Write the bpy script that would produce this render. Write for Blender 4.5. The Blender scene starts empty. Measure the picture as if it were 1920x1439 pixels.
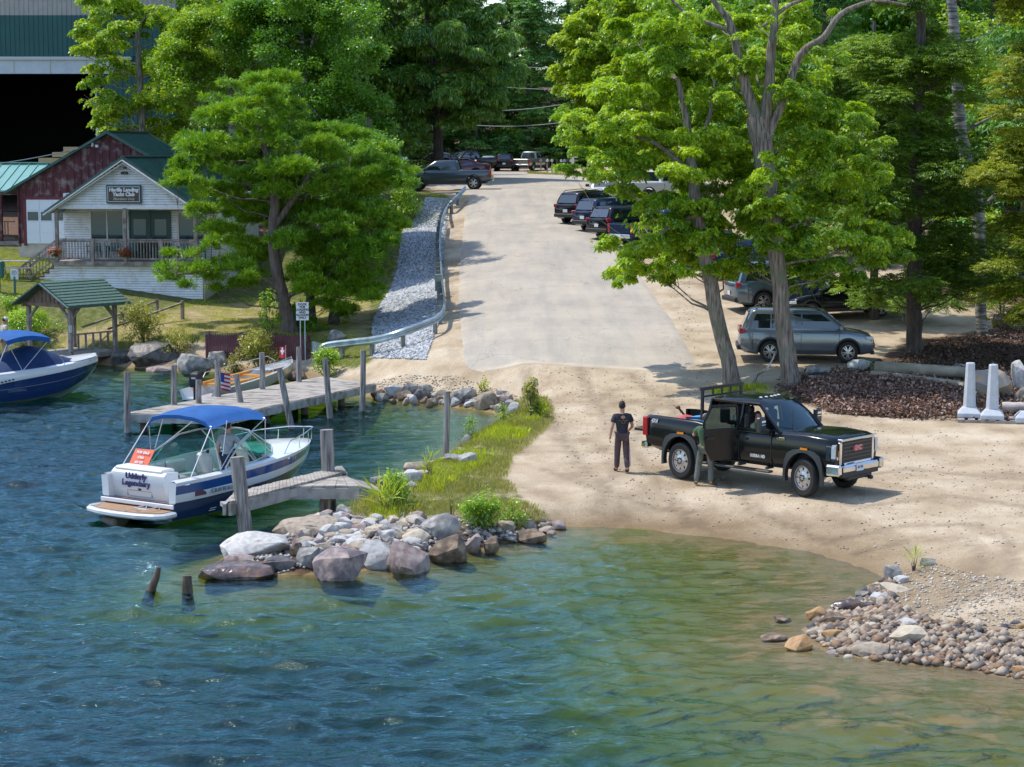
import bpy, math, random
import numpy as np
from mathutils import Vector, Matrix, noise as mnoise
random.seed(7); RNG = np.random.default_rng(11)
SC = bpy.context.scene
COL = SC.collection
R = math.radians
# ------------------------------------------------ camera
CAMH = 8.8; FPX = 3800.0; PITCH = math.atan(434.5/FPX)
cam_d = bpy.data.cameras.new('camera'); cam = bpy.data.objects.new('camera', cam_d); COL.objects.link(cam)
cam.location = (0, 0, CAMH); cam.rotation_euler = (math.pi/2 - PITCH, 0, 0)
cam_d.sensor_width = 36; cam_d.lens = 36*FPX/1920; cam_d.clip_end = 6000; cam_d.clip_start = 0.5
SC.camera = cam
# ------------------------------------------------ light
SUNV = Vector((-0.48, 0.20, 1.0)).normalized()
w = bpy.data.worlds.new('World'); SC.world = w; w.use_nodes = True
nt = w.node_tree; sky = nt.nodes.new('ShaderNodeTexSky'); sky.sky_type = 'NISHITA'; sky.sun_disc = False
sky.sun_elevation = math.asin(SUNV.z); sky.sun_rotation = math.atan2(SUNV.x, SUNV.y)
sky.air_density = 1.0; sky.dust_density = 0.6; sky.ozone_density = 1.5
nt.nodes['Background'].inputs[1].default_value = 0.15
nt.links.new(sky.outputs[0], nt.nodes['Background'].inputs[0])
sl = bpy.data.lights.new('sun', 'SUN'); sl.energy = 2.35; sl.angle = R(0.55); sl.color = (1.0, 0.94, 0.84)
so = bpy.data.objects.new('sun', sl); COL.objects.link(so)
so.rotation_euler = (-SUNV).to_track_quat('-Z', 'Y').to_euler()
SC.view_settings.view_transform = 'Standard'; SC.view_settings.look = 'None'
SC.view_settings.exposure = 0.92; SC.view_settings.gamma = 1.0
SC.cycles.max_bounces = 8; SC.cycles.transparent_max_bounces = 12
SC.cycles.diffuse_bounces = 3; SC.cycles.glossy_bounces = 3; SC.cycles.transmission_bounces = 4
SC.cycles.caustics_reflective = False; SC.cycles.caustics_refractive = False
SC.cycles.sample_clamp_indirect = 6; SC.cycles.sample_clamp_direct = 3.5
SC.cycles.use_denoising = True
# ------------------------------------------------ projection helpers (photo pixels 1920x1439 -> world)
CP, SP = math.cos(PITCH), math.sin(PITCH)
def ray(px, py):
    a = (px-960)/FPX; b = (719.5-py)/FPX
    return Vector((a, CP + b*SP, -SP + b*CP))
def G(px, py, z=0.0):
    d = ray(px, py); t = (z-CAMH)/d.z
    return Vector((d.x*t, d.y*t, z))
def P(px, py, Y):
    d = ray(px, py); t = Y/d.y
    return Vector((d.x*t, Y, CAMH + d.z*t))
def proj(v):
    dep = v[1]*CP + (CAMH-v[2])*SP; up = v[1]*SP + (v[2]-CAMH)*CP
    return 960+FPX*v[0]/dep, 719.5-FPX*up/dep
# ------------------------------------------------ materials
MATS = {}
def mat(name, c1, c2=None, scale=4.0, rough=0.7, metal=0.0, bump=0.0, bscale=None, spec=0.5, coat=0.0,
        emit=0.0, stretch=(1,1,1), c3=None, s3=0.5, detail=4, tex='noise', alpha=1.0, contrast=0.35, isl=0.0):
    if name in MATS: return MATS[name]
    m = bpy.data.materials.new(name); m.use_nodes = True; MATS[name] = m
    n = m.node_tree.nodes; l = m.node_tree.links; b = n['Principled BSDF']
    b.inputs['Base Color'].default_value = (*c1, 1); b.inputs['Roughness'].default_value = rough
    b.inputs['Metallic'].default_value = metal; b.inputs['Specular IOR Level'].default_value = spec
    if coat: b.inputs['Coat Weight'].default_value = coat; b.inputs['Coat Roughness'].default_value = 0.04
    if alpha < 1: b.inputs['Alpha'].default_value = alpha
    if emit: b.inputs['Emission Color'].default_value = (*c1, 1); b.inputs['Emission Strength'].default_value = emit
    if c2 is not None or bump:
        tc = n.new('ShaderNodeTexCoord'); mp = n.new('ShaderNodeMapping'); mp.inputs['Scale'].default_value = stretch
        l.new(tc.outputs['Object'], mp.inputs['Vector'])
        nz = n.new('ShaderNodeTexNoise'); nz.inputs['Scale'].default_value = scale; nz.inputs['Detail'].default_value = detail
        l.new(mp.outputs[0], nz.inputs['Vector'])
        fac = nz.outputs['Fac']
        if tex == 'voronoi':
            vo = n.new('ShaderNodeTexVoronoi'); vo.inputs['Scale'].default_value = scale; l.new(mp.outputs[0], vo.inputs['Vector'])
            sp = n.new('ShaderNodeSeparateColor'); l.new(vo.outputs['Color'], sp.inputs[0]); fac = sp.outputs[0]
        if c2 is not None:
            rp = n.new('ShaderNodeValToRGB'); rp.color_ramp.elements[0].position = 0.5-contrast/2; rp.color_ramp.elements[1].position = 0.5+contrast/2
            rp.color_ramp.elements[0].color = (*c1, 1); rp.color_ramp.elements[1].color = (*c2, 1)
            l.new(fac, rp.inputs[0]); out = rp.outputs[0]
            if c3 is not None:
                n3 = n.new('ShaderNodeTexNoise'); n3.inputs['Scale'].default_value = s3; n3.inputs['Detail'].default_value = 5
                l.new(tc.outputs['Object'], n3.inputs['Vector'])
                r3 = n.new('ShaderNodeValToRGB'); r3.color_ramp.elements[0].position = 0.5; r3.color_ramp.elements[1].position = 0.68
                l.new(n3.outputs['Fac'], r3.inputs[0])
                mx = n.new('ShaderNodeMix'); mx.data_type = 'RGBA'; l.new(r3.outputs[0], mx.inputs[0]); l.new(out, mx.inputs[6])
                mx.inputs[7].default_value = (*c3, 1); out = mx.outputs[2]
            l.new(out, b.inputs['Base Color'])
        if bump:
            nb = n.new('ShaderNodeTexNoise'); nb.inputs['Scale'].default_value = bscale or scale; nb.inputs['Detail'].default_value = 6
            l.new(mp.outputs[0], nb.inputs['Vector'])
            bp = n.new('ShaderNodeBump'); bp.inputs['Strength'].default_value = min(1, bump); bp.inputs['Distance'].default_value = 0.03
            l.new(nb.outputs['Fac'], bp.inputs['Height']); l.new(bp.outputs[0], b.inputs['Normal'])
    return m
# ------------------------------------------------ mesh builder
def link(name, me, parent=None):
    o = bpy.data.objects.new(name, me); COL.objects.link(o)
    if parent is not None: o.parent = parent
    return o
def np_mesh(name, V, F, mats, attr=None, smooth=False):
    """V (n,3), F (m,k) all faces the same size k"""
    me = bpy.data.meshes.new(name); V = np.asarray(V, np.float32); F = np.asarray(F, np.int32)
    me.vertices.add(len(V)); me.vertices.foreach_set('co', V.ravel())
    k = F.shape[1]; me.loops.add(F.size); me.loops.foreach_set('vertex_index', F.ravel())
    me.polygons.add(len(F)); me.polygons.foreach_set('loop_start', np.arange(0, F.size, k, dtype=np.int32))
    try: me.polygons.foreach_set('loop_total', np.full(len(F), k, np.int32))
    except Exception: pass
    if smooth: me.polygons.foreach_set('use_smooth', np.ones(len(F), bool))
    for nm, (dom, arr) in (attr or {}).items():
        a = me.attributes.new(nm, 'FLOAT', dom); a.data.foreach_set('value', np.asarray(arr, np.float32))
    for m in (mats if isinstance(mats, (list, tuple)) else [mats]): me.materials.append(m)
    me.update(calc_edges=True); me.validate()
    return me
class MB:
    def __init__(s): s.v = []; s.f = []; s.mi = []; s.T = Matrix.Identity(4)
    def add(s, vs, fs, m=0):
        o = len(s.v); s.v += [s.T @ Vector(v) for v in vs]
        for f in fs: s.f.append([o+i for i in f]); s.mi.append(m)
        return s
    def box(s, c, d, rz=0, m=0, rot=None, taper=1.0):
        M = (Matrix.Rotation(rz, 3, 'Z') if rot is None else rot)
        x, y, z = d[0]/2, d[1]/2, d[2]/2; c = Vector(c); t = taper
        vs = [c + M @ Vector(p) for p in ((-x,-y,-z),(x,-y,-z),(x,y,-z),(-x,y,-z),(-x*t,-y*t,z),(x*t,-y*t,z),(x*t,y*t,z),(-x*t,y*t,z))]
        return s.add(vs, [(0,3,2,1),(4,5,6,7),(0,1,5,4),(1,2,6,5),(2,3,7,6),(3,0,4,7)], m)
    def bar(s, a, b, w, h=None, m=0, up=(0,0,1)):
        a, b = Vector(a), Vector(b); h = h or w; d = (b-a).normalized(); u = Vector(up)
        if abs(d.dot(u)) > 0.98: u = Vector((0,1,0))
        r = d.cross(u).normalized()*w/2; q = r.cross(d).normalized()*h/2
        vs = [a-r-q, a+r-q, a+r+q, a-r+q, b-r-q, b+r-q, b+r+q, b-r+q]
        return s.add(vs, [(0,3,2,1),(4,5,6,7),(0,1,5,4),(1,2,6,5),(2,3,7,6),(3,0,4,7)][::1], m)
    def tube(s, pts, rad, n=8, m=0, cap=True):
        pts = [Vector(p) for p in pts]; k = len(pts)
        if not isinstance(rad, (list, tuple)): rad = [rad]*k
        vs = []; u = None
        for i in range(k):
            d = (pts[min(i+1, k-1)] - pts[max(i-1, 0)]).normalized()
            if u is None:
                u = d.orthogonal().normalized()
            u = (u - d*u.dot(d)).normalized(); w_ = d.cross(u)
            for j in range(n):
                a = 2*math.pi*j/n; vs.append(pts[i] + (u*math.cos(a) + w_*math.sin(a))*rad[i])
        fs = [(i*n+j, i*n+(j+1) % n, (i+1)*n+(j+1) % n, (i+1)*n+j) for i in range(k-1) for j in range(n)]
        if cap: fs += [tuple(range(n))[::-1], tuple((k-1)*n+j for j in range(n))]
        return s.add(vs, fs, m)
    def loft(s, rings, m=0, cap=True, closed=True):
        n = len(rings[0]); vs = [p for r in rings for p in r]; fs = []
        for i in range(len(rings)-1):
            for j in range(n if closed else n-1):
                fs.append((i*n+j, i*n+(j+1) % n, (i+1)*n+(j+1) % n, (i+1)*n+j))
        if cap: fs += [tuple(range(n))[::-1], tuple((len(rings)-1)*n+j for j in range(n))]
        return s.add(vs, fs, m)
    def prism(s, poly, ex, m=0):
        """poly: list of 3D points (planar), ex: extrusion vector"""
        ex = Vector(ex); n = len(poly); vs = [Vector(p) for p in poly] + [Vector(p)+ex for p in poly]
        fs = [tuple(range(n))[::-1], tuple(range(n, 2*n))] + [(i, (i+1) % n, n+(i+1) % n, n+i) for i in range(n)]
        return s.add(vs, fs, m)
    def cyl(s, c, r, h, n=16, axis='Z', m=0, r2=None):
        c = Vector(c); A = {'Z': (0,0,1), 'X': (1,0,0), 'Y': (0,1,0)}[axis]; a = Vector(A)*h/2
        return s.tube([c-a, c+a], [r, r if r2 is None else r2], n, m)
    def lathe(s, prof, c=(0,0,0), axis='Z', n=24, m=0, closed=False):
        """prof: (r, t) pairs along the axis"""
        c = Vector(c); vs = []
        for r, t in prof:
            for j in range(n):
                a = 2*math.pi*j/n; x, y = r*math.cos(a), r*math.sin(a)
                vs.append(c + Vector({'Z': (x,y,t), 'Y': (x,t,y), 'X': (t,x,y)}[axis]))
        k = len(prof)
        fs = [(i*n+j, i*n+(j+1) % n, (i+1)*n+(j+1) % n, (i+1)*n+j) for i in range(k-1) for j in range(n)]
        return s.add(vs, fs, m)
    def ball(s, c, r, n=10, m=0):
        rx, ry, rz = r if isinstance(r, (tuple, list)) else (r, r, r); c = Vector(c); vs = []; k = n//2
        for i in range(k+1):
            t = math.pi*i/k - math.pi/2
            for j in range(n):
                a = 2*math.pi*j/n; q = max(math.cos(t), 0.01)
                vs.append(c + Vector((rx*q*math.cos(a), ry*q*math.sin(a), rz*math.sin(t))))
        fs = [(i*n+j, i*n+(j+1) % n, (i+1)*n+(j+1) % n, (i+1)*n+j) for i in range(k) for j in range(n)]
        return s.add(vs, fs, m)
    def mesh(s, name, mats):
        me = bpy.data.meshes.new(name); me.from_pydata([tuple(v) for v in s.v], [], s.f)
        for m in (mats if isinstance(mats, (list, tuple)) else [mats]): me.materials.append(m)
        me.polygons.foreach_set('material_index', s.mi)
        return me
    def build(s, name, mats, parent=None, smooth=None, bevel=0.0):
        me = s.mesh(name, mats)
        import bmesh
        bm = bmesh.new(); bm.from_mesh(me); bmesh.ops.recalc_face_normals(bm, faces=bm.faces)
        if bevel:
            bmesh.ops.bevel(bm, geom=[e for e in bm.edges if len(e.link_faces) == 2 and e.calc_face_angle(0) > 0.5], offset=bevel, segments=1, affect='EDGES', clamp_overlap=True)
        bm.to_mesh(me); bm.free()
        if smooth is not None:
            me.polygons.foreach_set('use_smooth', [True]*len(me.polygons)); me.set_sharp_from_angle(angle=R(smooth))
        me.update()
        return link(name, me, parent)
def tag(o, label=None, cat=None, group=None, kind=None):
    if label: o['label'] = label
    if cat: o['category'] = cat
    if group: o['group'] = group
    if kind: o['kind'] = kind
    return o
def empty(name, loc, rz=0, label=None, cat=None, group=None):
    o = bpy.data.objects.new(name, None); COL.objects.link(o); o.location = loc; o.rotation_euler = (0, 0, rz)
    o.empty_display_size = 0.2
    return tag(o, label, cat, group)
def copy_tree(o, parent=None):
    c = o.copy(); COL.objects.link(c); c.parent = parent
    for ch in [x for x in bpy.data.objects if x.parent == o]: copy_tree(ch, c)
    return c
def boolean(o, cutters, op='DIFFERENCE'):
    """cut MB cutters out of object o and keep the result as its plain mesh"""
    tmp = []
    for cb in cutters:
        me = cb.mesh('cut', [])
        import bmesh
        bm = bmesh.new(); bm.from_mesh(me); bmesh.ops.recalc_face_normals(bm, faces=bm.faces); bm.to_mesh(me); bm.free()
        c = link('cut', me); c.matrix_world = Matrix.Identity(4); tmp.append(c)
        md = o.modifiers.new('b', 'BOOLEAN'); md.operation = op; md.object = c; md.solver = 'EXACT'
    par = o.parent; o.parent = None
    bpy.context.view_layer.update(); dg = bpy.context.evaluated_depsgraph_get()
    me = bpy.data.meshes.new_from_object(o.evaluated_get(dg)); o.modifiers.clear(); old = o.data; o.data = me
    for c in tmp: bpy.data.objects.remove(c)
    o.parent = par
    return o
def text_obj(name, body, size, m, parent=None, loc=(0,0,0), rot=(0,0,0), extrude=0.002, shear=0, bold=0, space=1.0, align='CENTER'):
    cu = bpy.data.curves.new(name, 'FONT'); cu.body = body; cu.size = size; cu.align_x = align; cu.align_y = 'CENTER'
    cu.extrude = extrude; cu.shear = shear; cu.offset = bold; cu.space_character = space; cu.resolution_u = 2
    t = bpy.data.objects.new(name+'_t', cu); COL.objects.link(t)
    bpy.context.view_layer.update(); dg = bpy.context.evaluated_depsgraph_get()
    me = bpy.data.meshes.new_from_object(t.evaluated_get(dg)); bpy.data.objects.remove(t); bpy.data.curves.remove(cu)
    me.materials.clear(); me.materials.append(m)
    o = link(name, me, parent); o.location = loc; o.rotation_euler = rot
    return o
# ------------------------------------------------ terrain
SHORE_PX = [(0,672),(100,676),(190,684),(240,690),(320,694),(390,697),(480,702),(560,706),(605,714),(640,728),(690,746),(760,753),(850,764),(925,774),
 (945,786),(905,812),(866,838),(836,860),(790,888),(730,915),(690,940),(640,965),(580,985),(520,1003),(450,1030),(395,1062),
 (470,1078),(560,1080),(640,1074),(740,1064),(830,1048),(900,1032),(960,1018),(1060,988),(1180,990),(1300,1004),(1400,1016),
 (1500,1032),(1600,1058),(1650,1078),(1662,1092),(1630,1120),(1590,1140),(1530,1165),(1490,1200),(1560,1224),(1660,1242),(1780,1252),(1930,1280)]
SH = [G(x, y, 0) for x, y in SHORE_PX]
POLY = [(-1500, 104), (-60, 95)] + [(p.x, p.y) for p in SH] + [(14, 33), (40, 28), (1500, -40), (1500, 3000), (-1500, 3000)]
POLY = np.array(POLY)
CTRL = []   # X, Y, z
def cp(px, py, z): v = G(px, py, z); CTRL.append((v.x, v.y, z))
ROADZ = [(50,.55),(60,.9),(69.5,1.3),(80,2.1),(90,2.95),(100,3.85),(110,4.75),(120,5.65),(129,6.3),(145,6.6),(170,6.7),(205,6.8),(240,8.0),(300,12),(420,20)]
for Y, z in ROADZ[1:]:
    for X in ((-2.2, 5.5) if Y < 118 else (-5, 8)): CTRL.append((X, Y, z))
for px, py, z in [(1170,885,.52),(1270,898,.5),(1500,932,.48),(1050,900,.5),(1000,800,.6),(1250,800,.7),(1400,800,.75),(1600,800,.75),(1700,900,.5),
    (1800,790,.85),(1900,800,.85),(1900,950,.55),(1850,1100,.45),(1900,1180,.35),(1750,1000,.4),(1500,990,.3),(1300,960,.32),(1100,960,.35),
    (1375,722,1.1),(1487,725,1.15),(1600,700,1.35),(1720,672,1.5),(1850,655,1.7),(1900,680,1.4),(1440,682,1.5),(1590,682,1.5),(1900,620,2.0),(1700,620,2.0),
    (1440,590,2.25),(1400,500,3.3),(1250,460,4.1),(1350,460,4.0),(1700,540,3.0),(1900,560,2.6),
    (760,700,1.1),(820,660,1.5),(850,600,2.0),(740,600,1.7),(720,660,1.1),(640,640,1.2),(640,560,1.9),(700,480,2.9),(760,400,4.4),(760,370,5.4),
    (545,625,1.35),(450,620,1.3),(330,620,1.3),(230,640,1.0),(60,640,1.1),(375,553,2.1),(100,560,2.2),(250,570,2.0),(10,540,2.6),(10,470,3.9),(150,470,3.9),
    (700,735,.6),(800,720,.85),(900,730,.8),(780,960,.5),(900,900,.5),(950,830,.55),(860,930,.55),(700,990,.35)]: cp(px, py, z)
for X, Y, z in [(-6,128,6.42),(-8,131,6.5),(-3,131,6.45),(-6,138,6.55),(-10,140,6.55),(-10,155,6.6),(-10,175,6.7),(-12,205,6.85),(-25,100,3.6),(-14,104,4.2),(-8,110,4.6),(-40,100,4),(-40,130,5),(-20,130,5.2),(-60,200,7),(-25,170,6.6),(40,90,3),(30,120,5),(50,160,7),(60,60,1.5),(30,50,.9),(25,200,7.5),(-60,320,14),(60,320,14),(100,200,10),(-100,200,10),(0,600,32),(-200,500,28),(200,500,28),(20,40,.6),(-100,120,4),(150,80,4)]: CTRL.append((X, Y, z))
CT = np.array(CTRL)
def _phi(r2): return 0.5*r2*np.log(r2 + 1e-9)
_n = len(CT); _xy = CT[:, :2]/50.0
_A = _phi(((_xy[:, None]-_xy[None])**2).sum(-1)) + np.eye(_n)*2e-3
_Pm = np.hstack([np.ones((_n, 1)), _xy])
_M = np.zeros((_n+3, _n+3)); _M[:_n, :_n] = _A; _M[:_n, _n:] = _Pm; _M[_n:, :_n] = _Pm.T
_W = np.linalg.solve(_M, np.concatenate([CT[:, 2], np.zeros(3)]))
def tps(X, Y):
    X = np.clip(np.asarray(X, float), -220, 220)/50; Y = np.clip(np.asarray(Y, float), 20, 600)/50; sh = X.shape; q = np.stack([X.ravel(), Y.ravel()], 1); out = np.empty(len(q))
    for i in range(0, len(q), 20000):
        c = q[i:i+20000]; out[i:i+20000] = _phi(((c[:, None]-_xy[None])**2).sum(-1)) @ _W[:_n] + _W[_n] + c @ _W[_n+1:]
    return out.reshape(sh)
def sdist(X, Y):
    """signed distance to the shore, + on land"""
    X = np.asarray(X, float); Y = np.asarray(Y, float); sh = X.shape; x = X.ravel(); y = Y.ravel()
    D = np.full(x.shape, 1e9); ins = np.zeros(x.shape, bool); n = len(POLY)
    for i in range(n):
        a = POLY[i]; b = POLY[(i+1) % n]; e = b-a; L = (e**2).sum()
        t = np.clip(((x-a[0])*e[0] + (y-a[1])*e[1])/L, 0, 1)
        if not (a[1] > 1000 or b[1] > 1000 or i == n-5+1 and False): D = np.minimum(D, (x-a[0]-t*e[0])**2 + (y-a[1]-t*e[1])**2)
        c = (a[1] > y) != (b[1] > y)
        with np.errstate(divide='ignore', invalid='ignore'): xi = a[0] + (y-a[1])*(b[0]-a[0])/((b[1]-a[1]) or 1e-9)
        ins ^= c & (x < xi)
    D = np.sqrt(D); return np.where(ins, D, -D).reshape(sh)
def hgt(X, Y):
    X = np.asarray(X, float); Y = np.asarray(Y, float)
    s = sdist(X, Y); t = np.maximum(tps(X, Y), 0.25)
    # slope near the shore is gentle at the beach and steep along the walls
    beach = np.clip((X-1.0)/2.5, 0, 1)*np.clip((56-Y)/5, 0, 1)
    sl = 0.5*(1-beach) + 0.13*beach
    up = s*sl; k = 0.12
    h = np.clip(0.5+0.5*(t-up)/k, 0, 1); land = up*h + t*(1-h) - k*h*(1-h)*0.5
    dp = -s; bb = np.clip((X+3.0)/8.0, 0, 1)*np.clip((X+1.5)/2.0+np.clip((46-Y)/3, 0, 9), 0, 1)
    bed = -(0.38*(1-bb)+0.05*bb)*np.minimum(dp, 1.6) - (0.10*(1-bb)+0.04*bb)*np.clip(dp-1.6, 0, None) - 0.10*np.clip(dp-1.2, 0, None)*(1-bb*0.88); bed = np.maximum(bed, -3.2)
    return np.where(s > 0, np.maximum(land, 0.0), bed)
def hz(x, y): return float(hgt(np.array([x]), np.array([y]))[0])
def hit(px, py, n=60):
    """where the pixel's line of sight meets the ground"""
    d = ray(px, py); ts = np.concatenate([np.linspace(28, 150, 500), np.linspace(150.5, 400, 300)])/d.y
    X = d.x*ts; Y = d.y*ts; Z = CAMH + d.z*ts; H = hgt(X, Y); i = int(np.argmax(Z < H))
    if not (Z < H).any(): i = len(ts)-1
    i = max(i, 1); a = Z[i-1]-H[i-1]; b = H[i]-Z[i]; f = a/(a+b) if a+b > 0 else 0.5
    t = ts[i-1] + (ts[i]-ts[i-1])*f
    return Vector((d.x*t, d.y*t, CAMH+d.z*t))
def axis_pts(segs):
    o = []
    for a, b, st in segs: o += list(np.arange(a, b, st))
    return np.array(o + [segs[-1][1]])
xs = axis_pts([(-1500,-300,150),(-300,-80,20),(-80,-26,2),(-26,26,0.22),(26,80,2),(80,300,20),(300,1500,150)])
ys = axis_pts([(-60,24,6),(24,110,0.22),(110,215,0.7),(215,300,3),(300,600,15),(600,3000,200)])
GX, GY = np.meshgrid(xs, ys); GS = sdist(GX, GY); GZ = hgt(GX, GY)
# soft unevenness of dirt and lawn, two ruts, heaped mulch
def vnoise(X, Y, sc, seed=0):
    r = np.random.default_rng(seed); o = 0
    for k in range(9):
        a = r.uniform(0, 6.28); f = sc*r.uniform(.6, 1.7); o = o + np.sin((X*math.cos(a)+Y*math.sin(a))*f + r.uniform(0, 6.28))
    return o/9*1.6
near = (np.abs(GX) < 40) & (GY < 130)
amp = np.clip(GS/2, 0, 1)*np.where(near, 1, 0)
GZ = GZ + amp*(0.014*vnoise(GX, GY, 1.1, 1) + 0.004*vnoise(GX, GY, 4, 2))
MUL = G(1640, 745, 1.0)
mul = np.exp(-(((GX-MUL.x)/3.2)**2 + ((GY-MUL.y)/2.6)**2)**1.5); GZ = GZ + 0.28*mul
def pxgrid(X, Y, Z):
    dep = Y*CP + (CAMH-Z)*SP; up = Y*SP + (Z-CAMH)*CP
    dep = np.where(dep < 5, 5, dep); return 960+FPX*X/dep, 719.5-FPX*up/dep
def inpoly(X, Y, pts):
    ins = np.zeros(X.shape, bool); n = len(pts)
    for i in range(n):
        a = pts[i]; b = pts[(i+1) % n]; c = (a[1] > Y) != (b[1] > Y)
        ins ^= c & (X < a[0] + (Y-a[1])*(b[0]-a[0])/((b[1]-a[1]) or 1e-9))
    return ins
def blur(A, k):
    for _ in range(k): A = (A + np.roll(A, 1, 0) + np.roll(A, -1, 0) + np.roll(A, 1, 1) + np.roll(A, -1, 1))/5
    return A
def zone(pxpoly, k=3):
    pts = [hit(x, y) for x, y in pxpoly]; return blur(inpoly(GX, GY, [(p.x, p.y) for p in pts]).astype(float), k)
SPIT = [(640,985),(700,935),(745,905),(800,880),(860,850),(880,830),(925,800),(950,765),(1000,735),(1032,760),(1040,790),(1000,830),(960,860),(950,900),(985,945),(1030,975),(960,1000),(880,985),(800,975),(700,990)]
LAWN = [(-400,690),(190,660),(300,640),(390,640),(560,650),(640,690),(690,690),(720,600),(745,500),(765,440),(830,395),(850,385),(840,368),(770,350),(740,335),(560,330),(300,400),(-400,420)]
RIP = [(700,672),(800,676),(826,600),(830,500),(838,400),(848,376),(800,372),(770,430),(745,500),(722,560),(700,600)]
EMB = [(-400,690),(190,660),(300,640),(390,640),(560,650),(640,690),(690,690),(720,600),(700,590),(560,590),(300,600),(60,600),(-400,600)]
gz = np.maximum(zone(SPIT, 6)*.62, zone(LAWN, 6)); DRY = zone([(0,640),(230,600),(380,572),(520,560),(640,570),(700,560),(690,640),(560,620),(400,632),(230,640)], 14)
FLOOR = [(1480,752),(1480,715),(1520,700),(1600,700),(1700,640),(1920,610),(2300,600),(2300,780),(1940,790),(1700,782),(1560,770),(1480,758)]
fz = zone(FLOOR, 6); fz = np.maximum(fz, np.where((GX > 14+(GY-75)*.28) & (GY > 84), 1, 0)); fz = np.maximum(fz, np.where((GY > 218) | (np.abs(GX-0) > 45) | ((GX < -9) & (GY > 108)), 1, 0))
fz = np.maximum(fz, .85*zone([(370,1090),(430,1020),(520,995),(700,985),(1050,982),(1062,992),(900,1050),(740,1080),(560,1095)], 2)); fz = np.maximum(fz, .75*zone([(690,742),(760,738),(930,752),(950,790),(925,780),(850,770),(690,752)], 2))
gz = gz*(1-fz*0.8)
nx, ny = len(xs), len(ys)
I = np.arange(nx*ny).reshape(ny, nx); F = np.stack([I[:-1, :-1], I[:-1, 1:], I[1:, 1:], I[1:, :-1]], -1).reshape(-1, 4)
V = np.stack([GX, GY, GZ], -1).reshape(-1, 3)
def nodes_of(m): return m.node_tree.nodes, m.node_tree.links
def N(n, t, **kw):
    x = n.new(t)
    for k, v in kw.items(): setattr(x, k, v)
    return x
def ramp(n, l, fac, stops):
    r = n.new('ShaderNodeValToRGB'); e = r.color_ramp.elements
    while len(e) < len(stops): e.new(0.5)
    for i, (p, c) in enumerate(stops):
        e[i].position = p; e[i].color = (*c, 1) if len(c) == 3 else c
    l.new(fac, r.inputs[0]); return r.outputs[0]
def mixc(n, l, fac, a, b, mode='MIX'):
    m = n.new('ShaderNodeMix'); m.data_type = 'RGBA'; m.blend_type = mode
    for s, q in ((0, fac), (6, a), (7, b)):
        if isinstance(q, (int, float)): m.inputs[s].default_value = q
        elif isinstance(q, tuple): m.inputs[s].default_value = (*q, 1)
        else: l.new(q, m.inputs[s])
    return m.outputs[2]
def mth(n, l, op, a, b=0.0, clamp=False):
    m = n.new('ShaderNodeMath'); m.operation = op; m.use_clamp = clamp
    for s, q in ((0, a), (1, b)):
        if isinstance(q, (int, float)): m.inputs[s].default_value = q
        else: l.new(q, m.inputs[s])
    return m.outputs[0]
def noise(n, l, vec, scale, detail=5, rough=0.55):
    z = n.new('ShaderNodeTexNoise'); z.inputs['Scale'].default_value = scale; z.inputs['Detail'].default_value = detail; z.inputs['Roughness'].default_value = rough
    if vec is not None: l.new(vec, z.inputs['Vector'])
    return z.outputs['Fac']
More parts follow.
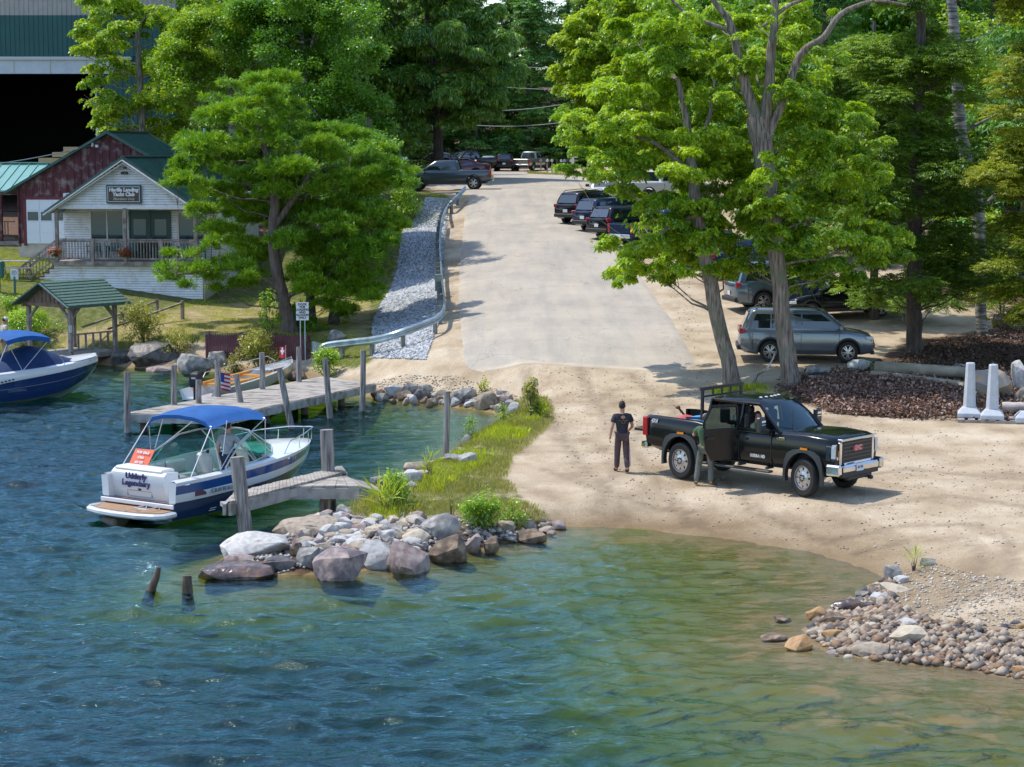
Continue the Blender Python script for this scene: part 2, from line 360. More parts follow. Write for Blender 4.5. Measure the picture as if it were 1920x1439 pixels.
def ground_mat():
    m = bpy.data.materials.new('ground_material'); m.use_nodes = True; n, l = nodes_of(m); b = n['Principled BSDF']
    tc = n.new('ShaderNodeTexCoord'); v = tc.outputs['Object']
    at = {}
    for k in ('grass', 'floor', 'dry', 'bed', 'shore', 'rut'):
        a = n.new('ShaderNodeAttribute'); a.attribute_name = k; at[k] = a.outputs['Fac']
    mp = n.new('ShaderNodeMapping'); mp.inputs['Scale'].default_value = (1.2, .5, 1); mp.inputs['Rotation'].default_value = (0, 0, 0.5); l.new(v, mp.inputs['Vector'])
    sand = ramp(n, l, noise(n, l, v, 0.55, 8), [(0.30, (.31, .235, .155)), (0.5, (.46, .37, .26)), (0.7, (.56, .475, .36))])
    track = ramp(n, l, noise(n, l, mp.outputs[0], 1.3, 6), [(0.40, (.66, .63, .60)), (0.52, (1, 1, 1))])
    sand = mixc(n, l, 0.35, sand, track, 'MULTIPLY')
    grit = ramp(n, l, noise(n, l, v, 26, 3, 0.8), [(0.33, (.55, .52, .5)), (0.52, (1, 1, 1)), (0.72, (1.12, 1.1, 1.08))])
    sand = mixc(n, l, 0.75, sand, grit, 'MULTIPLY')
    vo = n.new('ShaderNodeTexVoronoi'); vo.inputs['Scale'].default_value = 9; l.new(v, vo.inputs['Vector'])
    peb = mth(n, l, 'LESS_THAN', vo.outputs['Distance'], 0.16)
    pebm = mth(n, l, 'MULTIPLY', peb, mth(n, l, 'GREATER_THAN', noise(n, l, v, 0.8, 4), 0.53))
    sand = mixc(n, l, mth(n, l, 'MULTIPLY', pebm, 0.5), sand, (.2, .17, .14))
    sand = mixc(n, l, mth(n, l, 'MULTIPLY', at['rut'], ramp(n, l, noise(n, l, v, 3, 5), [(.35, (.3,.3,.3)), (.55, (1,1,1))])), sand, (.27, .21, .145))
    gr = ramp(n, l, noise(n, l, v, 3.5, 8, .7), [(0.3, (.045, .075, .018)), (0.5, (.11, .125, .035)), (0.7, (.23, .20, .085))])
    dry = ramp(n, l, noise(n, l, v, 1.6, 8, .7), [(0.3, (.14, .15, .05)), (0.5, (.30, .24, .12)), (0.68, (.46, .36, .22))])
    flo = ramp(n, l, noise(n, l, v, 5, 8, .75), [(0.3, (.045, .03, .022)), (0.5, (.12, .075, .052)), (0.7, (.25, .155, .11))])
    bre = noise(n, l, v, 1.8, 8, .7)
    def edge(f, k=0.5): return ramp(n, l, mth(n, l, 'ADD', f, mth(n, l, 'MULTIPLY', mth(n, l, 'SUBTRACT', bre, 0.5), 1.6)), [(k-0.12, (0, 0, 0)), (k+0.12, (1, 1, 1))])
    c = mixc(n, l, edge(at['grass']), sand, gr)
    c = mixc(n, l, edge(at['dry']), c, dry)
    c = mixc(n, l, edge(at['floor']), c, flo)
    wet = ramp(n, l, mth(n, l, 'ADD', at['shore'], mth(n, l, 'MULTIPLY', bre, 0.12)), [(0.05, (.50, .44, .36)), (0.22, (.72, .68, .62)), (0.34, (1, 1, 1))])
    c = mixc(n, l, 1.0, c, wet, 'MULTIPLY')
    # lake bed: sandy shallows, olive weed, silt; deep teal paints light lost in water
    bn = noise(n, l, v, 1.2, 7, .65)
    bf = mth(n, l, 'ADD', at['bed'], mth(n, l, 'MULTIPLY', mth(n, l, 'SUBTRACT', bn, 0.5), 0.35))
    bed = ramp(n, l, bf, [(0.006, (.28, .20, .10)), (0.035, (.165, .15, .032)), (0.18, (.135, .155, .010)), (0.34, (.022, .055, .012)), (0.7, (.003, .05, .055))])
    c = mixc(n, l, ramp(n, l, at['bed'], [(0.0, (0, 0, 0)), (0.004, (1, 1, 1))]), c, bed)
    l.new(c, b.inputs['Base Color']); b.inputs['Roughness'].default_value = 0.95; b.inputs['Specular IOR Level'].default_value = 0.15
    bp = n.new('ShaderNodeBump'); bp.inputs['Strength'].default_value = 0.6; bp.inputs['Distance'].default_value = 0.04
    hh = mth(n, l, 'ADD', noise(n, l, v, 7, 8, .7), mth(n, l, 'MULTIPLY', noise(n, l, v, 2.2, 4), 0.5)); l.new(hh, bp.inputs['Height']); l.new(bp.outputs[0], b.inputs['Normal'])
    return m
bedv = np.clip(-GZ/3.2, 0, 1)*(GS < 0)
rut = np.zeros(GX.shape)
for ln in [[(1560,1012),(1700,985),(1830,985),(1893,1012),(1898,1060),(1840,1110),(1740,1150)],[(1600,1040),(1720,1010),(1800,1012),(1842,1035),(1835,1075),(1770,1120)],[(985,690),(1040,800),(1110,900),(1180,985)],[(1085,690),(1150,800),(1230,900),(1300,990)],[(1180,700),(1260,760),(1300,860),(1420,960),(1560,1020)],[(1500,930),(1620,950),(1780,930),(1930,950)],[(1560,900),(1700,880),(1930,900)],[(1240,740),(1180,840),(1120,960)],[(1020,880),(1150,930),(1300,960)]]:
    pts = [hit(x, y) for x, y in ln]; pts, _ = __import__('functools').reduce(lambda a, b: a, [(pts, 0)])
    for a, b in zip(pts[:-1], pts[1:]):
        e = np.array([b.x-a.x, b.y-a.y]); t = np.clip(((GX-a.x)*e[0]+(GY-a.y)*e[1])/(e**2).sum(), 0, 1); d = np.hypot(GX-a.x-t*e[0], GY-a.y-t*e[1]); rut = np.maximum(rut, np.exp(-(d/.20)**2))
rut = rut*(GS > .3)
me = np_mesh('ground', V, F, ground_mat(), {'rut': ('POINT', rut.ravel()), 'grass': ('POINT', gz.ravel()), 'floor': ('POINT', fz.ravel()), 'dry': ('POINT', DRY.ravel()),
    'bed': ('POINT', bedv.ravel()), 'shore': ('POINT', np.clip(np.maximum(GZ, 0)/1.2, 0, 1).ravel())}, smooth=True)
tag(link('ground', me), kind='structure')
# ------------------------------------------------ road
RP = [(699,905,1262),(694,880,1292),(684,869,1306),(668,867,1300),(640,864,1284),(600,860,1262),(560,858,1232),(520,859,1203),(480,862,1180),(440,866,1160),(410,869,1150),(385,874,1180),(368,880,1260),(358,860,1330),(349,800,1360),(341,760,1330),(334,745,1180),(328,742,1080),(323,745,990)]
def road():
    Lp = [hit(a, y) for y, a, b in RP]; Rp = [hit(b, y) for y, a, b in RP]
    def res(p, k):
        p = np.array([tuple(q) for q in p]); t = np.linspace(0, len(p)-1, k); return np.stack([np.interp(t, range(len(p)), p[:, i]) for i in range(2)], 1)
    K = 220; A = res(Lp, K); B = res(Rp, K); M = 40; u = np.linspace(0, 1, M)[None, :, None]
    Q = A[:, None]*(1-u) + B[:, None]*u; Z = hgt(Q[..., 0], Q[..., 1]) + 0.045
    nn = 0.014*vnoise(Q[..., 0], Q[..., 1], 1.1, 1) + 0.004*vnoise(Q[..., 0], Q[..., 1], 4, 2); nn = np.where(Q[..., 1] < 130, nn, 0)
    Vr = np.stack([Q[..., 0], Q[..., 1], Z+nn], -1)
    Vr[:, 0, 2] -= 0.06; Vr[:, -1, 2] -= 0.06; Vr[0, :, 2] -= 0.06
    I = np.arange(K*M).reshape(K, M); F = np.stack([I[:-1, :-1], I[:-1, 1:], I[1:, 1:], I[1:, :-1]], -1).reshape(-1, 4)
    m = bpy.data.materials.new('road_surface'); m.use_nodes = True; n, l = nodes_of(m); b = n['Principled BSDF']
    tc = n.new('ShaderNodeTexCoord'); v = tc.outputs['Object']
    mp = n.new('ShaderNodeMapping'); mp.inputs['Scale'].default_value = (1.4, 0.16, 1); mp.inputs['Rotation'].default_value = (0, 0, -0.12); l.new(v, mp.inputs['Vector'])
    c = ramp(n, l, noise(n, l, v, 0.35, 7), [(0.30, (.36, .325, .28)), (0.5, (.41, .37, .315)), (0.72, (.47, .42, .35))])
    st = ramp(n, l, noise(n, l, mp.outputs[0], 1.0, 7, .65), [(0.35, (.84, .85, .86)), (0.55, (1.02, 1, .98)), (0.72, (1.12, 1.08, 1.0))])
    c = mixc(n, l, 0.8, c, st, 'MULTIPLY')
    c = mixc(n, l, 0.6, c, ramp(n, l, noise(n, l, v, 30, 3, .8), [(0.3, (.7, .7, .7)), (0.5, (1, 1, 1)), (0.7, (1.15, 1.15, 1.15))]), 'MULTIPLY')
    vo = n.new('ShaderNodeTexVoronoi'); vo.feature = 'DISTANCE_TO_EDGE'; vo.inputs['Scale'].default_value = 0.28; l.new(v, vo.inputs['Vector'])
    # thin cracks with wobble
    ad = n.new('ShaderNodeVectorMath'); ad.operation = 'MULTIPLY_ADD'; nz = n.new('ShaderNodeTexNoise'); nz.inputs['Scale'].default_value = 1.5; l.new(v, nz.inputs['Vector'])
    l.new(nz.outputs['Color'], ad.inputs[0]); ad.inputs[1].default_value = (1.2, 1.2, 1.2); l.new(v, ad.inputs[2]); l.new(ad.outputs[0], vo.inputs['Vector'])
    cr = mth(n, l, 'LESS_THAN', vo.outputs['Distance'], 0.006)
    c = mixc(n, l, mth(n, l, 'MULTIPLY', cr, 0.35), c, (.16, .15, .14))
    at = n.new('ShaderNodeAttribute'); at.attribute_name = 'edge'
    dust = ramp(n, l, mth(n, l, 'ADD', at.outputs['Fac'], mth(n, l, 'MULTIPLY', mth(n, l, 'SUBTRACT', noise(n, l, v, 1.1, 7, .7), .5), 1.1)), [(.35, (0,0,0)), (.75, (1,1,1))])
    c = mixc(n, l, mth(n, l, 'MULTIPLY', dust, .9), c, ramp(n, l, noise(n, l, v, 0.9, 7), [(.35, (.44,.36,.265)), (.65, (.56,.48,.37))]))
    l.new(c, b.inputs['Base Color']); b.inputs['Roughness'].default_value = 0.9; b.inputs['Specular IOR Level'].default_value = 0.2
    bp = n.new('ShaderNodeBump'); bp.inputs['Strength'].default_value = 0.3; bp.inputs['Distance'].default_value = 0.02; l.new(noise(n, l, v, 20, 4), bp.inputs['Height']); l.new(bp.outputs[0], b.inputs['Normal'])
    uu = np.abs(np.linspace(-1, 1, M))[None]*np.ones((K, 1)); kk = np.arange(K)[:, None]*np.ones((1, M)); ed = np.clip(np.maximum(uu*1.05-.45, .9-kk/30.), 0, 1)**1.5
    tag(link('road', np_mesh('road', Vr.reshape(-1, 3), F, m, {'edge': ('POINT', ed.ravel())}, smooth=True)), kind='structure')
road()
# ------------------------------------------------ water
def water():
    x = axis_pts([(-1500,-200,130),(-200,-24,8),(-24,17,0.065),(17,60,3),(60,1500,144)])
    y = axis_pts([(-60,25,5),(25,90,0.065),(90,102,3)])
    X, Y = np.meshgrid(x, y); Z = np.zeros(X.shape); r = np.random.default_rng(5)
    dirs = R(78)  # waves run mostly towards the shore
    for k in range(80):
        lam = 0.30*(8.5**r.random()**1.15); a = dirs + r.normal(0, 0.5); kk = 2*math.pi/lam
        amp = 0.0098*lam*r.uniform(.5, 1.2)
        ph = kk*(X*math.cos(a)+Y*math.sin(a)) + r.uniform(0, 6.28) + 0.9*np.sin(X*r.uniform(.1, .5)+Y*r.uniform(.1, .5)+r.uniform(0, 6))
        Z += amp*(np.exp(np.sin(ph)-1)*1.6-0.7)
    s = sdist(X, Y); calm = np.clip(-s/3.0, 0.12, 1)*(1-.28*np.clip((X+1)/4, 0, 1)*np.clip((Y-34)/6, 0, 1))
    # the cove between the docks is calmer
    cove = np.exp(-(((X+4.5)/5)**4 + ((Y-64)/9)**4)); calm = calm*(1-0.5*cove)
    Z = Z*calm*np.where((np.abs(X) < 60), 1, 0) - 0.0
    I = np.arange(X.size).reshape(X.shape); F = np.stack([I[:-1, :-1], I[:-1, 1:], I[1:, 1:], I[1:, :-1]], -1)
    keep = (s[:-1, :-1] < 1.0) | (s[1:, 1:] < 1.0); F = F[keep]
    used = np.unique(F); mp_ = np.zeros(X.size, int); mp_[used] = np.arange(len(used)); V = np.stack([X, Y, Z], -1).reshape(-1, 3)[used]; F = mp_[F]
    m = bpy.data.materials.new('lake_water'); m.use_nodes = True; n, l = nodes_of(m); n.remove(n['Principled BSDF']); out = n['Material Output']
    tc = n.new('ShaderNodeTexCoord'); v = tc.outputs['Object']
    mp = n.new('ShaderNodeMapping'); mp.inputs['Scale'].default_value = (1, 1.7, 1); mp.inputs['Rotation'].default_value = (0, 0, 0.3); l.new(v, mp.inputs['Vector'])
    bp = n.new('ShaderNodeBump'); bp.inputs['Strength'].default_value = 0.6; bp.inputs['Distance'].default_value = 0.05
    l.new(mth(n, l, 'ADD', noise(n, l, mp.outputs[0], 4, 4, .6), mth(n, l, 'MULTIPLY', noise(n, l, mp.outputs[0], 11, 2, .5), 0.35)), bp.inputs['Height'])
    gl = n.new('ShaderNodeBsdfGlossy'); gl.inputs['Roughness'].default_value = 0.04; gl.inputs['Color'].default_value = (.62, .91, .98, 1); l.new(bp.outputs[0], gl.inputs['Normal'])
    at = n.new('ShaderNodeAttribute'); at.attribute_name = 'depth'; tr = n.new('ShaderNodeBsdfTransparent'); l.new(ramp(n, l, at.outputs['Fac'], [(0, (.95,.95,.90)), (.12, (.84,.90,.52)), (.35, (.52,.70,.34)), (.7, (.22,.50,.42)), (1, (.10,.40,.42))]), tr.inputs['Color'])
    fr = n.new('ShaderNodeFresnel'); fr.inputs['IOR'].default_value = 1.55; l.new(bp.outputs[0], fr.inputs['Normal'])
    mx = n.new('ShaderNodeMixShader'); l.new(mth(n, l, 'MULTIPLY', fr.outputs[0], 1.0, True), mx.inputs[0]); l.new(tr.outputs[0], mx.inputs[1]); l.new(gl.outputs[0], mx.inputs[2])
    l.new(mx.outputs[0], out.inputs['Surface'])
    dep = np.clip(-hgt(V[:, 0], V[:, 1])/2.6, 0, 1); tag(link('water', np_mesh('water', V, F, m, {'depth': ('POINT', dep)}, smooth=True)), kind='structure')
water()
# ------------------------------------------------ foliage
def leaf_mat(name, ca, cb, trans=0.42, ctr=None, rough=0.45, gloss=0.06):
    m = bpy.data.materials.new(name); m.use_nodes = True; n, l = nodes_of(m); n.remove(n['Principled BSDF']); out = n['Material Output']
    a = n.new('ShaderNodeAttribute'); a.attribute_name = 'lv'
    c = ramp(n, l, a.outputs['Fac'], [(0.0, ca), (1.0, cb)])
    d = n.new('ShaderNodeBsdfDiffuse'); l.new(c, d.inputs[0])
    t = n.new('ShaderNodeBsdfTranslucent'); l.new(mixc(n, l, 1.0, c, ctr or (1.5, 1.45, .45), 'MULTIPLY'), t.inputs[0])
    g = n.new('ShaderNodeBsdfGlossy'); g.inputs['Roughness'].default_value = rough; g.inputs['Color'].default_value = (.8, .9, 1, 1)
    m1 = n.new('ShaderNodeMixShader'); m1.inputs[0].default_value = trans; l.new(d.outputs[0], m1.inputs[1]); l.new(t.outputs[0], m1.inputs[2])
    m2 = n.new('ShaderNodeMixShader'); m2.inputs[0].default_value = gloss; l.new(m1.outputs[0], m2.inputs[1]); l.new(g.outputs[0], m2.inputs[2])
    l.new(m2.outputs[0], out.inputs['Surface']); return m
LM = {
 'oak': leaf_mat('oak_leaf', (0.124,0.279,0.014), (0.454,0.600,0.019), .45, gloss=.05),
 'maple': leaf_mat('maple_leaf', (0.155,0.325,0.016), (0.497,0.600,0.020), .42, gloss=.05),
 'birch': leaf_mat('birch_leaf', (0.123,0.279,0.013), (0.415,0.529,0.016), .42),
 'birchd': leaf_mat('dense_birch_leaf', (0.063,0.215,0.013), (0.215,0.391,0.020), .40),
 'chest': leaf_mat('chestnut_leaf', (0.063,0.202,0.023), (0.253,0.417,0.040), .34, gloss=.07),
 'pine': leaf_mat('pine_needle', (0.090,0.247,0.018), (0.310,0.483,0.021), .30, gloss=.04),
 'hem': leaf_mat('hemlock_needle', (0.056,0.140,0.015), (0.252,0.388,0.030), .30, gloss=.04),
 'hemy': leaf_mat('pale_hemlock_needle', (0.151,0.215,0.015), (0.426,0.461,0.027), .35, gloss=.04),
 'dark': leaf_mat('forest_needle', (0.068,0.175,0.040), (0.206,0.440,0.079), .22, gloss=.05),
 'far': leaf_mat('forest_leaf', (0.076,0.188,0.019), (0.253,0.403,0.034), .35, gloss=.05),
 'shrub': leaf_mat('shrub_leaf', (0.150,0.297,0.018), (0.426,0.600,0.028), .42),
 'shrubd': leaf_mat('olive_shrub_leaf', (0.171,0.201,0.022), (0.461,0.440,0.069), .35),
 'grass': leaf_mat('grass_blade', (.13,.17,.035), (.46,.42,.13), .35, gloss=.03),
 'grassb': leaf_mat('fresh_grass_blade', (0.217,0.341,0.022), (0.600,0.600,0.044), .40, gloss=.03),
 'fern': leaf_mat('understorey_leaf', (0.078,0.211,0.023), (0.233,0.420,0.045), .35),
 'red': leaf_mat('red_petal', (.35,.01,.02), (.6,.03,.05), .2), 'white': leaf_mat('white_petal', (.6,.5,.5), (.8,.75,.75), .2),
}
BARK = {
 'oak': mat('oak_bark', (.085,.065,.052), (.29,.25,.21), 8, .95, bump=1, bscale=8, stretch=(2.2,2.2,.22), c3=(.15,.16,.11), s3=1.6, contrast=.28),
 'dark': mat('dark_bark', (.05,.04,.035), (.13,.10,.085), 6, .95, bump=1, bscale=10, stretch=(2,2,.3)),
 'pine': mat('pine_bark', (.09,.065,.055), (.20,.155,.13), 6, .95, bump=1, bscale=9, stretch=(2,2,.4)),
 'birch': mat('birch_bark', (.07,.065,.06), (.34,.33,.31), 3, .8, bump=.4, stretch=(.6,.6,3.2), contrast=.2),
 'dead': mat('bare_limb', (.20,.18,.165), (.42,.39,.37), 5, .9, bump=.8, stretch=(1,1,.5)),
}
def nrm(a): return a/(np.linalg.norm(a, axis=-1, keepdims=True)+1e-9)
def sprigs(C, A, L, style, rng):
    """C centres (n,3), A axes (n,3), L leaf length (n,) -> V, F, lv"""
    n = len(C); A = nrm(A); ref = nrm(rng.normal(size=(n, 3))); U = nrm(np.cross(A, ref)); W = np.cross(A, U)
    L = L[:, None, None]
    K = {'oak': 7, 'broad': 6, 'pine': 13, 'hem': 9, 'droop': 7, 'fine': 9, 'blade': 1}[style]
    ph = (np.arange(K)[None]*2*math.pi/K*(1 if style != 'pine' else 2.4) + rng.uniform(0, .9, (n, K)) + rng.uniform(0, 6.3, (n, 1)))[..., None]
    rad = U[:, None]*np.cos(ph) + W[:, None]*np.sin(ph); Ax = A[:, None]
    up = np.array([0, 0, 1.0])
    off = np.zeros((n, K, 3)); wr = 0.42
    if style == 'oak': D = rad + Ax*rng.uniform(.0, .5, (n, K, 1)); D[..., 2] -= .12; off = rad*L*.05; wr = .50
    elif style == 'broad': D = rad + Ax*.3 + rng.normal(0, .35, (n, K, 3)); off = rng.normal(0, .55, (n, K, 3))*L; wr = .6
    elif style == 'fine': D = rng.normal(0, 1, (n, K, 3)); D[..., 2] *= .6; off = rng.normal(0, 1.0, (n, K, 3))*L; wr = .75
    elif style == 'droop': D = rad + Ax*.1; D[..., 2] -= .65; off = rad*L*.1; wr = .26
    elif style == 'pine': D = Ax*rng.uniform(.35, 1.1, (n, K, 1)) + rad*.55; off = Ax*L*rng.uniform(-.3, .5, (n, K, 1)); wr = .13
    elif style == 'hem':
        t = np.linspace(0, 1, K)[None, :, None]; h = A.copy(); h[:, 2] = h[:, 2]*.45-.35; h = nrm(h); sd = nrm(np.cross(h, up)); s = np.where(np.arange(K) % 2 == 0, 1, -1)[None, :, None]
        D = h[:, None]*.8 + sd[:, None]*s*(.95-.5*t) + rng.normal(0, .22, (n, K, 3)); D[..., 2] -= .35; off = h[:, None]*t*L*1.7; L = L*(1.05-.5*t); wr = .24
    elif style == 'blade': D = Ax + rad*.12; wr = .07
    D = nrm(D); S = np.cross(D, up + rng.normal(0, .45, (n, K, 3))); S = nrm(S)
    if style == 'blade': wr = .055
    B = C[:, None] + off; M = B + D*L*.5; M[..., 2] += (L[..., 0]*.06 if style != 'blade' else 0); T = B + D*L; T[..., 2] -= (L[..., 0]*.10)
    w_ = L*wr*.5
    V = np.stack([B, M + S*w_, T, M - S*w_], 2).reshape(-1, 3)
    F = np.arange(len(V)).reshape(-1, 4)
    lv = np.clip(rng.normal(.5, .27, (n, 1)) + rng.normal(0, .16, (n, K)), 0, 1).ravel()
    return V, F, lv
def gapn(Pp, sc, rng):
    o = 0
    for k in range(6):
        d = nrm(rng.normal(size=3)); o = o + np.sin(Pp @ d*sc*rng.uniform(.6, 1.8) + rng.uniform(0, 6.3))
    return o
def lobe_points(lobes, dens, rng, gap=0.9, low=-0.35, clump=1.0):
    Cs, As = [], []
    for (cx, cy, cz, rx, ry, rz) in lobes:
        n = int(dens*(rx*ry*rz)**(2/3)*3)
        d = nrm(rng.normal(size=(n*2, 3))); d = d[d[:, 2] > low-rng.random(len(d))*.5][:n]
        r = np.where(rng.random(len(d)) < .75, rng.uniform(.78, 1.08, len(d)), rng.uniform(.35, .8, len(d)))
        p = d*r[:, None]*np.array([rx, ry, rz])
        g = gapn(p + np.array([cx, cy, cz]), 2.6/clump, np.random.default_rng(3)); k = g > -gap*1.2
        p = p[k]; d = d[k]
        Cs.append(p + np.array([cx, cy, cz])); As.append(nrm(d*np.array([1, 1, .6]) + np.array([0, 0, .55])))
    return np.concatenate(Cs), np.concatenate(As)
def crown_mesh(name, lobes, style, L, dens, m, rng, gap=0.9, low=-.35, org=(0,0,0), clump=1.0):
    C, A = lobe_points(lobes, dens, rng, gap, low, clump)
    V, F, lv = sprigs(C, A, L*rng.uniform(.7, 1.25, len(C)), style, rng)
    # broad tone drift across the crown (new growth against old leaves)
    dr = gapn(C, .9/clump, np.random.default_rng(9))*.07; lv = np.clip(lv + np.repeat(dr, len(lv)//len(C)), 0, 1)
    return np_mesh(name, V - np.array(org), F, m, {'lv': ('FACE', lv)})
def px_lobes(lst, Y, back=0, rng=None, flat=.6, jit=1.2, zs=1.0):
    o = []
    for q in lst:
        x, y, r = q[:3]; dy = q[3] if len(q) > 3 else rng.uniform(-jit, jit)
        v = P(x, y, Y+dy); s = r*(Y+dy)/FPX; o.append((v.x, v.y, v.z, s*1.12, s*1.12, s*flat*zs))
        if back:
            for b in range(back): o.append((v.x + rng.uniform(-.6, .6), v.y + rng.uniform(1.5, 4.5), v.z + rng.uniform(-.8, .8), s*1.2, s*1.2, s*flat))
    return o
def env_lobes(cx, cy, rx, ry, Y, n, rpx, rng, depth=3.0, flat=.6):
    o = []
    for k in range(n):
        a = rng.uniform(0, 6.28); q = math.sqrt(rng.random())*1.0; x = cx + rx*q*math.cos(a); y = cy + ry*q*math.sin(a)
        dy = rng.uniform(-1, 1)*depth*math.sqrt(max(0.05, 1-q*q)); v = P(x, y, Y+dy); s = rpx*rng.uniform(.7, 1.25)*Y/FPX; o.append((v.x, v.y, v.z, s*1.15, s*1.15, s*flat))
    return o
def trunk_pts(px, Y):  # (x, y, half-width px[, dY])
    pts, rad = [], []
    for q in px:
        d = q[3] if len(q) > 3 else 0; v = P(q[0], q[1], Y+d); pts.append(v); rad.append(q[2]*(Y+d)/FPX)
    return pts, rad
def smooth_path(pts, rad, k=4):
    o, r = [], []
    for i in range(len(pts)-1):
        p0 = pts[max(i-1, 0)]; p1 = pts[i]; p2 = pts[i+1]; p3 = pts[min(i+2, len(pts)-1)]
        for j in range(k):
            t = j/k; o.append(0.5*((2*p1) + (p2-p0)*t + (2*p0-5*p1+4*p2-p3)*t*t + (3*p1-p0-3*p2+p3)*t**3)); r.append(rad[i]*(1-t)+rad[i+1]*t)
    return o + [pts[-1]], r + [rad[-1]]
def split_lobes(lb, rng, k=4, f=.56):
    o = []
    for (x, y, z, a, b, c) in lb:
        for i in range(k):
            d = rng.normal(0, 1, 3); d /= np.linalg.norm(d); q = rng.uniform(.45, .85); g = f*rng.uniform(.7, 1.25); o.append((x+d[0]*a*q, y+d[1]*b*q, z+d[2]*c*q*1.15, a*g, b*g, c*g*1.15))
    return o
def hero_tree(name, label, cat, Y, trunks, lobes, style, L, dens, lm, bark, seed, group=None, gap=.9, low=-.35, limbs=1, back=0, flat=.6, extra=None, clump=1.0, flare=1.35):
    rng = np.random.default_rng(seed); bx, by = trunks[0][0][:2]; g = P(bx, by, Y); g.z = hz(g.x, g.y)
    root = empty(name, g, 0, label, cat, group); lb = px_lobes(lobes, Y, back, rng, flat) if lobes and len(lobes[0]) < 6 else list(lobes or [])
    if extra: lb += extra
    tb = MB(); allp = []
    for k, tr in enumerate(trunks):
        p, r = trunk_pts(tr, Y)
        if k == 0: p[0].z = g.z-.3; r[0] *= flare
        p, r = smooth_path(p, r)
        p = [q - g + Vector((0, 0, 0)) + Vector((mnoise.noise(q*1.7), mnoise.noise(q*1.3+Vector((9,0,0))), 0))*.05 for q in p]; tb.tube(p, r, 11 if r[0] > .1 else 6)
        allp += [(q, rr) for q, rr in zip(p, r)]
    if limbs:
        for (x, y, z, a, b, c) in lb:
            if rng.random() > limbs: continue
            e = Vector((x, y, z)) - g; cand = sorted(allp, key=lambda t: (t[0]-e).length + max(0, (t[0].z-e.z)+.8)*1.5)[0]
            s = cand[0]; d = e-s
            if d.length < .4 or d.z < -.15*d.length or (d.length > 3.5 and d.z < .25*d.length): continue
            mid = s + d*.5 + Vector((rng.uniform(-.2, .2), rng.uniform(-.2, .2), -.12*d.length*rng.random())); r0 = min(cand[1]*.4, .018+.009*d.length)
            tb.tube([s, s.lerp(mid, .5)+Vector((0,0,.05)), mid, e], [r0, r0*.8, r0*.6, r0*.25], 5)
            for q in range(3):
                w_ = e + Vector(rng.normal(0, 1, 3))*a*.6; tb.tube([mid.lerp(e, .6), w_], [r0*.35, r0*.12], 4)
    tb.build('trunk', bark, root, smooth=60)
    link('crown', crown_mesh('crown', split_lobes(lb, rng, *((5, .50) if style == 'pine' else (4, .56))), style, L, dens, lm, rng, gap, low, g, clump), root)
    return root
# pine in front of the clubhouse
hero_tree('pine_tree', 'broad bushy pine with bright needles in front of the white clubhouse porch', 'tree', 84,
  [[(548,640,15),(540,600,13),(530,560,12),(518,500,11),(512,440,10),(516,380,9),(508,320,7),(490,260,5),(470,200,3)], [(512,430,7),(560,360,5),(600,300,3)], [(525,540,5),(450,505,4),(380,510,3),(330,515,2)], [(528,560,5),(590,540,4),(640,560,2)]],
  [(430,220,50),(495,225,42),(540,250,40),(600,285,50),(675,285,40),(385,280,42),(445,295,50),(530,310,52),(585,345,48),(365,345,36),(655,350,44),(410,365,46),(480,385,48),
   (560,400,46),(700,395,36),(640,425,44),(415,430,38),(375,400,32),(600,460,44),(665,475,44),(540,455,34),(455,470,36),(345,507,30),(390,512,36),(315,503,20),(430,495,34),
   (605,540,38),(650,545,36),(565,510,32),(705,450,28),(445,165,24),(402,185,22),(525,200,22),(725,330,20),(355,315,22),(620,575,24),(570,580,20),(665,515,34),(480,520,20),(350,540,14),(500,262,40),(640,390,40),(430,330,40),(530,360,44),(480,340,40),(740,310,16),(690,330,30),(300,505,12),(365,475,14),(460,195,26),(620,500,36),(475,155,24),(505,175,24),(560,215,28),(350,262,24),(332,345,20),(560,605,24),(600,615,22),(690,560,22),(450,535,22),(400,542,20),(340,300,18),(755,345,18),(310,520,16),(735,455,18)],
  'pine', .25, 210, LM['pine'], BARK['pine'], 3, back=1, gap=.95, low=-.1, flat=.44)
# small pine to its right, behind the sign
hero_tree('pine_tree', 'slim dark pine trunk right behind the dock notice board', 'tree', 86,
  [[(585,640,9),(584,600,9),(582,540,8),(580,470,6)]], [(600,480,34),(570,440,30),(650,440,30),(690,510,26),(640,590,18),(700,520,20)], 'pine', .22, 60, LM['pine'], BARK['dark'], 31, gap=1.1)
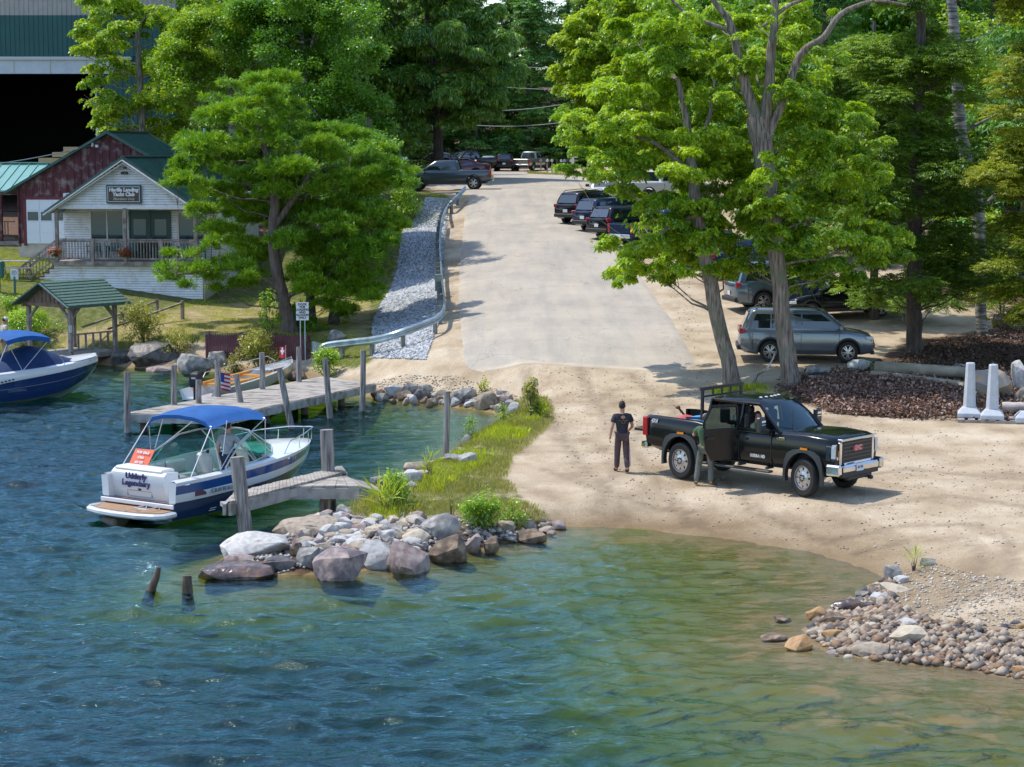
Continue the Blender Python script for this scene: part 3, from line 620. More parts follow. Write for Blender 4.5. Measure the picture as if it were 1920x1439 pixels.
# oaks
OAK1 = [(1220,45,42),(1280,50,46),(1190,110,42),(1255,115,48),(1320,110,44),(1150,180,38),(1210,185,46),(1275,175,44),(1335,185,40),(1105,225,30),(1160,245,42),(1230,255,46),(1300,255,44),
 (1100,290,28),(1150,305,38),(1210,320,44),(1280,330,42),(1345,330,36),(1240,385,34),(1300,395,40),(1350,400,30),(1250,445,30),(1310,450,36),(1360,455,28),(1170,490,24),(1210,495,34),(1265,490,34),(1155,508,16),(1185,525,14),(1235,455,24),(1320,490,20),(1290,470,30),(1345,500,26),(1225,470,30),(1285,505,22),(1270,420,34),(1330,430,34),(1385,500,24),(1300,330,26,-1.4),(1312,385,24,-1.4),(1322,440,26,-1.5),(1290,290,24,-1.3),(1330,470,20,-1.3),(1280,250,20,-1.2),(1360,265,34),(1090,180,20),(1075,250,14)]
OAK2 = [(1400,120,36),(1375,170,34,2),(1470,130,40),(1540,110,36),(1590,150,30),(1500,185,42),(1560,205,42),(1420,205,30,2.5),(1480,250,44,1.5),(1540,270,46),(1610,235,32),(1395,290,38,2),(1500,325,48),(1570,340,44),(1630,310,34),
 (1400,350,40),(1460,385,46),(1530,400,46),(1600,400,42),(1655,385,30),(1420,430,36),(1480,450,40),(1550,460,42),(1620,450,40),(1680,440,28),(1390,470,28),(1500,495,28),(1570,505,24),(1445,340,28,-1.6),(1425,330,26,-1.5),(1450,385,32,-1.6),(1425,400,24,-1.5),(1480,400,24,-1.5),(1462,430,30,-1.5),(1435,300,20,-1.5),(1440,460,22,-1.4),(1475,470,20,-1.3),(1440,485,24),(1410,500,26),(1470,505,26),(1530,500,30),(1600,500,28),(1660,480,30),(1700,450,26),(1640,490,22),(1450,60,30,2),(1380,60,32,2),(1330,30,34,2),(1510,50,30,2),(1395,75,24,-1),(1440,30,26,-1),(1425,125,22,-1),(1480,60,24,-1),(1375,120,22,-1),(1460,160,22,-1),(1560,30,26,2),(1640,340,28),(1500,20,24,2)]
hero_tree('oak_tree', 'leaning oak nearer the road, trunk bent left over the parked cars', 'tree', 66,
  [[(1377,722,17),(1368,690,15),(1352,620,14),(1338,560,14),(1325,490,13),(1308,400,12),(1298,320,10),(1288,240,7),(1270,150,4)], [(1310,400,6),(1250,430,4),(1200,470,2)], [(1300,330,6),(1230,270,4),(1160,250,2)], [(1296,290,5),(1330,220,4),(1340,150,2)]],
  OAK1, 'oak', .125, 270, LM['oak'], BARK['oak'], 5, limbs=.3, back=2, gap=.75, low=-.15, flat=.5)
hero_tree('oak_tree', 'upright forked oak with bare grey upper limbs beside the silver SUV', 'tree', 65.5,
  [[(1487,727,19),(1480,690,17),(1470,620,16),(1460,520,15),(1452,440,15),(1440,350,17),(1427,270,20),(1418,220,18)],
   [(1422,235,13),(1400,170,10),(1385,110,8),(1372,50,7),(1345,10,5),(1325,-20,4)], [(1430,240,12),(1440,180,11),(1445,110,9),(1452,50,8),(1450,-20,6)], [(1378,60,4),(1330,45,4),(1280,20,3),(1250,-10,2)],
   [(1430,50,4),(1480,10,4),(1540,-10,3)], [(1432,270,9),(1465,200,8),(1500,105,7),(1545,70,6),(1580,25,5),(1640,2,3),(1700,10,2)]],
  OAK2, 'oak', .125, 270, LM['oak'], BARK['oak'], 6, limbs=.3, back=2, gap=.75, low=-.15, flat=.5)
# hemlocks and the birch on the right
def conifer_lobes(x, ytop, ybot, wtop, wbot, Y, n, rng, rpx=30, depth=2.5):
    o = []
    for k in range(n):
        t = rng.random(); yy = ytop + (ybot-ytop)*t; hw = wtop+(wbot-wtop)*t; a = rng.uniform(0, 6.28); q = rng.uniform(.35, 1)
        v = P(x + hw*q*math.cos(a), yy + 14*q, Y + q*math.sin(a)*hw*Y/FPX*.8); s = rpx*rng.uniform(.7, 1.4)*Y/FPX; o.append((v.x, v.y, v.z, s*1.2, s*1.2, s*.5))
    return o
rg = np.random.default_rng(21)
hero_tree('hemlock_tree', 'tall dark hemlock with thick straight trunk right of the silver SUV', 'tree', 73,
  [[(1714,674,17),(1714,640,15),(1714,560,14),(1716,400,13),(1720,250,11),(1726,100,9),(1730,-60,7)]], None, 'hem', .17, 170, LM['hem'], BARK['dark'], 12, limbs=.7, extra=conifer_lobes(1715,-90,560,70,165,73,120,rg,34), gap=1.2)
hero_tree('hemlock_tree', 'low dark hemlock boughs hanging over the back of the silver SUV', 'tree', 80,
  [[(1640,640,9),(1640,560,8),(1642,400,7),(1640,200,5),(1640,40,3)]], None, 'hem', .19, 150, LM['hem'], BARK['dark'], 13, limbs=.7, extra=conifer_lobes(1620,40,560,60,130,80,60,rg,36), gap=1.2)
hero_tree('birch_tree', 'crooked grey birch trunk leaning left near the right edge', 'tree', 76,
  [[(1846,655,13),(1842,620,11),(1838,540,10),(1836,440,11),(1832,380,12),(1815,310,12),(1802,240,11),(1795,150,11),(1788,60,10),(1780,-60,8)], [(1830,400,4),(1860,370,3),(1890,330,2)], [(1800,250,4),(1850,225,3),(1900,200,2)]],
  [(1800,40,40,2),(1850,120,40,2),(1880,40,40,2),(1830,200,30,2),(1870,280,34,2.5),(1850,340,26,2.5)], 'fine', .13, 50, LM['birch'], BARK['birch'], 14, limbs=.4)
hero_tree('hemlock_tree', 'yellow-green hemlock hanging in from the right edge above the boulders', 'tree', 70,
  [[(1985,700,13),(1985,500,12),(1984,250,9),(1984,-60,6)]], None, 'hem', .17, 170, LM['hemy'], BARK['dark'], 15, limbs=.8, extra=conifer_lobes(1965,-60,600,70,120,70,75,rg,34), gap=1.2)
hero_tree('maple_tree', 'bright young maple in the undergrowth behind the birch trunk', 'tree', 84,
  [[(1790,640,5),(1785,520,4),(1790,420,3)]], [(1790,470,40),(1850,500,40),(1800,540,34),(1850,420,40),(1900,480,30),(1780,400,30),(1890,560,26),(1740,530,30)], 'broad', .15, 50, LM['maple'], BARK['dark'], 16)
# left hand deciduous group
hero_tree('maple_tree', 'yellow-green maple standing before the dark boat shed opening', 'tree', 112,
  [[(270,330,8),(268,250,7),(262,150,6),(258,50,4)]], None, 'oak', .19, 86, LM['maple'], BARK['oak'], 41, extra=px_lobes([(190,45,26),(150,60,22),(180,100,32),(160,155,26),(225,70,36),(280,40,40),(230,130,40),(200,190,36),(260,190,44),(300,120,44),(190,235,20),(230,250,34),(290,245,40),(330,200,40),(330,60,40),(150,100,18),(250,290,20),(155,185,16),(340,270,36),(320,150,40),(180,10,30),(240,0,40),(310,-10,44),(380,20,44),(370,110,30)], 112, 1, rg, .5), gap=.85, low=-.2)
hero_tree('birch_tree', 'pale green birch with visible white branches above the barn roof', 'tree', 107,
  [[(440,360,7),(436,250,6),(430,150,5),(420,60,4),(410,-40,3)], [(430,150,3),(380,130,2.5),(340,100,1.5)], [(432,180,3),(470,130,2.5),(500,90,1.5)], [(425,90,3),(450,40,2.2),(440,0,1.5)]], None, 'fine', .13, 84, LM['birch'], BARK['birch'], 42,
  extra=env_lobes(410,60,95,120,107,46,36,rg,3,.5) + env_lobes(370,150,60,60,107,14,30,rg,2,.5), gap=.8, clump=1.2)
hero_tree('birch_tree', 'tall dense green birch rising straight behind the bushy pine', 'tree', 103,
  [[(560,420,9),(562,300,8),(566,200,6),(572,120,5),(560,40,4),(548,-60,3)], [(566,200,4),(620,140,3),(660,90,2)], [(570,130,3),(590,60,2.5),(600,-10,2)]], None, 'fine', .13, 90, LM['birchd'], BARK['birch'], 43,
  extra=env_lobes(590,90,105,160,103,64,38,rg,4,.5) + env_lobes(650,260,60,90,103,26,34,rg,3,.5) + env_lobes(480,30,50,90,104,14,34,rg,2,.5), gap=.85, clump=1.2)
hero_tree('maple_tree', 'dense dark green tree filling the bank between pine and parked pickups', 'tree', 98,
  [[(700,430,7),(700,380,6),(695,300,5),(690,220,3)]], None, 'broad', .16, 90, LM['birchd'], BARK['dark'], 44, extra=env_lobes(668,350,50,110,98,36,30,rg,3,.55)+env_lobes(630,400,50,90,100,20,32,rg,2,.55), gap=1.0)
hero_tree('chestnut_tree', 'big dark spreading tree with drooping leaves above the parked pickup', 'tree', 143,
  [[(822,310,10),(822,270,9),(818,200,8),(806,120,6),(800,20,4)]], None, 'droop', .32, 70, LM['chest'], BARK['dark'], 45, extra=env_lobes(810,100,140,145,143,84,38,rg,5,.5)+env_lobes(760,215,70,45,143,18,30,rg,3,.5)+env_lobes(930,150,60,60,143,14,28,rg,3,.5), gap=.8, clump=1.3)
hero_tree('maple_tree', 'fresh green maple between the road and the leaning oak top', 'tree', 128,
  [[(1150,345,7),(1150,250,6),(1145,150,5),(1150,40,3)]], None, 'oak', .22, 80, LM['maple'], BARK['dark'], 46, extra=env_lobes(1140,130,75,140,128,48,36,rg,4,.5)+env_lobes(1120,240,55,50,128,14,28,rg,3,.5)+env_lobes(1200,290,60,60,110,20,30,rg,3,.5)+env_lobes(1200,60,60,110,126,20,36,rg,3,.5), gap=.9, low=-.2, clump=1.2)
# ------------------------------------------------ the wood behind: a few kinds, copied
def proto_broad(seed, H, Wd, lm, name, style='broad', L=.42):
    rng = np.random.default_rng(seed); root = empty(name, (0,0,0)); tb = MB()
    tb.tube([(0,0,-.5),(.1,0,H*.3),(0,.1,H*.6),(.1,0,H*.9)], [.26,.2,.14,.05], 7); lb = []
    for k in range(34):
        a = rng.uniform(0, 6.28); t = rng.uniform(.12, 1); q = math.sqrt(rng.random())*Wd*math.sin(min(1, (1.1-t)*2.2+.15)*1.4); r = rng.uniform(1.1, 1.9)
        lb.append((q*math.cos(a), q*math.sin(a), H*t, r*1.1, r*1.1, r*.62)); tb.tube([(0,0,max(1, H*t-1.6)), lb[-1][:3]], [.07,.02], 4)
    tb.build('trunk', BARK['dark'], root, smooth=60); link('crown', crown_mesh('crown', lb, style, L, 22, lm, rng, .9, -.5, clump=1.6), root); return root
def proto_conifer(seed, H, Wd, lm, name, L=.45):
    rng = np.random.default_rng(seed); root = empty(name, (0,0,0)); tb = MB(); tb.tube([(0,0,-.5),(0,0,H*.5),(0,0,H)], [.3,.2,.03], 7); lb = []
    for k in range(95):
        t = rng.random()**.9; hw = Wd*(1-t)**.7+.25; a = rng.uniform(0, 6.28); q = rng.uniform(.3, 1)*hw; r = rng.uniform(.6, 1.25)*(1-t*.5)
        lb.append((q*math.cos(a), q*math.sin(a), 1+H*t*.97-q*.22, r*1.3, r*1.3, r*.35)); 
        if k % 2: tb.tube([(0,0,1+H*t*.97), lb[-1][:3]], [.04,.015], 4)
    tb.build('trunk', BARK['dark'], root, smooth=60); link('crown', crown_mesh('crown', lb, 'hem', L, 34, lm, rng, 1.2, -.3, clump=1.5), root); return root
PB = [proto_broad(1, 20, 4.2, LM['far'], 'broadleaf_tree'), proto_broad(2, 17, 4.6, LM['birchd'], 'broadleaf_tree'), proto_broad(3, 22, 4.0, LM['chest'], 'broadleaf_tree', 'droop', .5)]
PC = [proto_conifer(4, 22, 3.6, LM['dark'], 'evergreen_tree'), proto_conifer(5, 25, 3.2, LM['hem'], 'evergreen_tree'), proto_conifer(6, 19, 4.0, LM['dark'], 'evergreen_tree')]
rb = random.Random(4); used_p = set()
def plant(proto, X, Y, s, label, group):
    o = proto if id(proto) not in used_p else copy_tree(proto); used_p.add(id(proto))
    o.location = (X, Y, hz(X, Y)); o.rotation_euler = (0, 0, rb.uniform(0, 6.28)); o.scale = (s, s, s*rb.uniform(.92, 1.1)); tag(o, label, 'tree', group); return o
WB = 'leafy green tree crowded in the wood beyond the parking area'; WC = 'dark evergreen crowded in the wood beyond the parking area'
for Y, x0, x1, st in ((222,-38,44,5.2),(232,-50,60,5.5),(244,-60,70,6),(258,-50,50,8)):
    X = x0
    while X < x1:
        cen = -8 < X < 8; pr = rb.choice(PC if (cen or rb.random() < .5) else PB); con = pr in PC
        plant(pr, X+rb.uniform(-1,1), Y+rb.uniform(-3,3), rb.uniform(.95,1.3), WC if con else WB, 'evergreens of the far wood' if con else 'leafy trees of the far wood'); X += st*rb.uniform(.8, 1.2)
RB_, RC_ = 'leafy tree in the wood at the right behind the lakeside oaks', 'shady evergreen in the wood at the right behind the lakeside oaks'
for X, Y in [(16,112),(21,100),(25,108),(30,96),(17.5,122),(23,118),(29,112),(36,104),(20,132),(27,128),(33,122),(40,116),(18,146),(25,142),(33,138),(42,132),(50,122),(22,90),(27,86),(32,90),(37,88),(21,160),(30,156),(40,150),(17,172),(26,172),(36,170),(48,150),(20,190),(30,188),(42,186),(56,150),(14.5,100),(24.5,80)]:
    pr = rb.choice(PC + PB[:2]); con = pr in PC
    plant(pr, X+rb.uniform(-1,1), Y+rb.uniform(-1.5,1.5), rb.uniform(.75,1.0), RC_ if con else RB_, 'evergreens of the right hand wood' if con else 'leafy trees of the right hand wood')
LB_, LC_ = 'leafy tree in the belt behind the club and the boat shed', 'evergreen in the belt behind the club and the boat shed'
for X, Y in [(-13,126),(-16,120),(-12,140),(-17,136),(-20,146),(-14,158),(-20,166),(-9,150),(-14,178),(-22,184),(-28,176),(-11,190),(-18,200),(-36,186),(-44,180),(-8.5,165),(-26,200),(-36,204),(-48,200)]:
    pr = rb.choice(PC + PB + PB); con = pr in PC
    plant(pr, X+rb.uniform(-.8,.8), Y+rb.uniform(-1.5,1.5), rb.uniform(.75,1.05) if X < -8 else .6, LC_ if con else LB_, 'evergreens behind the club' if con else 'leafy trees behind the club')
# ------------------------------------------------ buildings
M_ = lambda *a, **k: mat(*a, **k)
WHITE_SIDING = M_('white_clapboard', (.74,.76,.80), (.84,.86,.89), 2.5, .6, bump=.05, c3=(.66,.63,.60), s3=3)
OLDWOOD = M_('weathered_wood', (.21,.17,.15), (.38,.33,.30), 4, .9, bump=.6, bscale=12, stretch=(1,1,.4), c3=(.15,.12,.10), s3=3)
GREYWOOD = M_('grey_plank', (.27,.24,.21), (.45,.41,.365), 3, .9, bump=.5, bscale=14, stretch=(.6,3,1), c3=(.20,.175,.15), s3=2.2)
PILEWOOD = M_('grey_pile_wood', (.09,.08,.078), (.40,.37,.35), 7, .9, bump=1, bscale=9, stretch=(2.5,2.5,.16), contrast=.38)
GREENROOF = M_('green_metal_roof', (.012,.055,.050), (.02,.08,.07), 1.5, .38, spec=.5)
GREENSH = M_('green_shingle', (.045,.095,.08), (.09,.16,.135), 14, .9, bump=.4, bscale=30)
BARNRED = M_('dark_red_barn_board', (.085,.022,.025), (.13,.04,.045), 2, .85, bump=.5, bscale=12, stretch=(3,3,.35), c3=(.27,.20,.20), s3=2.4)
GLASSD = M_('dark_window_glass', (.02,.045,.065), rough=.08, spec=.8)
DKGREEN = M_('dark_green_paint', (.008,.04,.035), rough=.4)
CONC = M_('concrete', (.40,.35,.30), (.52,.47,.41), 3, .9, bump=.3)
TRIM = M_('white_trim', (.70,.68,.68), (.80,.78,.78), 6, .6)
DARKMETAL = M_('dark_metal', (.03,.03,.035), rough=.4, metal=.6)
STEEL = M_('galvanised_steel', (.30,.40,.46), (.46,.56,.62), 3, .35, metal=.55, bump=.1, c3=(.25,.30,.32), s3=1.4)
CHROME = M_('chrome', (.75,.76,.78), rough=.08, metal=1)
YAW = R(-8)
def frame_at(v, yaw): return Matrix.Translation(v) @ Matrix.Rotation(yaw, 4, 'Z')
def clap(mb, x0, x1, z0, z1, y, top=None, step=.115, m=0):
    """clapboards on the plane y facing -y; top(z) gives (xa, xb) limits"""
    z = z0
    while z < z1 - .01:
        zt = min(z+step, z1); a, b = (x0, x1)
        if top: a, b = top((z+zt)/2)
        if b-a > .05:
            mb.add([(a,y-.03,z+.016),(b,y-.03,z+.016),(b,y-.01,zt),(a,y-.01,zt),(a,y,z),(b,y,z)], [(0,1,2,3),(4,5,1,0)], m); mb.mi[-1] = 1  # lower lip of each board takes the darker second material
        z += step
def window(parent, x0, x1, z0, z1, y, fm, split=0, name='window'):
    f = MB(); t = .07
    for c, d in (((x0+x1)/2, z0), ((x0+x1)/2, z1)): f.box((c, y-.04, d), (x1-x0+t, .08, t))
    for c in (x0, x1): f.box((c, y-.05, (z0+z1)/2), (t, .10, z1-z0-t+.002))
    for k in range(split): f.box((x0+(x1-x0)*(k+1)/(split+1), y-.05, (z0+z1)/2), (.05, .07, z1-z0-t))
    w_ = f.build(name, fm, parent); g = MB(); g.box(((x0+x1)/2, y-.05, (z0+z1)/2), (x1-x0-t, .02, z1-z0-t)); g.build('pane', GLASSD, w_); return w_
def club():
    o = P(108, 489.5, 95.0); root = empty('clubhouse', o, YAW, 'white clapboard yacht clubhouse with green metal roof and railed front porch', 'clubhouse')
    W = 6.75; D = 9.4; pd = 2.1; EH = 2.55; AP = 4.75; mid = W/2
    wl = MB()
    # porch back wall with openings covered by windows and doors, gable and skirt
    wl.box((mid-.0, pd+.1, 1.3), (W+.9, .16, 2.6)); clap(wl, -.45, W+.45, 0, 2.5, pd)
    wl.box((W+.4, pd+3.6, .9), (.14, 7.0, 4.4)); wl.box((-.4, pd+3.6, .9), (.14, 7.0, 4.4))
    wl.prism([(-.1,.06,EH-.02),(W+.1,.06,EH-.02),(W+.1,.06,EH+.05),(mid,.06,AP-.12),(-.1,.06,EH+.05)], (0,.1,0))
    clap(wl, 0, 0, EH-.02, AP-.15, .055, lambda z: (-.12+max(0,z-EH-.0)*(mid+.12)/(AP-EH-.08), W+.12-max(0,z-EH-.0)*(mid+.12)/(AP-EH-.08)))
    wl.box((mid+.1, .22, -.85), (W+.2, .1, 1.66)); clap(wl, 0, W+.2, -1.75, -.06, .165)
    # stepped siding under the stairs
    n = 8; run = 1.95/n; rise = 1.5/n
    for k in range(n):
        x1 = -k*run; x0 = x1-run; zt = -.02-(k+1)*rise
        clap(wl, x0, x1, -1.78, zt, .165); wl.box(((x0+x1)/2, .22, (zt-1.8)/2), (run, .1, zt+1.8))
    wl.build('wall', [WHITE_SIDING, M_('clapboard_underside', (.22,.21,.22), rough=.9)], root)
    rf = MB()
    e = .5; zs = EH-.28
    for s, xe in ((-1, -e), (1, W+e)):
        a = (mid, -.35, AP+.1); b = (xe, -.35, zs+.02)
        rf.prism([a, b, (b[0], b[1], b[2]-.09), (a[0], a[1], a[2]-.09)], (0, D+.35, 0))
        k = 0
        while k*.3 < D:   # ribs of the metal roof
            y = -.3+k*.3; rf.bar((mid, y, AP+.12), (xe, y, zs+.04), .035, .035); k += 1
    rf.bar((mid, -.36, AP+.12), (mid, D, AP+.12), .22, .06)
    r = rf.build('roof', GREENROOF, root)
    tr = MB()
    for s, xe in ((-1, -e), (1, W+e)):
        tr.bar((mid, -.38, AP-.06), (xe, -.38, zs-.12), .05, .17, up=(0,1,0)); tr.bar((mid, -.33, AP-.20), (xe+ -s*.25, -.33, zs-.02), .03, .10, up=(0,1,0))
    tr.box((mid, .02, EH-.06), (W+.3, .06, .12)); tr.box((W+.42, pd-.03, 1.1), (.14,.1,2.9)); tr.build('rake_trim', TRIM, root)
    fl = MB(); fl.box((mid, pd/2-.02, -.06), (W+.35, pd+.2, .1)); fl.box((mid, -.14, -.12), (W+.35, .05, .16)); fl.build('porch_floor', OLDWOOD, root)
    cl = MB(); cl.box((mid, pd/2+.08, EH-.1), (W, pd-.2, .06)); cl.build('porch_ceiling', WHITE_SIDING, root)
    for x in (0.0, mid-.06, W-.05):
        p = MB(); p.box((x, 0, EH/2-.1), (.15, .15, EH+.05)); p.build('porch_post', OLDWOOD, root)
    ra = MB(); ra.box((mid, 0, 1.02), (W-.1, .12, .05)); ra.box((mid, 0, .93), (W-.1, .04, .09)); ra.box((mid, 0, .12), (W-.1, .04, .08))
    x = .14
    while x < W-.1: ra.box((x, 0, .5), (.04, .035, .8)); x += .145
    ra.bar((W, 0, 1.0), (W, pd, 1.0), .1, .05)
    for x in (1.72, 5.05): ra.box((x, .0, .5), (.16, .14, 1.05))
    ra.build('porch_railing', OLDWOOD, root)
    # stairs to the left
    st = MB(); 
    for k in range(n): st.box((-(k+.5)*run, .72, -.02-(k+1)*rise+.0), (run+.05, 1.1, .05)); st.box((-(k)*run-.01, .14, -.02-(k+.5)*rise), (.035, .05, rise))
    for k in range(n): st.box((-(k+.5)*run, .14, -.0-(k+1)*rise), (run+.04, .07, .05))
    st.build('stairs', M_('dark_red_step', (.12,.05,.045), (.19,.10,.08), 4, .8), root)
    for yy in (.02, 1.25):
        s = MB(); a = (0, yy, 1.0); b = (-n*run-.1, yy, 1.0-1.5); s.bar(a, b, .05, .1); s.bar((0,yy,.18), (-n*run-.1,yy,.18-1.5), .04, .08)
        k = 0
        while k*.16 < n*run: x = -.1-k*.16; z = x*1.5/1.95; s.box((x, yy, z+.58), (.035, .035, .85)); k += 1
        for x in (-n*run-.05,): s.box((x, yy, x*1.5/1.95+.45), (.1, .1, 1.35))
        s.build('stair_railing', OLDWOOD, root)
    fd = MB(); fd.box((mid, 4, -1.2), (W+.6, 7.6, 1.4)); fd.build('foundation', CONC, root)
    window(root, .92, 2.55, .92, 2.3, pd, TRIM, 1); window(root, 5.25, 6.72, .92, 2.25, pd, TRIM, 0)
    d = MB(); d.box((3.85, pd-.03, 1.15), (2.0, .05, 2.3)); 
    for x in (2.85, 3.85, 4.85): d.box((x, pd-.06, 1.15), (.07, .06, 2.34))
    dd = d.build('door', DKGREEN, root)
    for x in (3.35, 4.35): g = MB(); g.box((x, pd-.065, 1.35), (.62, .012, 1.1)); g.build('pane', GLASSD, dd)
    h = MB(); h.box((3.93, pd-.1, 1.0), (.03,.06,.14)); h.build('handle', CHROME, dd)
    # sign
    cx = (240.5-108)/40; sg = MB(); sg.box((cx, -.06, 3.12), (1.68, .05, .86)); s = sg.build('sign', M_('sign_green_edge', (.01,.06,.07), rough=.5), root)
    b = MB(); b.box((cx, -.09, 3.12), (1.50, .02, .70)); bp = b.build('sign_board', M_('sign_brown', (.055,.035,.03), (.10,.065,.05), 3, .6), s)
    f = MB()
    for z in (2.775, 3.465): f.box((cx, -.105, z), (1.54, .014, .022))
    for x in (cx-.76, cx+.76): f.box((x, -.105, 3.12), (.022, .014, .69))
    WP = M_('sign_white_paint', (.75,.74,.76), rough=.6); f.build('sign_border', WP, s)
    for tx, z, sz in (('Harilla Landing', 3.32, .235), ('Yacht Club', 3.11, .235)):
        text_obj('lettering', tx, sz, WP, s, (cx, -.104, z), (R(90), 0, 0), .003, .12, .012)
    text_obj('lettering', 'Members Only', .17, M_('sign_buff_paint', (.45,.40,.36), rough=.6), s, (cx, -.104, 2.90), (R(90), 0, 0), .003, .3, .004)
    L = MB(); L.box((mid, -.02, AP-.42), (.14, .12, .06)); L.cyl((mid-.1, -.12, AP-.66), .06, .14, 10, 'Y'); L.cyl((mid+.1, -.12, AP-.66), .06, .14, 10, 'Y'); L.box((mid, -.04, AP-.6), (.24, .06, .05)); L.build('floodlight', DARKMETAL, root)
    vp = MB(); vp.cyl((W-1.4, 8.3, AP+.25), .06, 1.6, 8); vp.build('vent_pipe', STEEL, root)
    return root
CLUB = club()
def chair(loc, rz, label):
    root = empty('porch_chair', loc, rz, label, 'chair', 'green plastic chairs on the porch'); m = M_('green_plastic', (.012,.10,.085), rough=.35); DK = m
    s = MB(); s.box((0, 0, .40), (.5, .46, .035)); s.build('seat', m, root, bevel=.01)
    b = MB()
    for k in range(7): b.bar((-.21+k*.07, .2, .42), (-.2+k*.067, .34, .98 - abs(k-3)**2*.012), .05, .02)
    b.bar((-.23,.33,.9),(.23,.33,.9),.03,.03); b.bar((-.23,.24,.55),(.23,.24,.55),.03,.03); b.build('backrest', m, root)
    a = MB()
    for x in (-.28, .28): a.box((x, -.02, .64), (.07, .5, .03)); 
    a.build('armrest', m, root)
    for x in (-.25, .25):
        for y in (-.2, .2): l = MB(); l.bar((x*1.08, y*1.1, 0), (x, y, .62), .045, .045); l.build('leg', m, root)
fr = CLUB.matrix_basis.copy() if False else frame_at(CLUB.location, YAW)
for i, (x, y, rz, lb) in enumerate([(1.30,1.35,0,'green plastic porch chair left of the first window, leftmost'),(2.2,1.45,.05,'green plastic porch chair under the right half of the first window'),(3.15,1.3,-.1,'green plastic porch chair beside the left side of the doors'),(5.65,1.4,.1,'green plastic porch chair under the right window, nearer the doors'),(6.4,1.35,-.15,'green plastic porch chair at the far right end of the porch')]):
    chair(fr @ Vector((x, y, 0)), YAW+rz, lb)
def flowers(loc, label, r=.3):
    root = empty('flower_basket', loc, 0, label, 'flowers', 'hanging flower baskets on the porch rail'); rng = np.random.default_rng(int(loc[0]*50) % 999)
    b = MB(); b.lathe([(.02,-.22),(.15,-.2),(.2,-.02),(.19,0),(.02,-.02)], n=12); b.build('basket', M_('basket_fibre', (.10,.06,.03), rough=.9), root)
    for nm, m, n, q in (('foliage', LM['fern'], 130, .9), ('red_flowers', LM['red'], 150, 1.05), ('white_flowers', LM['white'], 60, 1.06)):
        d = nrm(rng.normal(size=(n, 3))); d[:, 2] = np.abs(d[:, 2])*.9-.25; C = d*r*q*rng.uniform(.7, 1, (n, 1)); 
        if nm == 'white_flowers': C = C[C[:, 0] < .05]; d = nrm(C)
        V, F, lv = sprigs(C, d[:len(C)], np.full(len(C), .055), 'broad', rng); link(nm, np_mesh(nm, V, F, m, {'lv': ('FACE', lv)}), root)
flowers(fr @ Vector((-.05, -.22, .42)), 'red and white petunia basket at the head of the stairs'); flowers(fr @ Vector((3.3, -.22, .42)), 'white and red petunia basket on the middle of the porch rail')
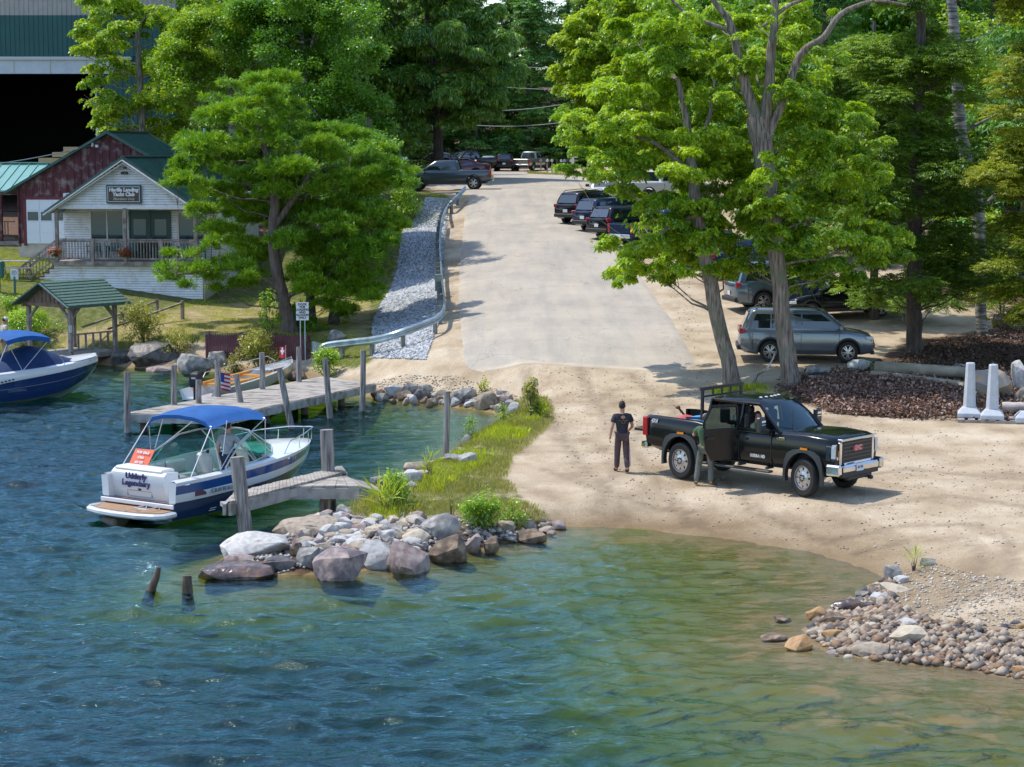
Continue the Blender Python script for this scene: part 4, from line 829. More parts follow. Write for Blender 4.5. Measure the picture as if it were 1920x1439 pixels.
def barn():
    o = P(36, 478, 100.0); root = empty('red_barn', o, YAW, 'weathered dark red barn with green metal roof and white garage door', 'barn')
    s = 100/FPX; W = 10.0; z0 = 0; FZ = (478-457)*s; EH = (478-362)*s+.08; AP = (478-249)*s; D = 6.0; mid = (212-36)*s+.1; W = mid*2
    wl = MB(); wl.prism([(0,0,FZ),(W,0,FZ),(W,0,EH+.25),(mid,0,AP-.12),(0,0,EH+.25)], (0,.15,0)); wl.box((.07, D/2, (FZ+EH)/2), (.14, D, EH-FZ+.3)); wl.box((W-.07, D/2, (FZ+EH)/2), (.14, D, EH-FZ+.3))
    x = .02
    while x < W:     # battens
        zt = EH+.2+(AP-EH-.35)*min(x, W-x)/mid; wl.box((x, -.02, (FZ+zt)/2), (.045, .03, zt-FZ)); x += .36
    wl.build('wall', BARNRED, root)
    rf = MB(); e = .55; zs = EH+.28-e*(AP-EH)/mid
    for xe in (-e, W+e):
        rf.prism([(mid,-.35,AP),(xe,-.35,zs),(xe,-.35,zs-.1),(mid,-.35,AP-.1)], (0,D+.4,0)); k = 0
        while k*.32 < D: rf.bar((mid,-.3+k*.32,AP+.02),(xe,-.3+k*.32,zs+.02),.035,.04); k += 1
    rf.bar((mid,-.36,AP+.02),(mid,D,AP+.02),.25,.06); rf.build('roof', GREENROOF, root)
    f = MB(); f.box((W/2, D/2, FZ/2-.35), (W+.04, D, FZ+.7)); f.build('foundation', CONC, root)
    d = MB(); x0, x1 = (53-36)*s, (131-36)*s; z1 = (478-375)*s
    for r_ in range(4):
        zz0 = FZ+(z1-FZ)*r_/4; zz1 = FZ+(z1-FZ)*(r_+1)/4
        for c in range(3):
            a = x0+(x1-x0)*c/3; b = x0+(x1-x0)*(c+1)/3; d.box(((a+b)/2, -.05, (zz0+zz1)/2), (b-a-.03, .04, zz1-zz0-.03))
    d.box(((x0+x1)/2, -.03, (FZ+z1)/2), (x1-x0, .04, z1-FZ)); dr = d.build('garage_door', M_('white_garage_paint', (.66,.70,.74), rough=.5), root)
    for c in range(3):
        a = x0+(x1-x0)*c/3; b = x0+(x1-x0)*(c+1)/3; g = MB(); g.box(((a+b)/2, -.075, FZ+(z1-FZ)*.625), (b-a-.14, .012, .42)); g.build('pane', GLASSD, dr)
    t = MB(); t.box((x0-.08, -.05, (FZ+z1)/2), (.14, .06, z1-FZ+.2)); t.box(((x0+x1)/2, -.05, z1+.08), (x1-x0+.3, .06, .15)); t.build('door_frame', M_('bright_barn_red', (.15,.03,.035), rough=.8), root)
    l = MB(); l.box(((194-36)*s, -.12, (478-276)*s), (.13,.14,.12)); l.box(((185-36)*s, -.1, (478-272)*s), (.1,.12,.25)); l.build('wall_lamp', TRIM, root)
    w_ = MB(); w_.box((W+.02, 1.2, 1.9), (.05, .9, 1.3)); ww = w_.build('window', TRIM, root); g = MB(); g.box((W+.05, 1.2, 1.9), (.02, .75, 1.15)); g.build('pane', GLASSD, ww)
    v = MB(); v.cyl(((312-36)*s+.9, 4.6, AP-.55), .07, 1.5, 8); v.build('vent_pipe', STEEL, root)
barn()
def side_porch():
    a = P(-60, 450, 104); root = empty('porch_shelter', a, YAW, 'open deck shelter with pale green ribbed roof at the left edge', 'shelter')
    zr = P(0, 307, 106).z - a.z; ze = P(0, 357, 103.5).z - a.z; W = 4.6; rf = MB()
    rf.prism([(-4,2.4,zr),(-4,-.6,ze),(-4,-.6,ze-.08),(-4,2.4,zr-.08)], (W+4,0,0)); rf.prism([(-4,2.4,zr),(-4,5.4,ze),(-4,5.4,ze-.08),(-4,2.4,zr-.08)], (W+4,0,0))
    x = -4
    while x < W: rf.bar((x,2.4,zr+.02),(x,-.6,ze+.02),.035,.05); x += .5
    rf.box((0,2.4,zr+.04),(W+4,.3,.06)); rf.build('roof', M_('pale_green_metal', (.12,.30,.27), (.15,.34,.31), 2, .35), root)
    p = MB(); p.box((W/2-2, -.3, ze-.14), (W+4, .12, .2)); p.build('beam', BARNRED, root)
    for x in (-2, 1.92): q = MB(); q.box((x, -.3, ze/2-.15), (.16, .16, ze)); q.build('post', BARNRED, root)
    dk = MB(); dk.box((0, 2, -.1), (W+3, 5, .12)); dk.box((0, -.5, -.25), (W+3, .06, .35)); dk.build('deck', OLDWOOD, root)
    r = MB(); r.box((0,-.3,.95),(W+.7,.1,.05)); r.box((0,-.3,.12),(W+.7,.05,.08)); x = -2.2
    while x < 2.3: r.box((x,-.3,.52),(.04,.04,.8)); x += .16
    r.build('railing', M_('brown_stained_wood', (.12,.07,.05), (.18,.11,.08), 5, .8), root)
side_porch()
def shed():
    Y = 130; z0 = hz(-30, Y)-.3; root = empty('boat_shed', (0, Y, z0), 0, 'huge metal boat storage shed with black open bay and green band', 'boat shed')
    def q(px, py): v = P(px, py, Y); return v.x, v.z-z0
    xr = q(178, 0)[0]; xe = q(330, 0)[0]; xl = -46; zb = q(0, 139)[1]; zg0 = q(0, 107)[1]; zg1 = q(0, 29)[1]; zt = zg1+5
    tan = M_('tan_ribbed_metal', (.34,.33,.30), (.40,.385,.35), 2, .6); tealm = M_('teal_metal', (.004,.075,.075), (.006,.095,.09), 1, .5)
    def ribs(mb, xa, xb, za, zb_, y, st=.3):
        mb.box(((xa+xb)/2, y+.06, (za+zb_)/2), (xb-xa, .1, zb_-za)); x = xa+.1
        while x < xb: mb.box((x, y-.01, (za+zb_)/2), (.05, .05, zb_-za)); x += st
    a = MB(); ribs(a, xl, xe, zg1, zt, 0); a.build('upper_wall', tan, root); b = MB(); ribs(b, xl, xe, zg0+.01, zg1-.01, -.05); ribs(b, xr, xe, 0, zg0-.02, 0); b.build('green_wall', tealm, root)
    b = MB(); b.box((xl+2.1, 6, zg0/2), (4.2, 12, zg0)); b.build('side_wall', tealm, root)
    h = MB(); h.box(((xl+xr)/2+.9, -.2, (zb+zg0)/2), (xr-xl+2.6, .2, zg0-zb)); x = xr+2
    hd = h.build('door_header', M_('white_door_track', (.46,.54,.58), (.54,.62,.66), 2, .5), root)
    t = MB(); t.box(((xl+xr)/2+.9, -.28, zg0-.12), (xr-xl+2.8, .3, .16)); x = xr-.6
    while x > xl: t.box((x, -.32, (zb+zg0)/2), (.08, .05, zg0-zb)); x -= 2.3
    t.build('door_track', M_('cream_track', (.55,.55,.50), rough=.6), root)
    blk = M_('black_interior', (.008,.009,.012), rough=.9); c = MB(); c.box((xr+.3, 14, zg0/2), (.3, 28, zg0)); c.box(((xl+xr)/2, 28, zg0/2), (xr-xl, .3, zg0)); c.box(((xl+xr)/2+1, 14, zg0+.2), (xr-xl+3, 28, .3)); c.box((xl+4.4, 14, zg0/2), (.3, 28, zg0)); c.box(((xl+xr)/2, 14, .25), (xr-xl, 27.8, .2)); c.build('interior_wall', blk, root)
    r = MB(); r.prism([(xl-1,-.6,zt),(xl-1,14,zt+4),(xl-1,30,zt),(xl-1,30,zt-.2),(xl-1,-.6,zt-.2)], (xe-xl+2,0,0)); r.build('roof', GREENROOF, root)
    l = MB(); l.box((xr-.05, -.06, zb/2), (.12, .1, zb)); l.build('corner_trim', STEEL, root)
shed()
o = P(96, 300, 118); root = empty('lumber_stack', o, 0, 'stepped stack of pale planks behind the barn roof', 'lumber'); 
for k, (x, w_, z) in enumerate([(0,2.2,0),(.55,1.7,.3),(.95,1.2,.6)]):
    b = MB(); b.box((x+.5, 0, z-1.2 if k == 0 else z), (w_, 1.2, .28 if k else 2.6)); b.build('plank_bundle', M_('fresh_lumber', (.45,.33,.17), (.52,.40,.22), 3, .8), root)
# overhead service wire
def cable(pts, r, label, name='overhead_wire', sag=.0, m=None):
    a, b = pts; mb = MB(); n = 14; mb.tube([a.lerp(b, i/n) - Vector((0, 0, sag*4*(i/n)*(1-i/n))) for i in range(n+1)], r, 5)
    o = mb.build(name, m or M_('wire_sheath', (.22,.24,.26), rough=.6), None); return tag(o, label, 'wire', 'overhead service wires')
cable((P(-220, 322, 96), P(190, 268, 99.6)), .025, 'pale service wire running from the barn gable to the left edge', sag=.35)
for a, b, s, lb in (((940,122,205),(1130,127,190),.2,'short pale wire highest in the gap of the dark wood'),((890,158,205),(1150,166,190),.3,'second pale wire across the gap of dark wood'),((840,204,205),(1160,172,190),.8,'rising wire in the middle of the dark gap'),((840,230,205),(1180,204,190),.9,'lowest wire sagging across the dark gap over the parked cars')):
    cable((P(*a), P(*b)), .035, lb, sag=s)
# ------------------------------------------------ pavilion over the gangway
def pavilion():
    f = P(76, 572, 83.0); d = Vector((.6, .8, 0)); p = Vector((.8, -.6, 0)); ang = math.atan2(.8, .6)  # local x along ridge
    root = empty('dock_pavilion', (f.x, f.y, 0), ang, 'small open timber pavilion with green shingle roof on the boat gangway', 'pavilion')
    ez = f.z; L = 3.3; W = 1.75; az = ez+.95
    r = MB()
    for s in (-1, 1): r.prism([(0,0,az),(0,s*W,ez),(0,s*W,ez-.09),(0,0,az-.09)], (L,0,0))
    for s in (-1, 1):
        for k in range(9):
            t0 = k/9; t1 = (k+1)/9; z0 = az+(ez-az)*t0; z1 = az+(ez-az)*t1; r.add([(-.02,s*W*t0,z0+.005),(L+.02,s*W*t0,z0+.005),(L+.02,s*W*t1,z1+.04),(-.02,s*W*t1,z1+.04),(L+.02,s*W*t1,z1),(-.02,s*W*t1,z1)], [(0,1,2,3),(3,2,4,5)])
    r.build('roof', GREENSH, root)
    for xx in (-.03, L+.03):
      g = MB()
      for s in (-1, 1): g.bar((xx,0,az-.06),(xx,s*W,ez-.06),.04,.16,up=(1,0,0))
      g.build('rake_board', M_('faded_green_board', (.06,.13,.12), (.14,.19,.18), 4, .8), root)
    gb = MB(); gb.prism([(.3,-1.25,ez+.02),(.3,1.25,ez+.02),(.3,.02,az-.15),(.3,-.02,az-.15)], (.05,0,0)); 
    for k in range(9): y = -1+k*.25; gb.box((.28,y,ez+.1+(1-abs(y)/1.3)*.3),(.02,.02,.18+(1-abs(y)/1.3)*.55))
    gb.box((.32,0,ez-.02),(.12,2.7,.14)); gb.box((L-.35,0,ez-.02),(.12,2.7,.14)); 
    for s in (-1,1): gb.box((L/2,s*1.28,ez-.05),(L-.2,.1,.14))
    gb.build('gable_board', M_('brown_gable_board', (.13,.08,.055), (.25,.17,.12), 3, .85, bump=.4), root)
    for x in (.45, L-.45):
        for s in (-1, 1):
            q = MB(); q.box((x, s*1.28, ez/2-.45), (.15, .15, ez+.75)); q.bar((x, s*1.28, ez-.65), (x+(.5 if x < 1 else -.5), s*1.28, ez-.12), .09, .09); q.bar((x, s*1.28, ez-.65), (x, s*.75, ez-.1), .09, .09); q.build('post', OLDWOOD, root)
    dk = MB()
    for k in range(24): dk.box((-.1+k*.15, 0, .5), (.135, 2.5, .05))
    dk.box((L/2,-1.22,.42),(L+.3,.08,.2)); dk.box((L/2,1.22,.42),(L+.3,.08,.2)); dk.build('deck', GREYWOOD, root)
    rp = MB()
    for k in range(26): rp.box((L+.1+k*.15, 0, .52+k*.028), (.14, 1.5, .05), rot=Matrix.Rotation(-.18, 3, 'Y'))
    rp.build('ramp', GREYWOOD, root)
    for s in (-1, 1):
        rl = MB(); rl.bar((.45, s*1.28, 1.35), (L-.45, s*1.28, 1.35), .1, .06); rl.bar((.45, s*1.28, .7), (L-.45, s*1.28, .7), .05, .08)
        for k in range(1, 6): rl.box((.45+k*(L-.9)/6, s*1.28, 1.02), (.08,.05,.7))
        if s < 0: rl.build('railing', OLDWOOD, root)
        h = MB(); h.bar((L-.4, s*.8, 1.4), (L+3.9, s*.8, 2.25), .09, .07); h.box((L+3.9, s*.8, 1.6), (.12,.12,1.5)); h.box((L+1.9, s*.8, 1.2), (.1,.1,1.3)); h.build('handrail', OLDWOOD, root)
    n = MB(); n.box((.36, -1.37, ez-.95), (.16, .02, .3)); n.build('notice', TRIM, root)
pavilion()
# ------------------------------------------------ fence, signs, picnic table
def fence():
    a = P(387, 655, 82); b = P(579, 648, 80.5); a.z = b.z = 0; d = b-a; L = d.length; root = empty('picket_fence', (a.x, a.y, 0), math.atan2(d.y, d.x), 'dark red stockade fence of pointed pickets behind the long dock', 'fence')
    p = MB(); n = int(L/.105); za = P(387,626,82).z; zb = P(579,628,80.5).z
    for k in range(n):
        x = k*.105; zt = za+(zb-za)*k/n+random.uniform(-.015,.015); g = max(.0, hz(a.x+d.x*k/n, a.y+d.y*k/n))-.1; w_ = .045
        p.prism([(x-w_,0,g),(x+w_,0,g),(x+w_,0,zt-.07),(x,0,zt),(x-w_,0,zt-.07)], (0,.025,0))
    p.build('pickets', M_('dark_red_picket', (.10,.035,.045), (.15,.055,.065), 3, .85, bump=.3), root)
    r = MB(); r.box((L/2,.06,.7),(L,.05,.09)); r.box((L/2,.06,za-.3),(L,.05,.09)); r.build('rail', BARNRED, root)
    for x in (.05, L*.33, L*.66, L-.05): q = MB(); q.box((x,.12,.6),(.1,.1,1.9)); q.build('post', BARNRED, root)
fence()
def board_sign():
    v = P(567, 584, 80.2); g = hz(v.x, v.y); root = empty('dock_sign', (v.x, v.y, g), R(4), 'white notice board about dock loading on a twin post behind the fence', 'sign')
    h = v.z-g; b = MB(); b.box((0,0,h),(.50,.02,.72)); s = b.build('panel', M_('sign_white', (.66,.70,.72), rough=.5), root)
    K = M_('sign_black', (.02,.02,.03), rough=.6)
    for k, t in enumerate(('DOCK','FOR','LOADING','AND','UNLOADING','ONLY')): text_obj('lettering', t, .118, K, s, (0,-.013,h+.27-k*.105), (R(90),0,0), .002, 0, .005)
    for x in (-.09,.09): p = MB(); p.bar((x,.03,-.3),(x,.03,h+.3),.04,.04); p.build('post', STEEL, root)
board_sign()
def park_sign():
    v = P(27, 515, 92); g = hz(v.x, v.y); root = empty('parking_sign', (v.x, v.y, g), R(3), 'small white rounded notice on a green post by the club stairs', 'sign'); h = v.z-g
    b = MB(); b.box((0,0,h),(.36,.02,.45)); s = b.build('panel', M_('sign_white', (.66,.70,.72)), root, bevel=.005)
    q = MB(); q.lathe([(.10,-.014),(.10,-.018),(.085,-.018),(.085,-.014)], (0,0,h+.08), 'Y', 20); q.build('ring', M_('sign_black', (.02,.02,.03)), s); text_obj('lettering', 'P', .15, M_('sign_black', (.02,.02,.03)), s, (0,-.013,h+.08), (R(90),0,0), .002)
    p = MB(); p.bar((0,.03,-.2),(0,.03,h-.1),.09,.09); p.build('post', M_('green_post', (.03,.14,.12), rough=.6), root)
park_sign()
def picnic():
    v = hit(32, 520); root = empty('picnic_table', v, R(8), 'grey slatted picnic table on the lawn left of the club stairs', 'table'); t = MB()
    for k in range(5): t.box((0,-.3+k*.15,.75),(1.7,.13,.04))
    t.build('tabletop', GREYWOOD, root)
    for s in (-1,1): b = MB(); b.box((0,s*.7,.45),(1.7,.25,.04)); b.build('bench', GREYWOOD, root)
    for x in (-.6,.6): l = MB(); l.bar((x,-.75,0),(x,-.2,.74),.05,.09); l.bar((x,.75,0),(x,.2,.74),.05,.09); l.bar((x,-.75,.42),(x,.75,.42),.05,.09); l.build('leg', GREYWOOD, root)
picnic()
v = P(-2, 520, 92); root = empty('post_box', (v.x, v.y, hz(v.x, v.y)), 0, 'dark green box on a post cut by the left edge', 'post box'); b = MB(); b.box((0,0,v.z-root.location.z+.35),(.4,.4,.75)); b.build('box', M_('green_post', (.03,.14,.12)), root, bevel=.02); b = MB(); b.box((0,0,(v.z-root.location.z)/2),(.12,.12,v.z-root.location.z)); b.build('post', OLDWOOD, root)
# ------------------------------------------------ guardrail
def guardrail():
    top = [(604,652),(618,648),(660,643),(702,638),(735,630),(765,620),(795,609),(818,599),(830,586),(832,570),(829,545),(827,520),(825,490),(824,460),(825,435),(829,412),(836,394),(846,381),(858,369),(872,354)]
    pts = []
    for x, y in top:
        d = hit(x, y+28).y
        for _ in range(4): d = hit(x, y+.62*FPX/d).y
        pts.append(P(x, y, d))
    sm, _ = smooth_path(pts, [1]*len(pts), 4)
    root = empty('guardrail', (0,0,0), 0, 'curved galvanised guardrail running beside the boat ramp road', 'guardrail')
    prof = [(0,.155),(.035,.13),(.075,.09),(.075,.06),(.02,.02),(.02,-.02),(.075,-.06),(.075,-.09),(.035,-.13),(0,-.155)]
    rings = []
    for i, q in enumerate(sm):
        t = (sm[min(i+1,len(sm)-1)]-sm[max(i-1,0)]); t.z = 0; t.normalize(); nn = Vector((t.y, -t.x, 0)); rings.append([q + nn*a + Vector((0,0,b)) for a, b in prof] + [q + nn*(a-.012) + Vector((0,0,b)) for a, b in prof[::-1]])
    r = MB(); r.loft(rings); r.build('rail', STEEL, root, smooth=35)
    q = sm[0]; r = MB(); r.loft([[q+Vector(p) for p in ((0,0,.16),(0,.04,.16),(0,.04,-.16),(0,0,-.16))], [q+Vector(p) for p in ((-.35,.0,.24),(-.35,.05,.24),(-.35,.05,-.26),(-.35,.0,-.26))], [q+Vector(p) for p in ((-.42,.12,.22),(-.38,.16,.22),(-.38,.16,-.24),(-.42,.12,-.24))]]); r.build('end_terminal', STEEL, root)
    L = 0; nxt = .6
    for i in range(1, len(sm)):
        L += (sm[i]-sm[i-1]).length
        if L > nxt:
            q = sm[i]; t = (sm[i]-sm[i-1]).normalized(); g = hz(q.x, q.y); b = MB(); off = Vector((-t.y, t.x, 0))*.14; q2 = q+off; b.box((q2.x, q2.y, (q.z+.12+g-.3)/2), (.15, .13, q.z+.12-g+.3), math.atan2(t.y, t.x)); b.box((q.x+off.x*.4, q.y+off.y*.4, q.z), (.12,.12,.25), math.atan2(t.y, t.x)); b.build('rail_post', M_('rail_post_steel', (.16,.18,.17), (.26,.27,.25), 3, .6, metal=.3), root); nxt += 1.9
    q = P(822, 530, 0.1+hit(824,560).y); b = empty('electric_box', (q.x, q.y, hz(q.x, q.y)), 0, 'grey green electric box on a post against the guardrail bend', 'electric box'); c = MB(); c.box((0,0,q.z-b.location.z),(.30,.2,.72)); c.box((0,-.11,q.z-b.location.z+.05),(.2,.03,.4)); c.build('cabinet', M_('grey_green_box', (.26,.33,.31), (.33,.39,.37), 4, .5), b, bevel=.01); c = MB(); c.box((0,.06,.5),(.1,.08,1.3)); c.build('post', OLDWOOD, b)
guardrail()
# ------------------------------------------------ docks
def boards(mb, a, b, c, d, w=.16, gap=.012, th=.05, z=None):
    """planks across the strip a->b (one edge) and d->c (other edge)"""
    a, b, c, d = map(Vector, (a, b, c, d)); L = ((b-a).length+(c-d).length)/2; n = max(1, int(L/(w+gap)))
    for k in range(n):
        t0 = k/n; t1 = (k+1)/n-gap/L; e = Vector((0,0,random.uniform(-.006,.006))); j = random.uniform(-.015,.015)
        p = [a.lerp(b,t0)+e, a.lerp(b,t1)+e, d.lerp(c,t1)+e, d.lerp(c,t0)+e]; u = (p[2]-p[1]).normalized()*j; p = [q+u for q in p]
        mb.prism(p, (0,0,-th))
def pile(parent, base, top, r, name='pile', m=None, n=12, r2=None, cut=False):
    b = MB(); base = Vector(base); top = Vector(top); k = 9; pts = []; rr = []
    for i in range(k+1):
        t = i/k; q = base.lerp(top, t) + Vector((mnoise.noise(base*3+Vector((t*2,0,0))), mnoise.noise(base*3+Vector((0,t*2,5))), 0))*r*.22; pts.append(q); rr.append((r*(1-t)+(r2 or r)*t)*(1+.08*mnoise.noise(Vector((t*5,base.x,0)))))
    if cut: pts[-1] = pts[-1] + Vector((0,0,0)); 
    b.tube(pts, rr, n); o = b.build(name, m or PILEWOOD, parent, smooth=45); return o
def long_dock():
    z = .62; A, B, C, D = G(233,775,z), G(427,779,z), G(704,719,z), G(604,706,z)
    root = empty('long_dock', (0,0,0), 0, 'long grey plank dock on posts reaching from the ramp into the lake', 'dock')
    # boards run across the walkway, i.e. along A-B / D-C
    mb = MB(); boards(mb, A, D, C, B, w=.19); mb.build('deck_boards', GREYWOOD, root)
    f = MB(); e = Vector((0,0,-.16))
    f.bar(A+e, B+e, .07, .26); f.bar(B+e, C+e, .07, .26); f.bar(A+e, D+e, .07, .26); f.bar(A.lerp(B,.5)+e, D.lerp(C,.5)+e, .1, .2)
    f.build('side_beam', M_('pale_weathered_beam', (.30,.29,.28), (.52,.51,.50), 3, .9, bump=.5, c3=(.18,.16,.14), s3=2.5), root)
    DW = M_('dark_pile_wood', (.09,.075,.065), (.17,.14,.12), 4, .95)
    for t in (.03,.3,.55,.8):
        for u in (.12,.88): q = A.lerp(D,t).lerp(B.lerp(C,t),u); pile(root, (q.x,q.y,-1.6), (q.x,q.y,z-.1), .12, 'support', DW)
    for (xt,yt,xb,yb) in [(441,702,453,763),(523.5,690,541,776),(609,672,617,760),(681,657,680,746),(491,661,492,730),(408,675,409,744),(560,651,561,716),(238,697,239,777),(326,685,327,759),(372,712,373,757)]:
        b = G(xb, yb, z if yb < 745 or xb < 380 else z-.15); t = P(xt, yt, b.y+.1); d = (t-b); pile(root, b-d*.8, t, .105, r2=.095, n=10)
long_dock()
def small_dock():
    z = .78; root = empty('small_dock', (0,0,0), 0, 'narrow grey boarding dock with angled platform beside the rock spit', 'dock')
    a, b, c, d = G(430,941,z), G(650,884,z), G(641,873,z), G(437,924,z)
    mb = MB(); boards(mb, a, b, c, d, w=.14); mb.build('walkway_boards', GREYWOOD, root)
    zz = z-.05; p = [G(541,912,zz), G(674,911,zz), G(640,889,zz), G(592,899,zz)]
    mb = MB(); boards(mb, G(541,912,zz), G(674,911,zz), G(652,893,zz), G(600,897,zz), w=.17); mb.build('platform_boards', GREYWOOD, root)
    mb = MB(); q = [G(674,911,zz), G(722,925,.42), G(700,908,.42), G(655,896,zz)]; boards(mb, q[0], q[1], q[2], q[3], w=.15); mb.build('ramp_boards', GREYWOOD, root)
    f = MB(); e = Vector((0,0,-.19)); f.bar(a+e, G(541,912,z)+e, .07, .28); f.bar(G(541,912,zz)+e, G(674,911,zz)+e, .07, .26); f.bar(G(674,911,zz)+e, G(722,925,.42)+e*.9, .07, .22)
    f.bar(G(541,912,z)+e, b+e, .06, .2); f.bar(b+e, c+e, .06, .26); f.bar(a+e+Vector((-.12,0,0)), d+e, .08, .26); f.bar(G(415,934,z)+e*.8, G(470,930,z)+e*.8, .22, .1)
    f.build('side_beam', M_('weathered_beam', (.26,.25,.24), (.42,.41,.40), 3, .9, bump=.5, c3=(.18,.16,.14), s3=2.5), root)
    q = G(460,1000,0); t = P(446,857,q.y+.1); dd = t-q; pile(root, q-dd*.7, t, .165, r2=.17, n=14)
    q = G(615,884,z); t = P(611,806,q.y+.15); pile(root, (q.x+.05,q.y,-1.2), t, .175, r2=.17, n=14)
    for x, y in ((617,925),(604,925)): q = G(x, y, .5); pile(root, (q.x,q.y,-.6), (q.x,q.y,z-.2), .07, 'support', n=8)
small_dock()
def lone(name, pb, pt, r, label, cat='pile', m=None, r2=None, group=None, dz=-1.2):
    q = G(*pb, 0); t = P(*pt, q.y); d = t-q; o = pile(None, q + d.normalized()*dz, t, r, name, m, r2=r2); tag(o, label, cat, group)
lone('mooring_post', (837,856), (839,734), .085, 'thin lone grey mooring post standing in the cove before the rocks', r2=.09)
WET = M_('wet_rotten_wood', (.03,.022,.018), (.14,.09,.06), 5, .5, bump=1, bscale=10, stretch=(2,2,.4), contrast=.3)
lone('broken_stump', (283,1110), (297,1064), .13, 'taller leaning rotten pile stump sticking out of the lake', 'stump', WET, .05, 'rotten pile stumps in the water', -.3)
lone('broken_stump', (351,1116), (349,1080), .14, 'shorter upright rotten pile stump right of the leaning one', 'stump', WET, .09, 'rotten pile stumps in the water', -.3)
# ------------------------------------------------ vehicles (local: +x forward, +y left, z up, origin on the ground between the axles' middle)
TYRE = M_('tyre_rubber', (.018,.018,.019), rough=.85); BLKPL = M_('black_plastic', (.022,.023,.025), rough=.6); GLS = M_('car_glass', (.010,.017,.022), rough=.04, spec=1.0, coat=1.0)
RIMM = M_('silver_rim', (.50,.50,.52), rough=.28, metal=.85); REDL = M_('red_lens', (.42,.012,.018), rough=.12, coat=1); HEADL = M_('headlight_lens', (.62,.65,.68), rough=.08, coat=1); ORANGE = M_('amber_lens', (.75,.25,.02), rough=.2)
PLATEM = M_('plate_white', (.62,.66,.70), rough=.5); INTR = M_('cabin_trim', (.02,.02,.022), rough=.8)
def paint(name, c, metal=.35): dk = max(c) < .07; return M_('paint_'+name, c, rough=.12 if dk else .24, metal=0 if dk else metal, coat=0 if dk else 1.0, spec=.4)
def arch_ring(r0, r1, n=14, a0=-8, a1=188): return [(r0*math.cos(R(a0+(a1-a0)*i/n)), r0*math.sin(R(a0+(a1-a0)*i/n)), r1*math.cos(R(a0+(a1-a0)*i/n)), r1*math.sin(R(a0+(a1-a0)*i/n))) for i in range(n+1)]
def wheel(parent, x, y, r, w, side, style='spoke10', tyre=TYRE, rim=None, steer=0):
    h = empty('wheel_hub', (0,0,0)); bpy.data.objects.remove(h)
    t = MB(); rr = r*.64; T = Matrix.Translation((x, y, r)) @ Matrix.Rotation(steer, 4, 'Z'); t.T = T
    t.lathe([(rr,-w/2+.01),(r*.90,-w/2),(r*.975,-w*.40),(r,-w*.22),(r,w*.22),(r*.975,w*.40),(r*.90,w/2),(rr,w/2-.01),(rr,-w/2+.01)], axis='Y', n=32)
    o = t.build('wheel', tyre, parent, smooth=40); g = MB(); g.T = T; s = side; yo = s*(w/2-.045)
    g.lathe([(rr,s*w/2-s*.012),(rr*.96,s*w/2-s*.012),(rr*.93,yo-s*.03),(rr*.90,yo-s*.10),(rr*.90,-s*.06)], axis='Y', n=28)
    d = MB(); d.T = T; d.lathe([(rr*.92,yo-s*.11),(.02,yo-s*.11)], axis='Y', n=20); 
    if style == 'steel8':
        g.lathe([(rr*.93,yo-s*.03),(rr*.86,yo-s*.01),(rr*.80,yo-s*.015)], axis='Y', n=28); g.lathe([(rr*.42,yo+s*.02),(rr*.32,yo+s*.035),(rr*.30,yo+s*.05),(rr*.1,yo+s*.055),(.001,yo+s*.055)], axis='Y', n=24); g.lathe([(rr*.56,yo+s*.005),(rr*.42,yo+s*.02)], axis='Y', n=24)
        for k in range(8):
            a = k*math.pi/4+.39; ca, sa = math.cos(a), math.sin(a); g.bar((rr*.5*ca, yo, rr*.5*sa), (rr*.86*ca, yo-s*.01, rr*.86*sa), rr*.40, .02, up=(0,1,0))
        for k in range(8): a = k*math.pi/4; d.cyl((rr*.24*math.cos(a), yo+s*.06, rr*.24*math.sin(a)), .018, .02, 6, 'Y')
    else:
        n = {'spoke10': 10, 'spoke5': 5, 'spoke6': 6}[style]
        for k in range(n):
            a = 2*math.pi*k/n + (.12 if k % 2 else -.12)*(n == 10); a2 = 2*math.pi*k/n; g.bar((rr*.12*math.cos(a2), yo, rr*.12*math.sin(a2)), (rr*.9*math.cos(a), yo-s*.015, rr*.9*math.sin(a)), rr*(.16 if n == 10 else .26), .03, up=(0,1,0))
        g.cyl((0, yo+s*.005, 0), rr*.2, .04, 16, 'Y')
    g.build('rim', rim or RIMM, o, smooth=40); d.build('brake_disc', DARKMETAL, o); return o
def ring_body(hw, zb, zt, crown=.03):
    half = [(0,zb),(hw*.80,zb),(hw*.95,zb+.09),(hw*.995,zb+.24),(hw,zb+(zt-zb)*.55),(hw*.985,zt-.16),(hw*.955,zt-.05),(hw*.90,zt-.005),(hw*.55,zt+crown*.7),(0,zt+crown)]
    return half + [(-y,z) for y, z in half[-2:0:-1]]
def body_loft(sts):
    mb = MB(); mb.loft([[(x, y, z) for y, z in ring_body(hw, zb, zt)] for x, hw, zb, zt in sts]); return mb
def house_ring(xr, xf, hw, z, c=.13):
    return [(xf,-hw+c*1.3,z),(xf-.02,0,z) if False else (xf+.03,0,z),(xf,hw-c*1.3,z),(xf-c,hw-c*.25,z),(xf-c*2.2,hw,z),((xr+xf)/2,hw+.01,z),(xr+c*1.6,hw,z),(xr+c*.4,hw-c*.4,z),(xr,hw-c*1.4,z),(xr-.02,0,z),(xr,-hw+c*1.4,z),(xr+c*.4,-hw+c*.4,z),(xr+c*1.6,-hw,z),((xr+xf)/2,-hw-.01,z),(xf-c*2.2,-hw,z),(xf-c,-hw+c*.25,z)]
